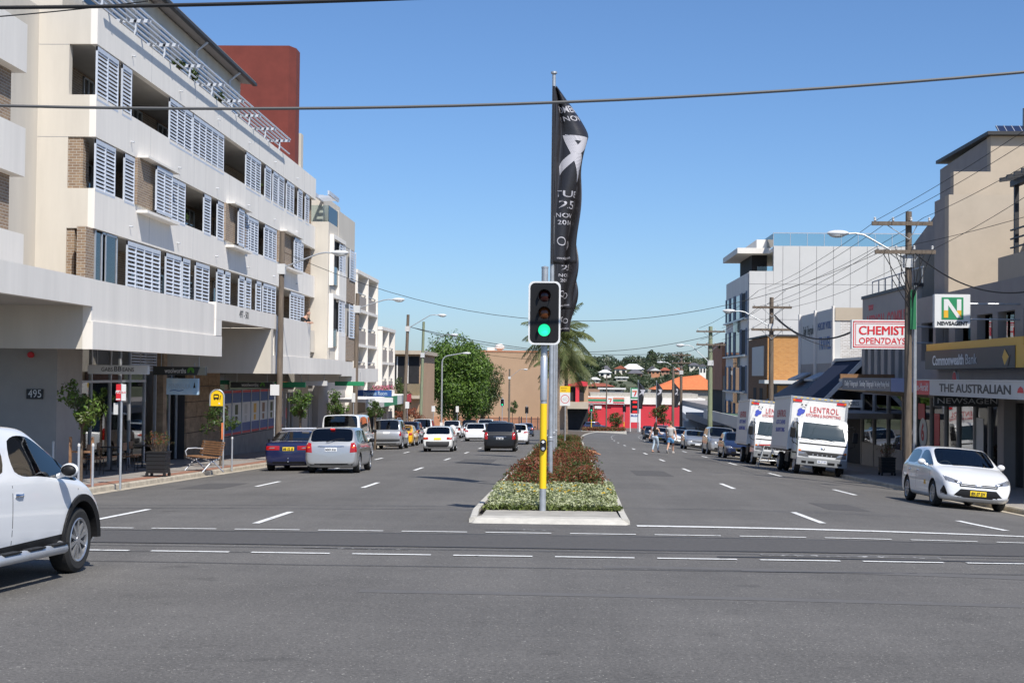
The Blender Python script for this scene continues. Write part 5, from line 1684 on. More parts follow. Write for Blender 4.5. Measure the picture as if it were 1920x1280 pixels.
    for s_ in (-1, 1):
        if g.get('headlight'):
            hq = [(s_ * u, v) for (u, v) in g['headlight']]
        else:
            hq = [(s_ * hw * 0.52, nz - 0.14), (s_ * hw * 0.93, nz - 0.08), (s_ * hw * 0.93, nz + 0.03), (s_ * hw * 0.50, nz - 0.03)]
        if g['face'] == 'front' or g['detail'] > 1:
            patch(bvh, hq, 'y+', 'light_clear', 'headlight', t)
        if g['face'] == 'rear':
            tq = g.get('taillight') or [(hw * 0.66, tz - 0.30), (hw * 0.96, tz - 0.28), (hw * 0.93, tz - 0.02), (hw * 0.70, tz - 0.04)]
            tq = [(s_ * u, v) for (u, v) in tq]
            tl = patch(bvh, tq, 'y-', 'light_red', 'tail_light', t)
            um = sum(q[0] for q in tq) / 4
            vm = sum(q[1] for q in tq) / 4
            if g.get('amber', True):
                du = abs(tq[1][0] - tq[0][0]) * 0.30
                patch(bvh, [(um - du, vm - 0.03), (um + du, vm - 0.03), (um + du, vm + 0.035), (um - du, vm + 0.035)], 'y-', g.get('amberm', 'light_amber'), 'indicator', tl, 0.018, 3, 2)
    if g['face'] == 'front':
        gq = g.get('grille') or [(-hw * 0.45, nz - 0.13), (hw * 0.45, nz - 0.13), (hw * 0.48, nz - 0.05), (-hw * 0.48, nz - 0.05)]
        patch(bvh, gq, 'y+', 'black_plastic', 'grille', t, 0.006)
        lq = g.get('intake') or [(-hw * 0.62, zu + 0.10), (hw * 0.62, zu + 0.10), (hw * 0.55, zu + 0.24), (-hw * 0.55, zu + 0.24)]
        patch(bvh, lq, 'y+', 'black_plastic', 'lower_grille', t, 0.006)
        py__, pz_, ax, pd = yf, g.get('platez', zu + 0.24), 'y+', -1
    else:
        patch(bvh, [(-hw * 0.80, zu + 0.09), (hw * 0.80, zu + 0.09), (hw * 0.80, zu + 0.15), (-hw * 0.80, zu + 0.15)], 'y-', 'black_plastic', 'bumper_trim', t, 0.004)
        py__, pz_, ax, pd = yr, g.get('platez', tz - 0.28), 'y-', 1
    sx = 1 if ax == 'y+' else 1
    pl = patch(bvh, [(-0.19, pz_ - 0.06), (0.19, pz_ - 0.06), (0.19, pz_ + 0.06), (-0.19, pz_ + 0.06)], ax, g['plate'], 'number_plate', t, 0.022, 2, 2)
    if g['ptext']:
        ext = [v.co.y for v in pl.data.vertices]
        yy_ = (max(ext) + 0.004) if ax == 'y+' else (min(ext) - 0.004)
        text(g['ptext'], (0, yy_, pz_), 0.10, 'sign_charcoal', pl, (math.pi / 2, 0, math.pi if ax == 'y+' else 0), bold=0.002, width=0.33, world=False, extrude=0.002)
    if g['detail'] > 0:
        for s_, ax2 in ((1, 'x+'), (-1, 'x-')):
            for y in (bp, cowl - 0.12, rr + 0.25):
                patch(bvh, [(y - 0.006, zu + 0.22), (y + 0.006, zu + 0.22), (y + 0.006, g['belt'] - 0.03), (y - 0.006, g['belt'] - 0.03)], ax2, 'black_plastic', 'door_gap', t, 0.002, 1, 6, 0.01)
            for y in (bp + 0.14, rr + 0.42):
                patch(bvh, [(y - 0.09, g['belt'] - 0.15), (y + 0.09, g['belt'] - 0.15), (y + 0.09, g['belt'] - 0.115), (y - 0.09, g['belt'] - 0.115)], ax2, g.get('handle', paintm), 'door_handle', t, 0.03, 4, 2)
            patch(bvh, [(yb_ + wr * 1.25, zu + 0.05), (ya_ - wr * 1.25, zu + 0.05), (ya_ - wr * 1.25, zu + 0.13), (yb_ + wr * 1.25, zu + 0.13)], ax2, 'black_plastic' if g['lower'] == 'black' else paintm, 'sill', t, 0.012, 6, 1)
    if g['rails']:
        for s_ in (-1, 1):
            b = MB()
            b.tube([(s_ * rw * 0.82, rr + 0.1, H), (s_ * rw * 0.82, rr + 0.2, H + 0.06), (s_ * rw * 0.82, wst - 0.3, H + 0.06), (s_ * rw * 0.82, wst - 0.2, H)], 0.018, 6)
            b.build('roof_rail', 'alu', t)
    t['_'] = 0
    del t['_']
    car.bvh = bvh
    return t

def gnd(X, Y):
    return (X, Y, gz(X, Y))
def slope_at(X, Y):
    return math.atan((gz(X + 0.8, Y) - gz(X - 0.8, Y)) / 1.6)
HATCH = dict(L=4.18, W=1.70, H=1.47)
def away(name, label, cat, X, Y, pm_, spec, **kw):
    s_ = dict(spec)
    L = s_.get('L', 4.2)
    return car(name, label, cat, gnd(X, Y + L / 2), 0.0, pm_, s_, tilt=-slope_at(X, Y), **kw)
def facing(name, label, cat, X, Y, pm_, spec, **kw):
    s_ = dict(spec)
    s_['face'] = 'front'
    L = s_.get('L', 4.2)
    return car(name, label, cat, gnd(X, Y + L / 2), math.pi, pm_, s_, tilt=slope_at(X, Y), **kw)

SEDAN = dict(L=4.6, W=1.76, H=1.42, kind='sedan', cowl=1.05, wst=0.35, bp=-0.40, rr=-1.20, rb=-1.75, deck=1.0, tail=0.98, belt=0.92, quarter=True, fa=0.92, ra=1.0)
SUV = dict(L=4.5, W=1.80, H=1.72, gc=0.22, hood=1.10, nose=0.86, cowl=1.05, wst=0.45, bp=-0.30, rr=-1.85, rb=-2.12, deck=1.12, tail=1.05, belt=1.06, wr=0.35, roofw=0.82)
# ---- left carriageway, seen from behind
c = away('parked_car', 'silver hatchback driving away with lit red tail lights beside the dark blue liftback', 'car', -7.3, 46.3, 'paint_silver',
     dict(L=4.18, W=1.70, H=1.475, cowl=1.15, wst=0.45, bp=-0.25, rr=-1.62, rb=-1.98, deck=0.98, tail=0.97, belt=0.93, roofw=0.80, detail=2, plate='plate_white', ptext='NXH 51U', platez=0.76,
          taillight=[(0.60, 0.66), (0.82, 0.68), (0.80, 1.00), (0.63, 0.96)], mirror='paint_black', spokes=7))
patch(car.bvh, [(-0.42, 0.845), (0.42, 0.845), (0.42, 0.875), (-0.42, 0.875)], 'y-', 'chrome', 'boot_strip', c, 0.02)
b = MB(); b.tube([(-0.15, -2.06, 1.0), (0.25, -1.98, 1.09), (0.42, -1.98, 1.09)], 0.012, 5); b.build('wiper', 'black_plastic', c)
b = MB(); b.box(-0.07, 0.07, -1.72, -1.66, 1.39, 1.42); b.build('brake_light', 'signal_brake', c)
c.name = 'hatchback'
c = away('parked_car', 'dark blue liftback with black spoiler and yellow plate parked at the left kerb', 'car', -9.1, 48.7, 'paint_navy',
     dict(L=4.5, W=1.70, H=1.36, kind='sedan', cowl=1.1, wst=0.42, bp=-0.25, rr=-0.95, rb=-1.85, deck=0.98, tail=0.97, belt=0.90, quarter=True, roofw=0.76, plate='plate_yellow', ptext='BB 02 JS', platez=0.74,
          taillight=[(0.30, 0.70), (0.82, 0.70), (0.80, 0.84), (0.30, 0.84)], amber=True, amberm='light_clear', glass='glass_car_dark'))
b = MB(); b.box(-0.72, 0.72, -2.2, -1.98, 1.06, 1.085); b.box(-0.70, -0.66, -2.14, -2.04, 0.95, 1.07); b.box(0.66, 0.70, -2.14, -2.04, 0.95, 1.07); b.build('spoiler', 'black_paint', c, bevel=0.008)
b = MB(); b.tube([(-0.55, -0.5, 1.40), (0.55, -0.5, 1.40)], 0.03, 6); b.tube([(-0.55, 0.1, 1.41), (0.55, 0.1, 1.41)], 0.03, 6); b.build('roof_bar', 'alu', c)
b = MB(); b.ball((0, -2.30, 0.42), 0.03, 0.03, 0.03); b.tube([(0, -2.30, 0.32), (0, -2.2, 0.30)], 0.02, 6); b.build('tow_ball', 'chrome', c)
away('parked_car', 'maroon sedan mostly hidden between the dark blue liftback and the white van', 'car', -9.35, 55.0, 'paint_maroon', dict(SEDAN, H=1.42, roofw=0.78))
VAN = dict(L=4.9, W=1.78, H=1.97, gc=0.2, hood=1.15, nose=0.95, cowl=1.75, wst=1.15, bp=0.35, rr=-2.28, rb=-2.36, deck=1.05, tail=1.02, belt=1.12, wr=0.33, roofw=0.86, fa=0.95, ra=1.05, quarter=False, detail=1, mirror='paint_black')
c = away('parked_van', 'white panel van with dark rear window parked at the left kerb', 'van', -9.45, 62.5, 'paint_white', dict(VAN, taillight=[(0.74, 0.75), (0.86, 0.75), (0.85, 1.25), (0.76, 1.25)]))
SUVB = dict(SUV)
c = away('parked_car', 'silver four-wheel drive with roof lights parked ahead of the white van', 'car', -10.3, 86.0, 'paint_silver', dict(SUV, L=4.7, W=1.82, H=1.78, taillight=[(0.76, 0.78), (0.90, 0.78), (0.89, 1.05), (0.78, 1.05)], amber=False, platez=0.98, rails=True, roofw=0.80))
patch(car.bvh, [(-0.80, 0.48), (0.80, 0.48), (0.80, 0.62), (-0.80, 0.62)], 'y-', 'dark_trim', 'rear_bumper', c, 0.06)
away('parked_car', 'bright yellow sedan with rear wing parked at the left kerb', 'car', -10.6, 96.0, 'paint_yellow', dict(SEDAN, taillight=[(0.58, 0.72), (0.82, 0.74), (0.80, 0.92), (0.62, 0.90)], amber=False))
wing_ = bpy.data.objects['parked_car']
c = [o for o in bpy.data.objects if o.get('label', '').startswith('bright yellow')][0]
b = MB(); b.box(-0.75, 0.75, -2.25, -2.02, 1.24, 1.27); b.box(-0.72, -0.68, -2.18, -2.06, 0.98, 1.25); b.box(0.68, 0.72, -2.18, -2.06, 0.98, 1.25); b.build('rear_wing', 'paint_yellow', c, bevel=0.01)
away('parked_car', 'dark blue wagon parked ahead of the yellow sedan', 'car', -11.15, 105.5, 'paint_dark_blue', dict(SUV, H=1.66, L=4.7, amberm='light_clear'))
away('parked_car', 'white twin-cab four-wheel drive parked under the leafy tree', 'car', -11.3, 118, 'paint_old_white', dict(SUV, H=1.86, L=4.9, roofw=0.80, mirror='paint_black', amber=False))
c = away('old_hatchback', 'old white three-door hatchback with orange tail lights and yellow plate in the middle lane', 'car', -6.64, 78.4, 'paint_old_white',
     dict(L=4.0, W=1.65, H=1.38, cowl=1.05, wst=0.45, bp=-0.2, rr=-1.25, rb=-1.75, deck=0.92, tail=0.88, belt=0.88, roofw=0.76, plate='plate_yellow', platez=0.70, taillight=[(0.50, 0.66), (0.80, 0.66), (0.80, 0.79), (0.50, 0.79)], wr=0.28, lower='black'))
patch(car.bvh, [(-0.80, 0.30), (0.80, 0.30), (0.80, 0.56), (-0.80, 0.56)], 'y-', 'dark_trim', 'rear_bumper', c, 0.04)
c = away('parked_car', 'white four-wheel drive carrying a covered spare wheel on its tailgate', 'car', -10.5, 140, 'paint_white', dict(SUV, L=4.0, H=1.72, amber=False))
b = MB(); b.lathe([(0.0, -0.2), (0.30, -0.2), (0.34, -0.12), (0.34, 0.0)], 24, 'y', (0.08, -2.03, 0.95)); b.build('spare_wheel_cover', 'paint_white', c, smooth=True)
away('hatchback', 'silver white hatchback in the middle lane left of the black people mover', 'car', -6.95, 118, 'paint_white', dict(HATCH, W=1.77, taillight=[(0.55, 0.76), (0.84, 0.78), (0.82, 0.92), (0.58, 0.90)], amberm='light_clear', platez=0.76))
c = away('people_mover', 'black compact people mover with tall red tail lights beside the median', 'car', -3.35, 79.5, 'paint_black',
     dict(L=4.3, W=1.78, H=1.6, cowl=1.35, wst=0.65, bp=-0.2, rr=-1.75, rb=-2.02, deck=1.05, tail=1.03, belt=1.0, roofw=0.80, wr=0.32, detail=2, glass='glass_car_dark', plate='plate_white', ptext='BEJ 28K', platez=0.72,
          taillight=[(0.66, 0.66), (0.86, 0.68), (0.82, 1.06), (0.68, 1.04)], amber=True, amberm='light_clear'))
patch(car.bvh, [(-0.35, 0.80), (0.35, 0.80), (0.35, 0.825), (-0.35, 0.825)], 'y-', 'chrome', 'boot_strip', c, 0.02)
away('hatchback', 'white hatchback just ahead of the black people mover beside the median', 'car', -3.2, 103, 'paint_white', dict(HATCH, H=1.46, W=1.75, taillight=[(0.50, 0.80), (0.84, 0.82), (0.82, 0.94), (0.56, 0.92)], amberm='light_clear'))
away('sedan', 'dark sedan farthest ahead along the left side of the median', 'car', -3.85, 155, 'paint_steel_blue', dict(SEDAN))
away('parked_car', 'dark green four-wheel drive waiting beyond the spare wheel wagon', 'car', -10.6, 168, 'paint_black', dict(SUV, H=1.8))
away('hatchback', 'small white hatchback half hidden behind the spare wheel wagon', 'car', -9.4, 152, 'paint_white', dict(HATCH))
away('utility', 'white tall four-wheel drive waiting at the far lights in the middle lane', 'car', -7.9, 152, 'paint_white', dict(SUV, H=1.84, amber=False))
away('hatchback', 'white car partly hidden ahead of the silver white hatchback', 'car', -7.1, 133, 'paint_white', dict(HATCH))
away('parked_car', 'dark blue wagon ahead of the black people mover in the middle lane', 'car', -5.5, 127, 'paint_dark_blue', dict(SUV, H=1.66))
# ---- right carriageway, seen from the front
HL = [(0.50, 0.62), (0.86, 0.74), (0.84, 0.82), (0.42, 0.68)]
c = facing('white_hatchback', 'white hatchback with yellow plate driving towards the camera at right', 'car', 9.88, 35.3, 'paint_white',
     dict(L=4.28, W=1.76, H=1.47, hood=1.0, nose=0.74, cowl=1.02, wst=0.22, bp=-0.42, rr=-1.55, rb=-1.98, deck=1.02, tail=0.98, belt=0.96, roofw=0.79, wr=0.315, fa=0.92, ra=0.76, detail=2, plate='plate_yellow', ptext='BX 07 DY', platez=0.40,
          headlight=[(0.40, 0.60), (0.80, 0.66), (0.84, 0.80), (0.38, 0.655)], grille=[(-0.44, 0.545), (0.44, 0.545), (0.46, 0.615), (-0.46, 0.615)],
          intake=[(-0.62, 0.29), (0.62, 0.29), (0.42, 0.49), (-0.42, 0.49)], spokes=9))
bv = car.bvh
for s_ in (-1, 1):
    patch(bv, [(s_ * 0.70, 0.32), (s_ * 0.84, 0.34), (s_ * 0.80, 0.54), (s_ * 0.78, 0.54)], 'y+', 'black_plastic', 'fog_light_surround', c, 0.006)
    patch(bv, [(s_ * 0.50, 0.625), (s_ * 0.58, 0.64), (s_ * 0.58, 0.69), (s_ * 0.50, 0.665)], 'y+', 'black_plastic', 'lamp_bezel', c, 0.02, 3, 3)
patch(bv, [(-0.08, 0.545), (0.08, 0.545), (0.08, 0.615), (-0.08, 0.615)], 'y+', 'rim', 'badge', c, 0.025, 6, 4)
patch(bv, [(-0.42, 0.573), (0.42, 0.573), (0.42, 0.588), (-0.42, 0.588)], 'y+', 'paint_white', 'grille_bar', c, 0.012)
patch(bv, [(0.40, 0.50), (0.62, 0.50), (0.55, 0.62), (0.42, 0.60)], 'x+', 'gold', 'door_emblem', c, 0.004)
b = MB(); b.tube([(-0.3, 0.97, 1.035), (0.35, 1.02, 1.035)], 0.012, 5); b.build('wiper', 'black_plastic', c)
b = MB(); b.tube([(0.1, -1.2, 1.46), (0.1, -1.36, 1.68)], 0.006, 5); b.build('aerial', 'black_plastic', c)
facing('parked_car', 'dark blue small car tucked in front of the rear truck', 'car', 9.75, 81, 'paint_dark_blue', dict(HATCH, W=1.66, headlight=[(0.50, 0.58), (0.80, 0.58), (0.80, 0.70), (0.50, 0.70)]))
facing('parked_car', 'silver compact four-wheel drive with amber lamps behind the dark blue small car', 'car', 9.75, 89.5, 'paint_silver', dict(SUV, headlight=[(0.48, 0.72), (0.86, 0.74), (0.86, 0.92), (0.52, 0.88)]))
facing('parked_car', 'silver sedan with a low front bumper parked nearest the crossing pedestrians', 'car', 9.75, 106, 'paint_silver', dict(SEDAN, L=4.8, W=1.84, headlight=[(0.50, 0.60), (0.88, 0.64), (0.86, 0.72), (0.50, 0.69)]))
facing('parked_car', 'white sedan parked behind the silver sedan', 'car', 10.1, 126, 'paint_white', dict(SEDAN))
facing('parked_car', 'blue grey wagon parked behind the white sedan', 'car', 10.9, 137, 'paint_steel_blue', dict(SUV, H=1.68))
facing('hatchback', 'white car with a yellow plate passing behind the walking woman', 'car', 9.5, 143, 'paint_white', dict(HATCH, plate='plate_yellow'))
facing('parked_car', 'silver wagon with roof rails parked far down the right kerb', 'car', 10.8, 158, 'paint_grey_silver', dict(SUV, rails=True))
facing('sedan', 'black car farthest along the right kerb line', 'car', 10.0, 163, 'paint_black', dict(SEDAN))
away('sedan', 'dark sedan leaving beyond the petrol price pylon', 'car', 14.2, 243, 'paint_black', dict(SEDAN, detail=0))
car('cross_traffic_car', 'dark four-wheel drive crossing the far intersection sideways', 'car', (6.0, 266, gz(6, 266)), R(-80), 'paint_dark_blue', dict(SUV, detail=0), tilt=0, pitch=0)

# ---- near white crossover entering at the left edge, seen from its right side
SX = dict(L=4.44, W=1.86, H=1.62, gc=0.22, hood=1.03, nose=0.76, cowl=1.42, wst=0.38, bp=-0.30, rr=-1.70, rb=-2.05, deck=1.12, tail=1.05, belt=1.05, wr=0.36, roofw=0.80, fa=0.84, ra=0.9, arch=1.06, detail=2,
          rim='rim', spokes=10, face='front', handle='chrome')
crx, cry = -6.28, 14.62
rzc = R(-4.5)
c = car('white_crossover', 'white crossover turning in at the left edge with side step and alloy wheel', 'car', (crx, cry, gz(crx, cry)), rzc, 'paint_white', SX)
bv = car.bvh
ya_ = 4.44 / 2 - 0.84
b = MB()
for i in range(24):                       # black arch lip
    a0, a1 = math.pi * i / 24, math.pi * (i + 1) / 24
    for (p, q) in ((a0, a1),):
        r0, r1 = 0.425, 0.50
        b.add([(0.935, ya_ + r0 * math.cos(p), 0.36 + r0 * math.sin(p)), (0.945, ya_ + r1 * math.cos(p), 0.36 + r1 * math.sin(p)), (0.945, ya_ + r1 * math.cos(q), 0.36 + r1 * math.sin(q)), (0.935, ya_ + r0 * math.cos(q), 0.36 + r0 * math.sin(q)),
               (0.80, ya_ + r0 * math.cos(p), 0.36 + r0 * math.sin(p)), (0.80, ya_ + r1 * math.cos(p), 0.36 + r1 * math.sin(p)), (0.80, ya_ + r1 * math.cos(q), 0.36 + r1 * math.sin(q)), (0.80, ya_ + r0 * math.cos(q), 0.36 + r0 * math.sin(q))],
              [(0, 1, 2, 3), (1, 5, 6, 2), (0, 3, 7, 4)])
b.build('arch_lip', 'black_plastic', c, smooth=True)
patch(bv, [(-1.0, 0.24), (ya_ - 0.46, 0.24), (ya_ - 0.46, 0.46), (-1.0, 0.42)], 'x+', 'black_plastic', 'side_cladding', c, 0.015, 10, 3)
b = MB()
b.tube([(0.90, -1.2, 0.34), (1.02, -1.05, 0.33), (1.02, 0.70, 0.33), (0.90, 0.85, 0.34)], 0.055, 10)
b.build('side_step', 'alu', c, smooth=True)
for i in range(3):
    b = MB(); b.box(0.98, 1.075, -0.75 + i * 0.55, -0.40 + i * 0.55, 0.375, 0.392); b.build('step_tread', 'black_plastic', c)

# ---- the two box trucks
def truck(label, X, Y, lean):
    t = thing('box_truck', label, 'truck', gnd(X, Y), math.pi, 'white box trucks parked nose to tail')
    t.rotation_euler = (math.atan(GRADE), lean, math.pi)      # local +y is the front (towards the camera), front at y=0
    # cab
    b = MB()
    b.prism([(-1.55, 0.55), (-0.03, 0.55), (0.0, 0.70), (0.0, 1.12), (-0.06, 1.30), (-0.42, 2.10), (-0.62, 2.20), (-1.5, 2.22), (-1.55, 2.18)], 'x', -0.98, 0.98)
    cabm = b.build('cab', 'paint_white', t, bevel=0.07, bseg=4)
    full = eval_mesh(cabm)
    bv = BVHTree.FromPolygons([v.co.copy() for v in full.vertices], [tuple(p.vertices) for p in full.polygons])
    cabm.data.polygons.foreach_set('use_smooth', [True] * len(cabm.data.polygons))
    cabm.data.set_sharp_from_angle(angle=R(50))
    patch(bv, [(-0.88, 1.40), (0.88, 1.40), (0.78, 2.05), (-0.78, 2.05)], 'y+', 'truck_glass', 'windscreen', t, 0.012, 10, 6)
    for s_, ax in ((1, 'x+'), (-1, 'x-')):
        patch(bv, [(-1.30, 1.38), (-0.22, 1.38), (-0.48, 2.04), (-1.26, 2.04)], ax, 'glass_car_dark', 'side_window', t, 0.01, 6, 4)
        patch(bv, [(-1.36, 0.62), (-1.345, 0.62), (-1.345, 2.06), (-1.36, 2.06)], ax, 'dark_trim', 'door_gap', t, 0.003, 1, 4)
        patch(bv, [(-1.2, 1.18), (-1.02, 1.18), (-1.02, 1.22), (-1.2, 1.22)], ax, 'black_plastic', 'door_handle', t, 0.03, 3, 1)
    patch(bv, [(-0.93, 1.19), (0.93, 1.19), (0.93, 1.25), (-0.93, 1.25)], 'y+', 'black_plastic', 'front_band', t, 0.012, 10, 2)
    patch(bv, [(-0.92, 0.76), (0.92, 0.76), (0.90, 0.93), (-0.90, 0.93)], 'y+', 'dark_trim', 'grille', t, 0.012, 10, 2)
    for i in range(5):
        u = -0.36 + i * 0.18
        patch(bv, [(u - 0.02, 0.77), (u + 0.02, 0.77), (u + 0.02, 0.86), (u - 0.02, 0.86)], 'y+', 'alu', 'grille_bar', t, 0.03, 1, 1)
    for s_ in (-1, 1):
        patch(bv, [(s_ * 0.52, 0.70), (s_ * 0.93, 0.72), (s_ * 0.93, 0.90), (s_ * 0.62, 0.87)], 'y+', 'light_clear', 'headlight', t, 0.03, 5, 3)
        patch(bv, [(s_ * 0.82, 0.90), (s_ * 0.94, 0.90), (s_ * 0.94, 0.97), (s_ * 0.86, 0.97)], 'y+', 'light_amber', 'indicator', t, 0.03, 2, 2)
    patch(bv, [(-0.07, 1.02), (0.07, 1.02), (0.07, 1.10), (-0.07, 1.10)], 'y+', 'chrome', 'badge', t, 0.02, 6, 4)
    b = MB()
    b.box(-1.0, 1.0, -0.10, 0.06, 0.36, 0.68)
    b.build('bumper', 'galv_grey', t, bevel=0.03)
    b = MB()
    for (u0, u1) in ((-0.78, -0.6), (-0.5, -0.22), (0.3, 0.55), (0.62, 0.8)):
        b.box(u0, u1, 0.055, 0.064, 0.44, 0.54)
    b.build('bumper_slot', 'black_plastic', t)
    b = MB(); b.box(-0.19, 0.19, 0.062, 0.075, 0.48, 0.60); pl = b.build('number_plate', 'plate_white', t)
    text('BA 27 VM', (0, 0.079, 0.54), 0.10, 'sign_blue', pl, (math.pi / 2, 0, math.pi), width=0.32, world=False, extrude=0.002)
    for s_ in (-1, 1):
        b = MB()
        b.tube([(s_ * 0.95, -0.25, 1.95), (s_ * 1.10, -0.05, 2.02), (s_ * 1.22, 0.02, 1.95), (s_ * 1.22, 0.02, 1.25), (s_ * 1.0, -0.12, 1.15)], 0.016, 6)
        ms = b.build('mirror_arm', 'black_plastic', t)
        b = MB(); b.box(s_ * 1.22 - 0.10, s_ * 1.22 + 0.10, -0.02, 0.07, 1.40, 1.80); b.build('mirror', 'black_plastic', ms, bevel=0.03)
    b = MB()
    for (u, v, w) in ((-0.45, 0.25, 1.42), (0.30, 0.98, 1.42)):
        b.tube([(u, -0.02, 1.37), (v, -0.05, 1.44)], 0.014, 5)
    b.build('wiper', 'black_plastic', t)
    b = MB()
    b.box(-0.85, 0.85, -1.4, -0.45, 0.6, 1.15)
    for xx in (-0.5, 0.45):
        b.box(xx - 0.25, xx + 0.25, -1.35, -1.2, 1.15, 1.85)
    ring_ = [(-0.45 + 0.22 * math.cos(a), -0.42 + 0.10 * math.sin(a), 1.32 + 0.16 * math.sin(a)) for a in [i * math.pi / 8 for i in range(17)]]
    b.tube(ring_, 0.018, 6, caps=False)
    b.build('cab_interior', 'seat_cloth', t)
    # box body
    b = MB(); b.box(-1.12, 1.12, -6.3, -1.62, 0.95, 3.05); box_ = b.build('cargo_box', 'sign_white', t, bevel=0.015)
    b = MB()
    for s_ in (-1, 1):
        b.box(s_ * 1.12 - 0.04, s_ * 1.12 + 0.04, -1.66, -1.585, 0.93, 3.08)
        b.box(s_ * 1.12 - 0.03, s_ * 1.12 + 0.03, -6.32, -1.60, 3.0, 3.09)
        b.box(s_ * 1.12 - 0.03, s_ * 1.12 + 0.03, -6.32, -1.60, 0.90, 1.02)
    b.box(-1.15, 1.15, -1.66, -1.583, 2.99, 3.085)
    b.build('box_trim', 'alu', t)
    b = MB()
    for i in range(9):
        b.box(-1.0 + i * 0.24, -0.9 + i * 0.24, -1.58, -1.575, 3.02, 3.05)
    b.build('rivet_strip', 'sign_yellow', t)
    for s_ in (-1, 1):
        b = MB(); b.box(s_ * 0.86 - 0.16, s_ * 0.86 + 0.16, -1.60, -1.588, 2.86, 2.95); b.build('corner_sticker', 'sign_red', t)
        b = MB(); b.lathe([(0, -1.55), (0.05, -1.56), (0.055, -1.6)], 10, 'y', (s_ * 1.03, 0, 2.92)); b.build('clearance_light', 'light_amber', t)
    rotf = (math.pi / 2, 0, math.pi)
    text('LENTROL', (-0.22, -1.60, 2.58), 0.33, 'lentrol_red', box_, rotf, width=1.15, world=False, spacing=1.1)
    text('KITCHENS & SHOPFITTING', (-0.20, -1.60, 2.36), 0.17, 'lentrol_red', box_, rotf, width=1.38, world=False)
    # emblem: pale round head, dark spots, blue body
    b = MB()
    def disc(cx_, cz_, rx_, rz_, yy_, mi, n=16):
        b.add([(cx_ + rx_ * math.cos(2 * math.pi * k_ / n), yy_, cz_ + rz_ * math.sin(2 * math.pi * k_ / n)) for k_ in range(n)], [tuple(range(n))], mi)
    disc(0.70, 2.50, 0.15, 0.12, -1.596, 0)
    disc(0.78, 2.37, 0.09, 0.07, -1.595, 0)
    disc(0.62, 2.66, 0.095, 0.09, -1.594, 2)
    disc(0.69, 2.76, 0.032, 0.032, -1.592, 1)
    disc(0.54, 2.75, 0.032, 0.032, -1.592, 1)
    disc(0.65, 2.67, 0.02, 0.026, -1.591, 1)
    disc(0.58, 2.66, 0.02, 0.026, -1.591, 1)
    b.build('emblem', ['emblem_blue', 'black_paint', 'sign_white'], box_)
    for (zz, sz, ww_, st_) in ((2.35, 0.42, 2.4, 'LENTROL'), (2.0, 0.26, 2.4, 'KITCHENS'), (1.68, 0.26, 2.4, 'SHOPFITTING')):
        text(st_, (1.126, -4.0, zz), sz, 'lentrol_red' if sz > 0.3 else 'emblem_blue', box_, (math.pi / 2, 0, math.pi / 2), width=ww_, world=False)
    # chassis and wheels
    b = MB()
    b.box(-0.42, -0.30, -6.2, -0.5, 0.55, 0.80); b.box(0.30, 0.42, -6.2, -0.5, 0.55, 0.80)
    b.box(-1.05, 1.05, -6.25, -1.7, 0.84, 0.95)
    b.box(-1.0, 1.0, -6.35, -6.25, 0.45, 0.60)
    b.box(0.45, 0.95, -3.2, -2.3, 0.42, 0.82)
    b.build('chassis', 'black_plastic', t)
    b = MB(); b.box(1.0, 1.06, -6.30, -6.2, 0.5, 0.62); b.build('marker', 'sign_yellow', t)
    for s_ in (-1, 1):
        add_wheel(t, s_ * 0.86, -0.75, 0.39, 0.39, 0.22, 6, 'rim')
        add_wheel(t, s_ * 0.88, -4.7, 0.39, 0.39, 0.22, 6, 'rim')
        add_wheel(t, s_ * 0.63, -4.7, 0.39, 0.39, 0.22, 6, 'rim')
        b = MB(); b.box(s_ * 0.86 - 0.14, s_ * 0.86 + 0.14, -1.25, -0.28, 0.80, 0.86); b.build('mudguard', 'black_plastic', t)
    return t
mat_glass('windscreen_teal', (0.35, 0.50, 0.48))
mat('galv_grey', (0.22, 0.23, 0.24), 0.6)
mat('lentrol_red', (0.52, 0.06, 0.06), 0.6)
mat('emblem_blue', (0.05, 0.08, 0.42), 0.6)
truck('front white box truck with red lettering and sun glint on its windscreen', 10.15, 58.0, R(-5.0))
truck('rear white box truck half hidden behind the first one', 9.95, 69.3, R(-4.6))
# trestle between the trucks
tr = thing('trestle', 'folding steel trestle standing on the road between the trucks', 'trestle', gnd(9.3, 66.6))
for s_ in (-1, 1):
    b = MB()
    b.tube([(s_ * 0.15, 0, 1.0), (s_ * 0.5, -0.35, 0.0)], 0.022, 6)
    b.tube([(s_ * 0.15, 0, 1.0), (s_ * 0.5, 0.35, 0.0)], 0.022, 6)
    b.build('leg', 'galv', tr)
b = MB(); b.box(-0.4, 0.4, -0.04, 0.04, 0.97, 1.03); b.build('top_bar', 'lentrol_red', tr)
b = MB(); b.tube([(-0.4, -0.25, 0.3), (0.4, -0.25, 0.3)], 0.016, 6); b.tube([(-0.4, 0.25, 0.3), (0.4, 0.25, 0.3)], 0.016, 6); b.build('stretcher', 'galv', tr)

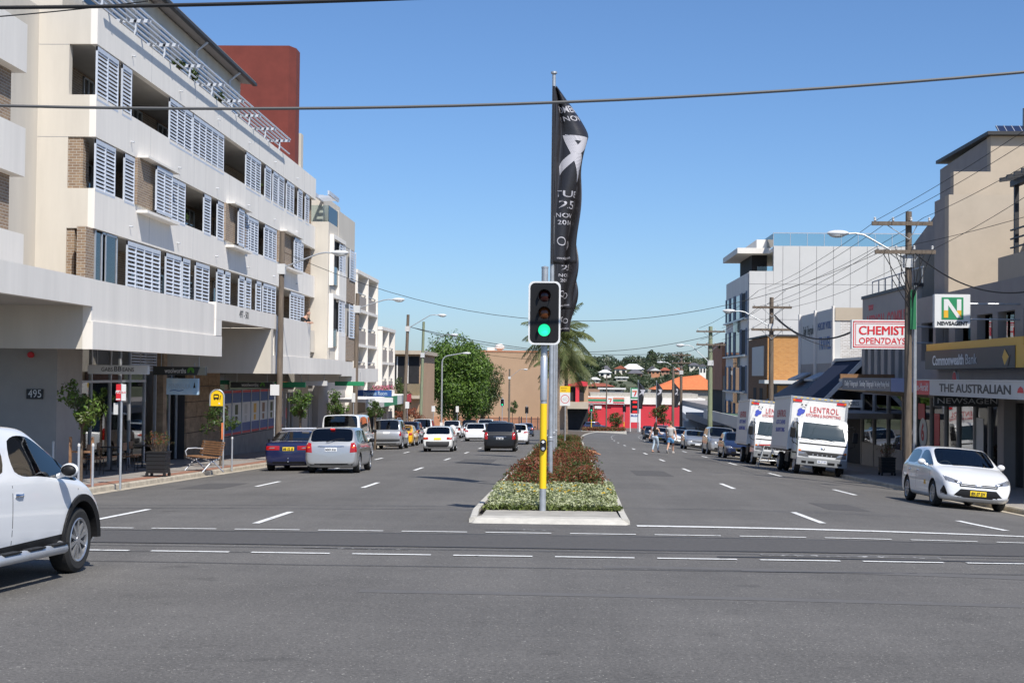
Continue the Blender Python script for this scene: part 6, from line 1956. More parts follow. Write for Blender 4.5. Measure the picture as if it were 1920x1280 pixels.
# ================================================================ median island
def medl(Y):
    return -1.55 - 0.10 * smooth((Y - 24.5) / 3)
def medr(Y):
    return 1.16 + 0.12 * smooth((Y - 24.5) / 10) + 0.4 * smooth((Y - 60) / 60) + 0.8 * bend(Y)
struct(kerb('median_kerb', medl, 24.6, 240, 1, 'pale_kerb', 0.09, 0.14))
struct(kerb('median_kerb', medr, 24.6, 240, -1, 'pale_kerb', 0.09, 0.14))
b = MB()
zA = gz(0, 24.6)
nose = [(-1.55, 24.6), (-1.48, 24.4), (1.10, 24.4), (1.16, 24.6), (1.02, 25.15), (-1.39, 25.15)]
ntop = [(-1.47, 24.72), (-1.42, 24.62), (1.03, 24.62), (1.08, 24.72), (1.02, 25.15), (-1.39, 25.15)]
n = len(nose)
b.add([(x, y, gz(x, y) - 0.02) for x, y in nose] + [(x, y, gz(x, y) + 0.085) for x, y in ntop],
      [tuple(range(n))[::-1], tuple(range(n, 2 * n))] + [(i, (i + 1) % n, n + (i + 1) % n, n + i) for i in range(n)])
struct(b.build('median_nose', 'pale_kerb', None, bevel=0.02))
struct(strip('median_paving', lambda Y: -1.36, lambda Y: 1.0, 25.16, 26.9, 0.082, 'concrete', None, 0.5))
struct(strip('median_soil', lambda Y: medl(Y) + 0.16, lambda Y: medr(Y) - 0.16, 26.9, 240, 0.07, 'soil', None))
# far traffic islands
for (xa, xb, ya, yb_) in ((3.2, 10.5, 238.5, 242), (16.5, 24, 246, 250)):
    b = MB(); b.box(xa, xb, ya, yb_, gz(0, ya) - 0.4, gz(0, yb_) + 0.16)
    struct(b.build('traffic_island', 'pale_kerb', None))

# ---------------------------------------------------------------- leaves
def leaf_cloud(b, c, rx, ry, rz, n, size, rnd, mis=(0,), shell=0.5, up=0.25, lum=0.0):
    for _ in range(n):
        while True:
            p = Vector((rnd.uniform(-1, 1), rnd.uniform(-1, 1), rnd.uniform(-1, 1)))
            if 0.05 < p.length <= 1:
                break
        d = p.normalized()
        p = d * (shell + (1 - shell) * rnd.random()) if rnd.random() < 0.75 else p
        q = Vector((c[0] + p.x * rx, c[1] + p.y * ry, c[2] + p.z * rz))
        nrm = (d + Vector((rnd.gauss(0, .6), rnd.gauss(0, .6), rnd.gauss(up, .5)))).normalized()
        a = nrm.cross(Vector((rnd.gauss(0, 1), rnd.gauss(0, 1), rnd.gauss(0, 1))))
        if a.length < 1e-3:
            continue
        a.normalize()
        e = nrm.cross(a)
        s = size * rnd.uniform(0.65, 1.35)
        w = s * 0.42
        fold = nrm * (s * 0.10)
        b.add([q - a * s * 0.5, q + e * w * 0.5 + fold, q + a * s * 0.5, q - e * w * 0.5 + fold], [(0, 1, 2), (0, 2, 3)], rnd.choice(mis))

def tree(name, label, base, h, crown, n, leaf, lm, seed, group=None, trunk_r=0.1, clumps=26, stake=False, cz=0.62, trunk_m='trunk', lean=0.0, cat='tree', lm2=None):
    """crown = (rx, ry, rz); a tapered trunk, forking limbs and leaf clumps hung on the limb ends"""
    rnd = random.Random(seed)
    t = thing(name, label, cat, base, 0, group)
    rx, ry, rz = crown
    cc = Vector((lean, 0, h - rz))
    b = MB()
    fork = Vector((lean * 0.5, 0, (h - 2 * rz) + rz * 0.35))
    b.tube([(0, 0, -0.1), (lean * 0.2 + rnd.uniform(-.03, .03), rnd.uniform(-.03, .03), fork.z * 0.5), tuple(fork)], [trunk_r * 1.25, trunk_r, trunk_r * 0.8], 9)
    ends = []
    for i in range(clumps):
        while True:
            p = Vector((rnd.uniform(-1, 1), rnd.uniform(-1, 1), rnd.uniform(-1, 1)))
            if 0.3 < p.length <= 1:
                break
        p = p.normalized() * rnd.uniform(0.45, 0.86)
        q = Vector((cc.x + p.x * rx, cc.y + p.y * ry, cc.z + p.z * rz))
        ends.append(q)
        if i < 14:
            mid = fork.lerp(q, 0.5) + Vector((rnd.uniform(-.1, .1) * rx, rnd.uniform(-.1, .1) * ry, rnd.uniform(0, .12) * rz))
            b.tube([tuple(fork), tuple(mid), tuple(q)], [trunk_r * 0.55, trunk_r * 0.35, trunk_r * 0.12], 6)
    b.build('trunk', trunk_m, t, smooth=True)
    b = MB()
    per = n // clumps
    for q in ends:
        k_ = rnd.uniform(0.24, 0.42)
        leaf_cloud(b, q, rx * k_, ry * k_, rz * k_ * 0.9, per, leaf, rnd, (0, 0, 1) if lm2 else (0,))
    b.build('crown', [lm, lm2] if lm2 else lm, t)
    if stake:
        b = MB()
        for s_ in (-0.28, 0.28):
            b.box(s_ - 0.03, s_ + 0.03, -0.03, 0.03, -0.05, 1.15)
        b.box(-0.28, 0.28, 0.03, 0.04, 0.75, 0.80)
        b.build('stake', 'bench_timber', t)
    return t

def fpl_at(X, Y):
    return (X, Y, fp_l(Y))
G1 = 'young street trees along the left footpath'
tree('street_tree', 'young leafy street tree with timber stakes in front of the cafe window', fpl_at(lx(147, 36.5), 36.5), 2.75, (0.62, 0.6, 0.85), 900, 0.13, 'leaf_olive', 11, G1, 0.035, 16, True, lm2='leaf_bright')
tree('street_tree', 'young street tree half hidden behind the yellow bus stop sign', fpl_at(lx(412, 50.5), 50.5), 2.25, (0.78, 0.6, 0.62), 700, 0.12, 'leaf_mid', 12, G1, 0.035, 14, False, lm2='leaf_olive')
tree('street_tree', 'bushy street tree standing behind the dark blue liftback', fpl_at(lx(563, 60.5), 60.5), 3.0, (0.62, 0.6, 0.72), 900, 0.13, 'leaf_mid', 13, G1, 0.06, 16, lm2='leaf_bright')
tree('street_tree', 'bushy street tree left of the white van roof', fpl_at(lx(634, 72), 72), 3.1, (0.70, 0.6, 0.78), 900, 0.14, 'leaf_mid', 14, G1, 0.06, 16, lm2='leaf_bright')
tree('street_tree', 'small street tree beneath the dark blue awning', fpl_at(lx(704, 84), 84), 2.9, (0.70, 0.6, 0.7), 700, 0.15, 'leaf_mid', 15, G1, 0.06, 14, lm2='leaf_olive')
tree('plane_tree', 'great dense green tree rounding above the parked cars on the left', (lx(856, 172), 172, gz(-12, 172)), 11.9, (4.5, 4.2, 5.2), 24000, 0.36, 'leaf_bright', 21, None, 0.32, 110, lm2='leaf_mid')
tree('spreading_tree', 'darker feathery tree merging with the right side of the great tree', (lx(905, 190), 190, gz(-10, 190)), 10.5, (2.9, 2.8, 4.4), 9000, 0.30, 'leaf_olive', 22, None, 0.25, 50, lm2='leaf_dark')
tree('shrub_tree', 'dark conical tree beside the brown flats', (lx(752, 128), 128, gz(-12, 128)), 5.6, (1.3, 1.2, 2.4), 1800, 0.22, 'leaf_mid', 23, None, 0.1, 22, lm2='leaf_olive')
tree('red_shrub', 'dark red leaved shrub behind the timber pole on the left', (lx(770, 122), 122, gz(-12, 122)), 3.0, (1.6, 1.2, 1.4), 1500, 0.2, 'leaf_red', 24, None, 0.1, 22, cat='shrub')
tree('pavement_tree', 'small tree with sparse foliage in front of the red shop wall', (lx(1245, 262), 262, gz(12, 262)), 5.6, (2.3, 2.0, 1.9), 1300, 0.42, 'leaf_mid', 25, None, 0.12, 20, lm2='leaf_red')
tree('garden_shrub', 'round green shrub with orange flowers left of the price pylon', (lx(1155, 268), 268, gz(8, 268)), 3.6, (1.5, 1.4, 1.7), 1300, 0.3, 'leaf_olive', 26, None, 0.1, 20, lm2='leaf_mid', cat='shrub')
tree('garden_shrub', 'slim green tree behind the far traffic signal pair', (lx(1112, 276), 276, gz(5, 276)), 4.4, (1.2, 1.2, 1.7), 700, 0.32, 'leaf_mid', 27, None, 0.1, 16, lm2='leaf_olive', cat='shrub')
tree('roof_shrub', 'green shrub growing on top of the terracotta shop', (lx(1354, 136.5), 136.5, lz(660, 136, 1350)), 1.1, (0.55, 0.5, 0.5), 400, 0.16, 'leaf_mid', 28, None, 0.04, 12, cat='shrub')
tree('street_tree', 'thin sapling under the far street lamp before the tan hall', (lx(962, 232), 232, gz(-8, 232)), 5.0, (1.0, 1.0, 1.2), 350, 0.3, 'leaf_mid', 29, None, 0.07, 12)
# potted greenery on the roof terrace and balconies
for i, (px, z_, lab) in enumerate(((337, 13.45, 'green pot plant on the roof terrace parapet beside the pergola'), (362, 13.45, 'spiky pot plant on the roof terrace parapet'), (412, 13.42, 'small pot plant on the parapet under the pergola end'), (486, 10.5, 'pot plant in the open top floor balcony'), (345, 7.5, 'pot plant in the open middle balcony'))):
    tree('pot_plant', lab, (-15.3, fy(px), z_), 0.75, (0.3, 0.35, 0.3), 260, 0.12, 'leaf_mid', 60 + i, None, 0.03, 10, lm2='leaf_olive', cat='plant')
# pink flowers in the balcony box
rnd = random.Random(31)
b = MB()
for i in range(420):
    y = rnd.uniform(104, 117)
    leaf_cloud(b, (-13.5, y, 0.68), 0.2, 0.1, 0.25, 2, 0.14, rnd, (0, 1))
tag(b.build('flower_box_planting', ['flower_pink', 'leaf_mid'], None), 'pink flowers spilling from the ledge above the blue awning', 'flowers')

# ---- median shrubs: photinia mounds of red and green leaves
rnd = random.Random(41)
def shrub_mesh(seed, reds):
    r_ = random.Random(seed)
    b_ = MB()
    for i in range(13):
        a = r_.uniform(0, 6.28)
        d = r_.uniform(0, 0.55)
        top = r_.uniform(0.28, 0.62)
        leaf_cloud(b_, (d * math.cos(a), d * math.sin(a) * 0.9, top), 0.28, 0.28, 0.22, 110, 0.085, r_, reds, 0.6, 0.5)
    for i in range(160):
        leaf_cloud(b_, (r_.uniform(-.55, .55), r_.uniform(-.5, .5), 0.2), 0.2, 0.2, 0.2, 2, 0.09, r_, (1, 2), 0.5, 0.3)
    me = bpy.data.meshes.new('foliage')
    me.from_pydata(b_.v, [], b_.f)
    for q in ('leaf_red', 'leaf_olive', 'leaf_mid'):
        me.materials.append(M[q])
    me.polygons.foreach_set('material_index', b_.m)
    return me
sm = [shrub_mesh(s_, q) for s_, q in ((1, (0, 0, 0, 1)), (2, (0, 0, 1, 1)), (3, (0, 1, 1, 2)), (4, (1, 1, 2, 0)))]
spots = []
yy = 32.6
row = 0
while yy < 120:
    L_, R_ = medl(yy) + 0.86, medr(yy) - 0.70
    nn = 2 if row % 2 else 3
    for i in range(nn):
        spots.append((L_ + (R_ - L_) * (i + 0.5 * (row % 2) * 0.5) / (nn - 1 + 0.25), yy + rnd.uniform(-.3, .3), row, i))
    yy += 1.5 if yy < 60 else 2.6
    row += 1
G2 = 'red and green shrubs massed along the median'
for (x, y, r_, i) in spots:
    mi_ = rnd.choice([0, 0, 1, 1, 2]) if y < 52 else rnd.choice([2, 3, 3, 1])
    t = thing('median_shrub', 'rust red mounded shrub in the near part of the median planting' if y < 52 else 'greener mounded shrub in the far part of the median planting', 'shrub', (x, y, gz(x, y) + 0.08), rnd.uniform(0, 6.28), G2)
    o = bpy.data.objects.new('foliage', sm[mi_])
    COL.objects.link(o)
    o.parent = t
    s_ = rnd.uniform(0.62, 0.94)
    t.scale = (s_, s_, s_ * rnd.uniform(0.62, 1.12))
# silver ground cover with yellow flowers at the nose
b = MB()
for i in range(12500):
    y = 26.78 + 6.2 * rnd.random()
    x = rnd.uniform(-1.36, 1.0 + 0.02 * (y - 26))
    hgt = 0.12 + 0.12 * smooth((y - 27.0) / 1.8) + 0.05 * math.sin(x * 5 + y * 3)
    if y < 27.2 and rnd.random() < 0.35:
        continue
    z = gz(x, y) + 0.1 + hgt * rnd.uniform(0.35, 1.0)
    leaf_cloud(b, (x, y, z), 0.03, 0.03, 0.03, 3, 0.07, rnd, (0, 0, 0, 1), 0.3, 0.8)
for i in range(70):
    y = rnd.uniform(27.6, 32.6)
    x = rnd.uniform(-1.3, 1.0)
    leaf_cloud(b, (x, y, gz(x, y) + 0.36), 0.02, 0.02, 0.01, 5, 0.055, rnd, (2,), 0.3, 2.0)
tag(b.build('ground_cover', ['leaf_silver', 'leaf_grass', 'flower_yellow'], None), 'silvery ground cover with yellow flowers at the median nose', 'ground cover', kind='stuff')
b = MB()
for i in range(420):
    x = rnd.uniform(-1.4, 1.1)
    leaf_cloud(b, (x, 26.85 + rnd.uniform(-0.12, 0.25), gz(x, 26.8) + 0.13), 0.06, 0.06, 0.05, 4, 0.09, rnd, (0, 1), 0.3, 0.5)
tag(b.build('grass_fringe', ['leaf_grass', 'leaf_olive'], None), 'rough grass fringe along the front of the median planting', 'grass', kind='stuff')
# clipped hedges on the far islands
b = MB()
for i in range(2600):
    leaf_cloud(b, (rnd.uniform(3.4, 10.3), rnd.uniform(238.8, 241.7), gz(0, 240) + 0.45), 0.2, 0.2, 0.35, 1, 0.3, rnd, (0, 0, 1))
for i in range(2600):
    leaf_cloud(b, (rnd.uniform(16.6, 23.8), rnd.uniform(246.2, 249.8), gz(0, 248) + 0.5), 0.2, 0.2, 0.4, 1, 0.3, rnd, (0, 0, 1))
tag(b.build('island_planting', ['leaf_red', 'leaf_olive'], None), 'low reddish planting on the far traffic islands', 'planting', kind='stuff')

# ---- palms
def palm(label, X, Y, h, seed, nf=30, flen=3.25):
    rnd_ = random.Random(seed)
    t = thing('palm_tree', label, 'palm', (X, Y, gz(X, Y)), 0, 'palms in the median')
    b_ = MB()
    pts = [(0.03 * math.sin(i), 0, h * i / 10) for i in range(11)]
    b_.tube(pts, [0.19 - 0.05 * i / 10 + (0.012 if i % 2 else 0) for i in range(11)], 10)
    b_.build('trunk', 'palm_trunk', t, smooth=True)
    for i in range(nf):
        b_ = MB()
        az = 2 * math.pi * i * 0.381966
        el = R(75 - 95 * (i / nf) + rnd_.uniform(-8, 8))
        pts = []
        p = Vector((0, 0, h))
        d = Vector((math.cos(az) * math.cos(el), math.sin(az) * math.cos(el), math.sin(el)))
        L_ = flen * rnd_.uniform(0.85, 1.1)
        for s_ in range(11):
            pts.append(p.copy())
            p = p + d * (L_ / 10)
            d = (d + Vector((0, 0, -0.17))).normalized()
        b_.tube(pts, [0.028 - 0.0022 * k_ for k_ in range(11)], 5)
        side = Vector((-math.sin(az), math.cos(az), 0))
        for k_ in range(36):
            f = 0.12 + 0.88 * k_ / 36
            ii = min(9, int(f * 10))
            q = pts[ii].lerp(pts[ii + 1], f * 10 - ii)
            dd = (pts[ii + 1] - pts[ii]).normalized()
            ll = flen * 0.28 * math.sin(math.pi * (0.15 + 0.8 * f)) + 0.08
            for s_ in (-1, 1):
                tip = q + (side * s_ * 0.72 + dd * 0.55 + Vector((0, 0, -0.42 - rnd_.uniform(0, .4)))).normalized() * ll
                wv = dd * 0.028
                b_.add([q - wv, q + wv, q.lerp(tip, 0.6) + wv * 0.8, tip, q.lerp(tip, 0.6) - wv * 0.8], [(0, 1, 2, 4), (4, 2, 3)])
        b_.build('frond', 'leaf_palm', t)
    return t
palm('tall palm rising behind the black flag in the median', lx(1046, 104), 104, 7.4, 5)
palm('second palm with drooping pale fronds just behind the tall one', lx(1062, 122), 122, 6.3, 6)

# ---- hillside greenery
rnd = random.Random(77)
b = MB()
def hill_clump(X, Y, r_, h_, n, b_):
    z = terr(X, Y)
    for _ in range(n):
        while True:
            p = Vector((rnd.uniform(-1, 1), rnd.uniform(-1, 1), rnd.uniform(-1, 1)))
            if 0.4 < p.length <= 1:
                break
        q = Vector((X + p.x * r_, Y + p.y * r_, z + h_ * 0.5 + p.z * h_ * 0.5))
        nrm = (p + Vector((rnd.gauss(0, .5), rnd.gauss(0, .5), 0.3))).normalized()
        a = nrm.cross(Vector((rnd.gauss(0, 1), rnd.gauss(0, 1), rnd.gauss(0, 1)))).normalized()
        e = nrm.cross(a)
        s_ = rnd.uniform(0.32, 0.7) * (Y / 620)
        b_.add([q - a * s_, q + e * s_ * 0.6, q + a * s_, q - e * s_ * 0.6], [(0, 1, 2, 3)], rnd.choice((0, 0, 1)))
for i in range(560):
    Y = rnd.uniform(345, 820)
    px = rnd.uniform(1040, 1400) if i < 520 else rnd.uniform(700, 1040)
    X = lx(px, Y)
    r_ = rnd.uniform(1.8, 4.4)
    tpy = 704 + (px - 960) * 0.0105 - (terr(X, Y) + r_ - 1.72) * 2750 / Y
    if any(abs(px - h_[0]) < h_[3] / 2 + r_ * 2750 / Y * 0.8 and Y < h_[2] + 12 and tpy < h_[1] - 2 for h_ in hh):
        r_ = rnd.uniform(0.6, 1.1)                 # gardens in front of the houses stay low
    hill_clump(X, Y, r_, r_ * rnd.uniform(0.7, 1.15), 150, b)
tag(b.build('hillside_trees', ['leaf_hill', 'leaf_dark'], None), 'massed dark trees and scrub covering the far hillside', 'trees', kind='stuff')
for i, (px, Y, r_, h_) in enumerate(((1135, 720, 7, 9), (1190, 790, 8, 9), (1240, 760, 10, 11), (1275, 730, 8, 11), (1110, 640, 6, 9), (1300, 700, 8, 8), (1222, 800, 3, 13), (1330, 760, 9, 8))):
    tt = ['broad dark skyline tree left of the wide white roof', 'rounded tree on the ridge above the wide white roof', 'widest dark tree on the ridge right of centre', 'tall ridge tree beside the far lamp post',
          'dark ridge tree just right of the palm', 'ridge tree behind the far timber pole', 'slender pine poking above the ridge', 'ridge tree beside the terracotta shop'][i]
    t = thing('ridge_tree', tt, 'tree', (lx(px, Y), Y, terr(lx(px, Y), Y)), 0, 'trees along the ridge')
    b = MB()
    sv_ = rnd.getstate()
    hill_clump(lx(px, Y), Y, r_, h_ * 0.8, 900, b)
    b.build('crown', ['leaf_hill', 'leaf_dark'], t, world=True)
    b = MB(); b.tube([(0, 0, -1), (0, 0, h_ * 0.6)], [0.4, 0.2], 6); b.build('trunk', 'trunk', t)

# ================================================================ street furniture
# ---- the traffic signal on the median nose
def signal(label, X, Y, h, lit=True, scale=1.0, band=None, board=True, pole_r=0.057, group=None, facing_=0.0, base=None):
    z0 = gz(X, Y) + 0.085 if base is None else base
    t = thing('traffic_signal', label, 'traffic light', (X, Y, z0), facing_, group)
    b_ = MB(); b_.tube([(0, 0, -0.1), (0, 0, h)], pole_r, 20); b_.lathe([(pole_r + 0.004, h - 0.02), (pole_r + 0.004, h + 0.01), (0, h + 0.025)], 20); b_.build('pole', 'galv', t, smooth=True)
    if band:
        b_ = MB(); b_.lathe([(pole_r + 0.003, band[0]), (pole_r + 0.003, band[1])], 20); b_.build('reflective_band', 'sign_yellow', t, smooth=True)
    zc = h - 0.84
    bw, bh = 0.29, 0.575
    pts = []
    r_ = 0.10
    for (cx_, cz_, a0) in ((bw - r_, bh - r_, 0), (-bw + r_, bh - r_, 90), (-bw + r_, -bh + r_, 180), (bw - r_, -bh + r_, 270)):
        for k_ in range(7):
            a = R(a0 + k_ * 15)
            pts.append((cx_ + r_ * math.cos(a), zc + cz_ + r_ * math.sin(a)))
    b_ = MB(); b_.prism(pts, 'y', -0.16, -0.12); bd = b_.build('target_board', 'black_plastic', t)
    b_ = MB()
    pin = [(x * 0.90, zc + (z - zc) * 0.948) for (x, z) in pts]
    n_ = len(pts)
    b_.add([(x, -0.163, z) for x, z in pts] + [(x, -0.163, z) for x, z in pin], [(i, (i + 1) % n_, n_ + (i + 1) % n_, n_ + i) for i in range(n_)])
    b_.build('board_border', 'sign_white', bd)
    b_ = MB(); b_.box(-0.15, 0.15, -0.12, 0.06 + 0.0, zc - 0.46, zc + 0.46); b_.build('signal_housing', 'black_plastic', t, bevel=0.03)
    b_ = MB()
    b_.tube([(0, 0, zc + 0.4), (0, -0.06, zc + 0.4)], 0.03, 8); b_.tube([(0, 0, zc - 0.4), (0, -0.06, zc - 0.4)], 0.03, 8)
    b_.build('bracket', 'galv', t)
    for k_, (dz, m_) in enumerate(((0.31, 'lens_dark_red'), (0.0, 'lens_dark_amber'), (-0.31, 'signal_green' if lit else 'lens_dark_red'))):
        b_ = MB(); b_.lathe([(0, -0.195), (0.06, -0.19), (0.105, -0.165), (0.11, -0.158)], 24, 'y', (0.0, 0, zc + dz)); ln = b_.build('lens', m_, t, smooth=True)
        b_ = MB()
        vs_, fs = [], []
        for k2 in range(19):
            a = R(-35 + 250 * k2 / 18)
            for (rr_, yy_) in ((0.115, -0.15), (0.115, -0.30 + 0.06 * abs(math.cos(a)))):
                vs_.append((rr_ * math.cos(a), yy_, zc + dz + rr_ * math.sin(a)))
        fs = [(i * 2, i * 2 + 1, i * 2 + 3, i * 2 + 2) for i in range(18)]
        b_.add(vs_, fs)
        hd = b_.build('visor', 'black_plastic', t)
        so_ = hd.modifiers.new('s', 'SOLIDIFY'); so_.thickness = 0.006
    return t
sx_, sy_ = lx(1020.5, 26.7), 26.7
ts = signal('tall traffic signal showing green on a grey and yellow pole at the median nose', sx_, sy_, 4.42, True, band=(0.40, 1.94), pole_r=0.06)
# push button
b = MB(); b.lathe([(0, -0.125), (0.05, -0.12), (0.058, -0.06)], 20, 'y', (0, 0, 1.13)); b.lathe([(0, -0.125), (0.05, -0.12), (0.058, -0.06)], 20, 'y', (0, 0, 1.24)); b.box(-0.058, 0.058, -0.118, -0.05, 1.13, 1.24); pbx = b.build('push_button_box', 'black_plastic', ts)
b = MB(); b.lathe([(0, -0.137), (0.028, -0.134), (0.03, -0.12)], 16, 'y', (0, 0, 1.125)); b.build('button', 'alu', pbx)
b = MB(); b.add([(-0.04, -0.127, 1.245), (0, -0.127, 1.28), (0.04, -0.127, 1.245), (0.015, -0.127, 1.245), (0.015, -0.127, 1.225), (-0.015, -0.127, 1.225), (-0.015, -0.127, 1.245)], [(0, 1, 2, 3, 4, 5, 6)]); b.build('arrow', 'sign_white', pbx)
b = MB(); b.lathe([(0.062, 2.0), (0.066, 2.02), (0.066, 2.78), (0.04, 2.82)], 20, 'z', (0.0, -0.012, 0)); b.build('pole_sleeve', 'alu', ts, smooth=True)
signal('green traffic signal on the left before the tan hall', lx(943, 225), 225, 5.2, True, group=None)
signal('green traffic signal pair by the corner shop with yellow banded pole', lx(1110, 240), 240, 4.6, True, band=(0.2, 1.9))
signal('unlit traffic signal seen from behind left of the price pylon', lx(1171, 245), 245, 4.9, False, band=(0.2, 1.9), facing_=math.pi * 0.9)
signal('unlit traffic signal at the foot of the tan hall', lx(989, 250), 250, 4.2, False, facing_=math.pi)

# ---- flagpoles with black banners
def flag_fn(side, fh, fw, phase, hang):
    def f(u, v):
        w = fw * min(1.0, 0.04 + v / 0.27) if v < 0.27 else fw * (1.0 - 0.36 * smooth((v - 0.52) / 0.40) + 0.06 * math.sin(6 * v + phase))
        sag = hang * u * (1 - min(1, v / 0.27)) * 0
        fo = 2 * math.pi * (1.35 * u + 0.75 * v) + phase
        env = min(1.0, u * 3.0)
        x = side * w * (u + 0.10 * env * math.sin(fo) + 0.03 * math.sin(13 * v + 5 * u)) + 0.05 * u * math.sin(9 * v + phase)
        y = -0.13 * env * math.sin(fo + 1.1) + 0.05 * math.sin(v * 15 + u * 6 + phase) * u + 0.25 * u
        z = -v * fh - 0.04 * math.sin(u * 4 + phase) * u
        return Vector((x, y, z))
    return f
def on_flag(fn, me, u0, v0, us, vsz, off=-0.012):
    for vv in me.vertices:
        u = u0 + vv.co.x * us
        v = v0 - vv.co.y * vsz
        p = fn(max(0, min(1, u)), max(0, min(1, v)))
        e = 0.01
        du = fn(min(1, u + e), v) - p
        dv = fn(u, min(1, v + e)) - p
        nrm = du.cross(dv)
        if nrm.length > 1e-9:
            nrm.normalize()
            if nrm.y > 0:
                nrm = -nrm
        vv.co = p + nrm * 0.012
def flagpole(label, X, Y, h, group, fh=4.45, fw=0.85, phase=0.0, detail=True, base=None, pr=0.055):
    t = thing('flagpole', label, 'flagpole', (X, Y, gz(X, Y) + 0.1 if base is None else base), 0, group)
    b_ = MB(); b_.tube([(0, 0, -0.1), (0, 0, h * 0.45), (0, 0, h)], [pr * 1.15, pr * 1.0, pr * 0.8], 14); b_.build('pole', 'galv', t, smooth=True)
    b_ = MB(); b_.lathe([(0, h + 0.06), (0.075, h + 0.04), (0.08, h), (0.04, h - 0.03)], 14); b_.build('finial', 'galv', t, smooth=True)
    b_ = MB(); b_.lathe([(pr * 1.2, 1.1), (pr * 1.35, 1.12), (pr * 1.35, 1.2), (pr * 1.2, 1.22)], 14); b_.build('collar', 'galv', t)
    fn = flag_fn(1, fh, fw, phase, 0.3)
    nu, nv = 14, 46
    vs_ = []
    for j in range(nv + 1):
        for i in range(nu + 1):
            p = fn(i / nu, j / nv)
            vs_.append((p.x + 0.02, p.y - 0.05, p.z + h - 0.33))
    fs = [(j * (nu + 1) + i, j * (nu + 1) + i + 1, (j + 1) * (nu + 1) + i + 1, (j + 1) * (nu + 1) + i) for j in range(nv) for i in range(nu)]
    b_ = MB(); b_.add(vs_, fs); fl = b_.build('banner', 'flag_black', t, smooth=True, sharp=80)
    fl.location = (0, 0, 0)
    sl = fl.modifiers.new('s', 'SOLIDIFY'); sl.thickness = 0.004
    b_ = MB(); b_.tube([(-0.0, -0.05, h - 0.33), (0, -0.05, h - 0.33 - fh)], 0.035, 8); b_.build('banner_sleeve', 'flag_black', t, smooth=True)
    # printing: a looped ribbon and the lettering, laid on the cloth
    def grid_quad(c4, n1=6, n2=14):
        a, b2, c2, d2 = [Vector(q) for q in c4]
        v2, f2 = [], []
        for j in range(n2 + 1):
            for i in range(n1 + 1):
                s_, tt_ = i / n1, j / n2
                q = (a * (1 - s_) + b2 * s_) * (1 - tt_) + (d2 * (1 - s_) + c2 * s_) * tt_
                v2.append((q.x, q.y, 0))
        f2 = [(j * (n1 + 1) + i, j * (n1 + 1) + i + 1, (j + 1) * (n1 + 1) + i + 1, (j + 1) * (n1 + 1) + i) for j in range(n2) for i in range(n1)]
        return v2, f2
    mb = MB()
    for c4 in (((0.36, -0.27), (0.50, -0.27), (0.86, -0.50), (0.66, -0.535)), ((0.70, -0.285), (0.86, -0.33), (0.62, -0.38), (0.50, -0.36)), ((0.50, -0.37), (0.62, -0.39), (0.24, -0.50), (0.20, -0.45)), ((0.42, -0.265), (0.80, -0.285), (0.84, -0.315), (0.46, -0.295))):
        v2, f2 = grid_quad(c4)
        mb.add(v2, f2)
    items = [(mb, None)]
    me = bpy.data.meshes.new('ribbon_print')
    me.from_pydata(mb.v, [], mb.f)
    on_flag(fn, me, 0, 0, 1, 1)
    jobs = [me]
    if detail:
        for (s_, u, v, su, sv_) in (('TUE', 0.42, 0.605, 0.34, 0.05), ('25', 0.45, 0.665, 0.42, 0.062), ('NOV', 0.38, 0.725, 0.2, 0.035), ('2014', 0.42, 0.765, 0.2, 0.036), ('www.whiteribbonwalk.com', 0.5, 0.965, 0.062, 0.022), ('WOMEN', 0.55, 0.13, 0.2, 0.05), ('2 NOV', 0.60, 0.18, 0.2, 0.04)):
            tm = text_mesh(s_, 1.0, 0.01, 0)
            on_flag(fn, tm, u, v, su, sv_)
            jobs.append(tm)
        cb_ = MB()
        for (cu, cv) in ((0.30, 0.87), (0.66, 0.89)):
            n_ = 18
            cb_.add([(cu + 0.11 * math.cos(2 * math.pi * k_ / n_), -(cv + 0.025 * math.sin(2 * math.pi * k_ / n_)), 0) for k_ in range(n_)] + [(cu + 0.085 * math.cos(2 * math.pi * k_ / n_), -(cv + 0.019 * math.sin(2 * math.pi * k_ / n_)), 0) for k_ in range(n_)],
                    [(k_, (k_ + 1) % n_, n_ + (k_ + 1) % n_, n_ + k_) for k_ in range(n_)])
        cm = bpy.data.meshes.new('crest_print')
        cm.from_pydata(cb_.v, [], cb_.f)
        on_flag(fn, cm, 0, 0, 1, 1)
        jobs.append(cm)
    for k_, m_ in enumerate(jobs):
        m_.transform(Matrix.Translation((0.02, -0.05, h - 0.33)))
        m_.materials.clear()
        m_.materials.append(M['flag_print'])
        link(['ribbon_print', 'lettering'][0 if k_ == 0 else 1], m_, fl)
    return t
G3 = 'flagpoles with black ribbon banners in the median'
flagpole('nearest tall flagpole with a black ribbon banner behind the traffic signal', lx(1034, 36.6), 36.6, 10.3, G3, phase=0.4)
flagpole('second median flagpole with its black banner showing below the first', lx(1040, 51.8), 51.8, 10.3, G3, phase=1.3)
flagpole('third median flagpole with the lowest showing black banner', lx(1044, 65), 65, 10.3, G3, phase=2.2)
G4 = 'distant flagpoles beyond the far intersection'
for i, (px, Y, lab) in enumerate(((1197, 270, 'distant flag with white ribbon left of the bare pavement tree'), (1231, 276, 'distant flag with white ribbon above the pavement tree'), (1263, 285, 'distant flag half hidden behind the far timber poles'))):
    flagpole(lab, lx(px, Y), Y, 9.4, G4, fh=4.9, fw=1.25, phase=i * 1.1, detail=False, base=-8.3, pr=0.09)

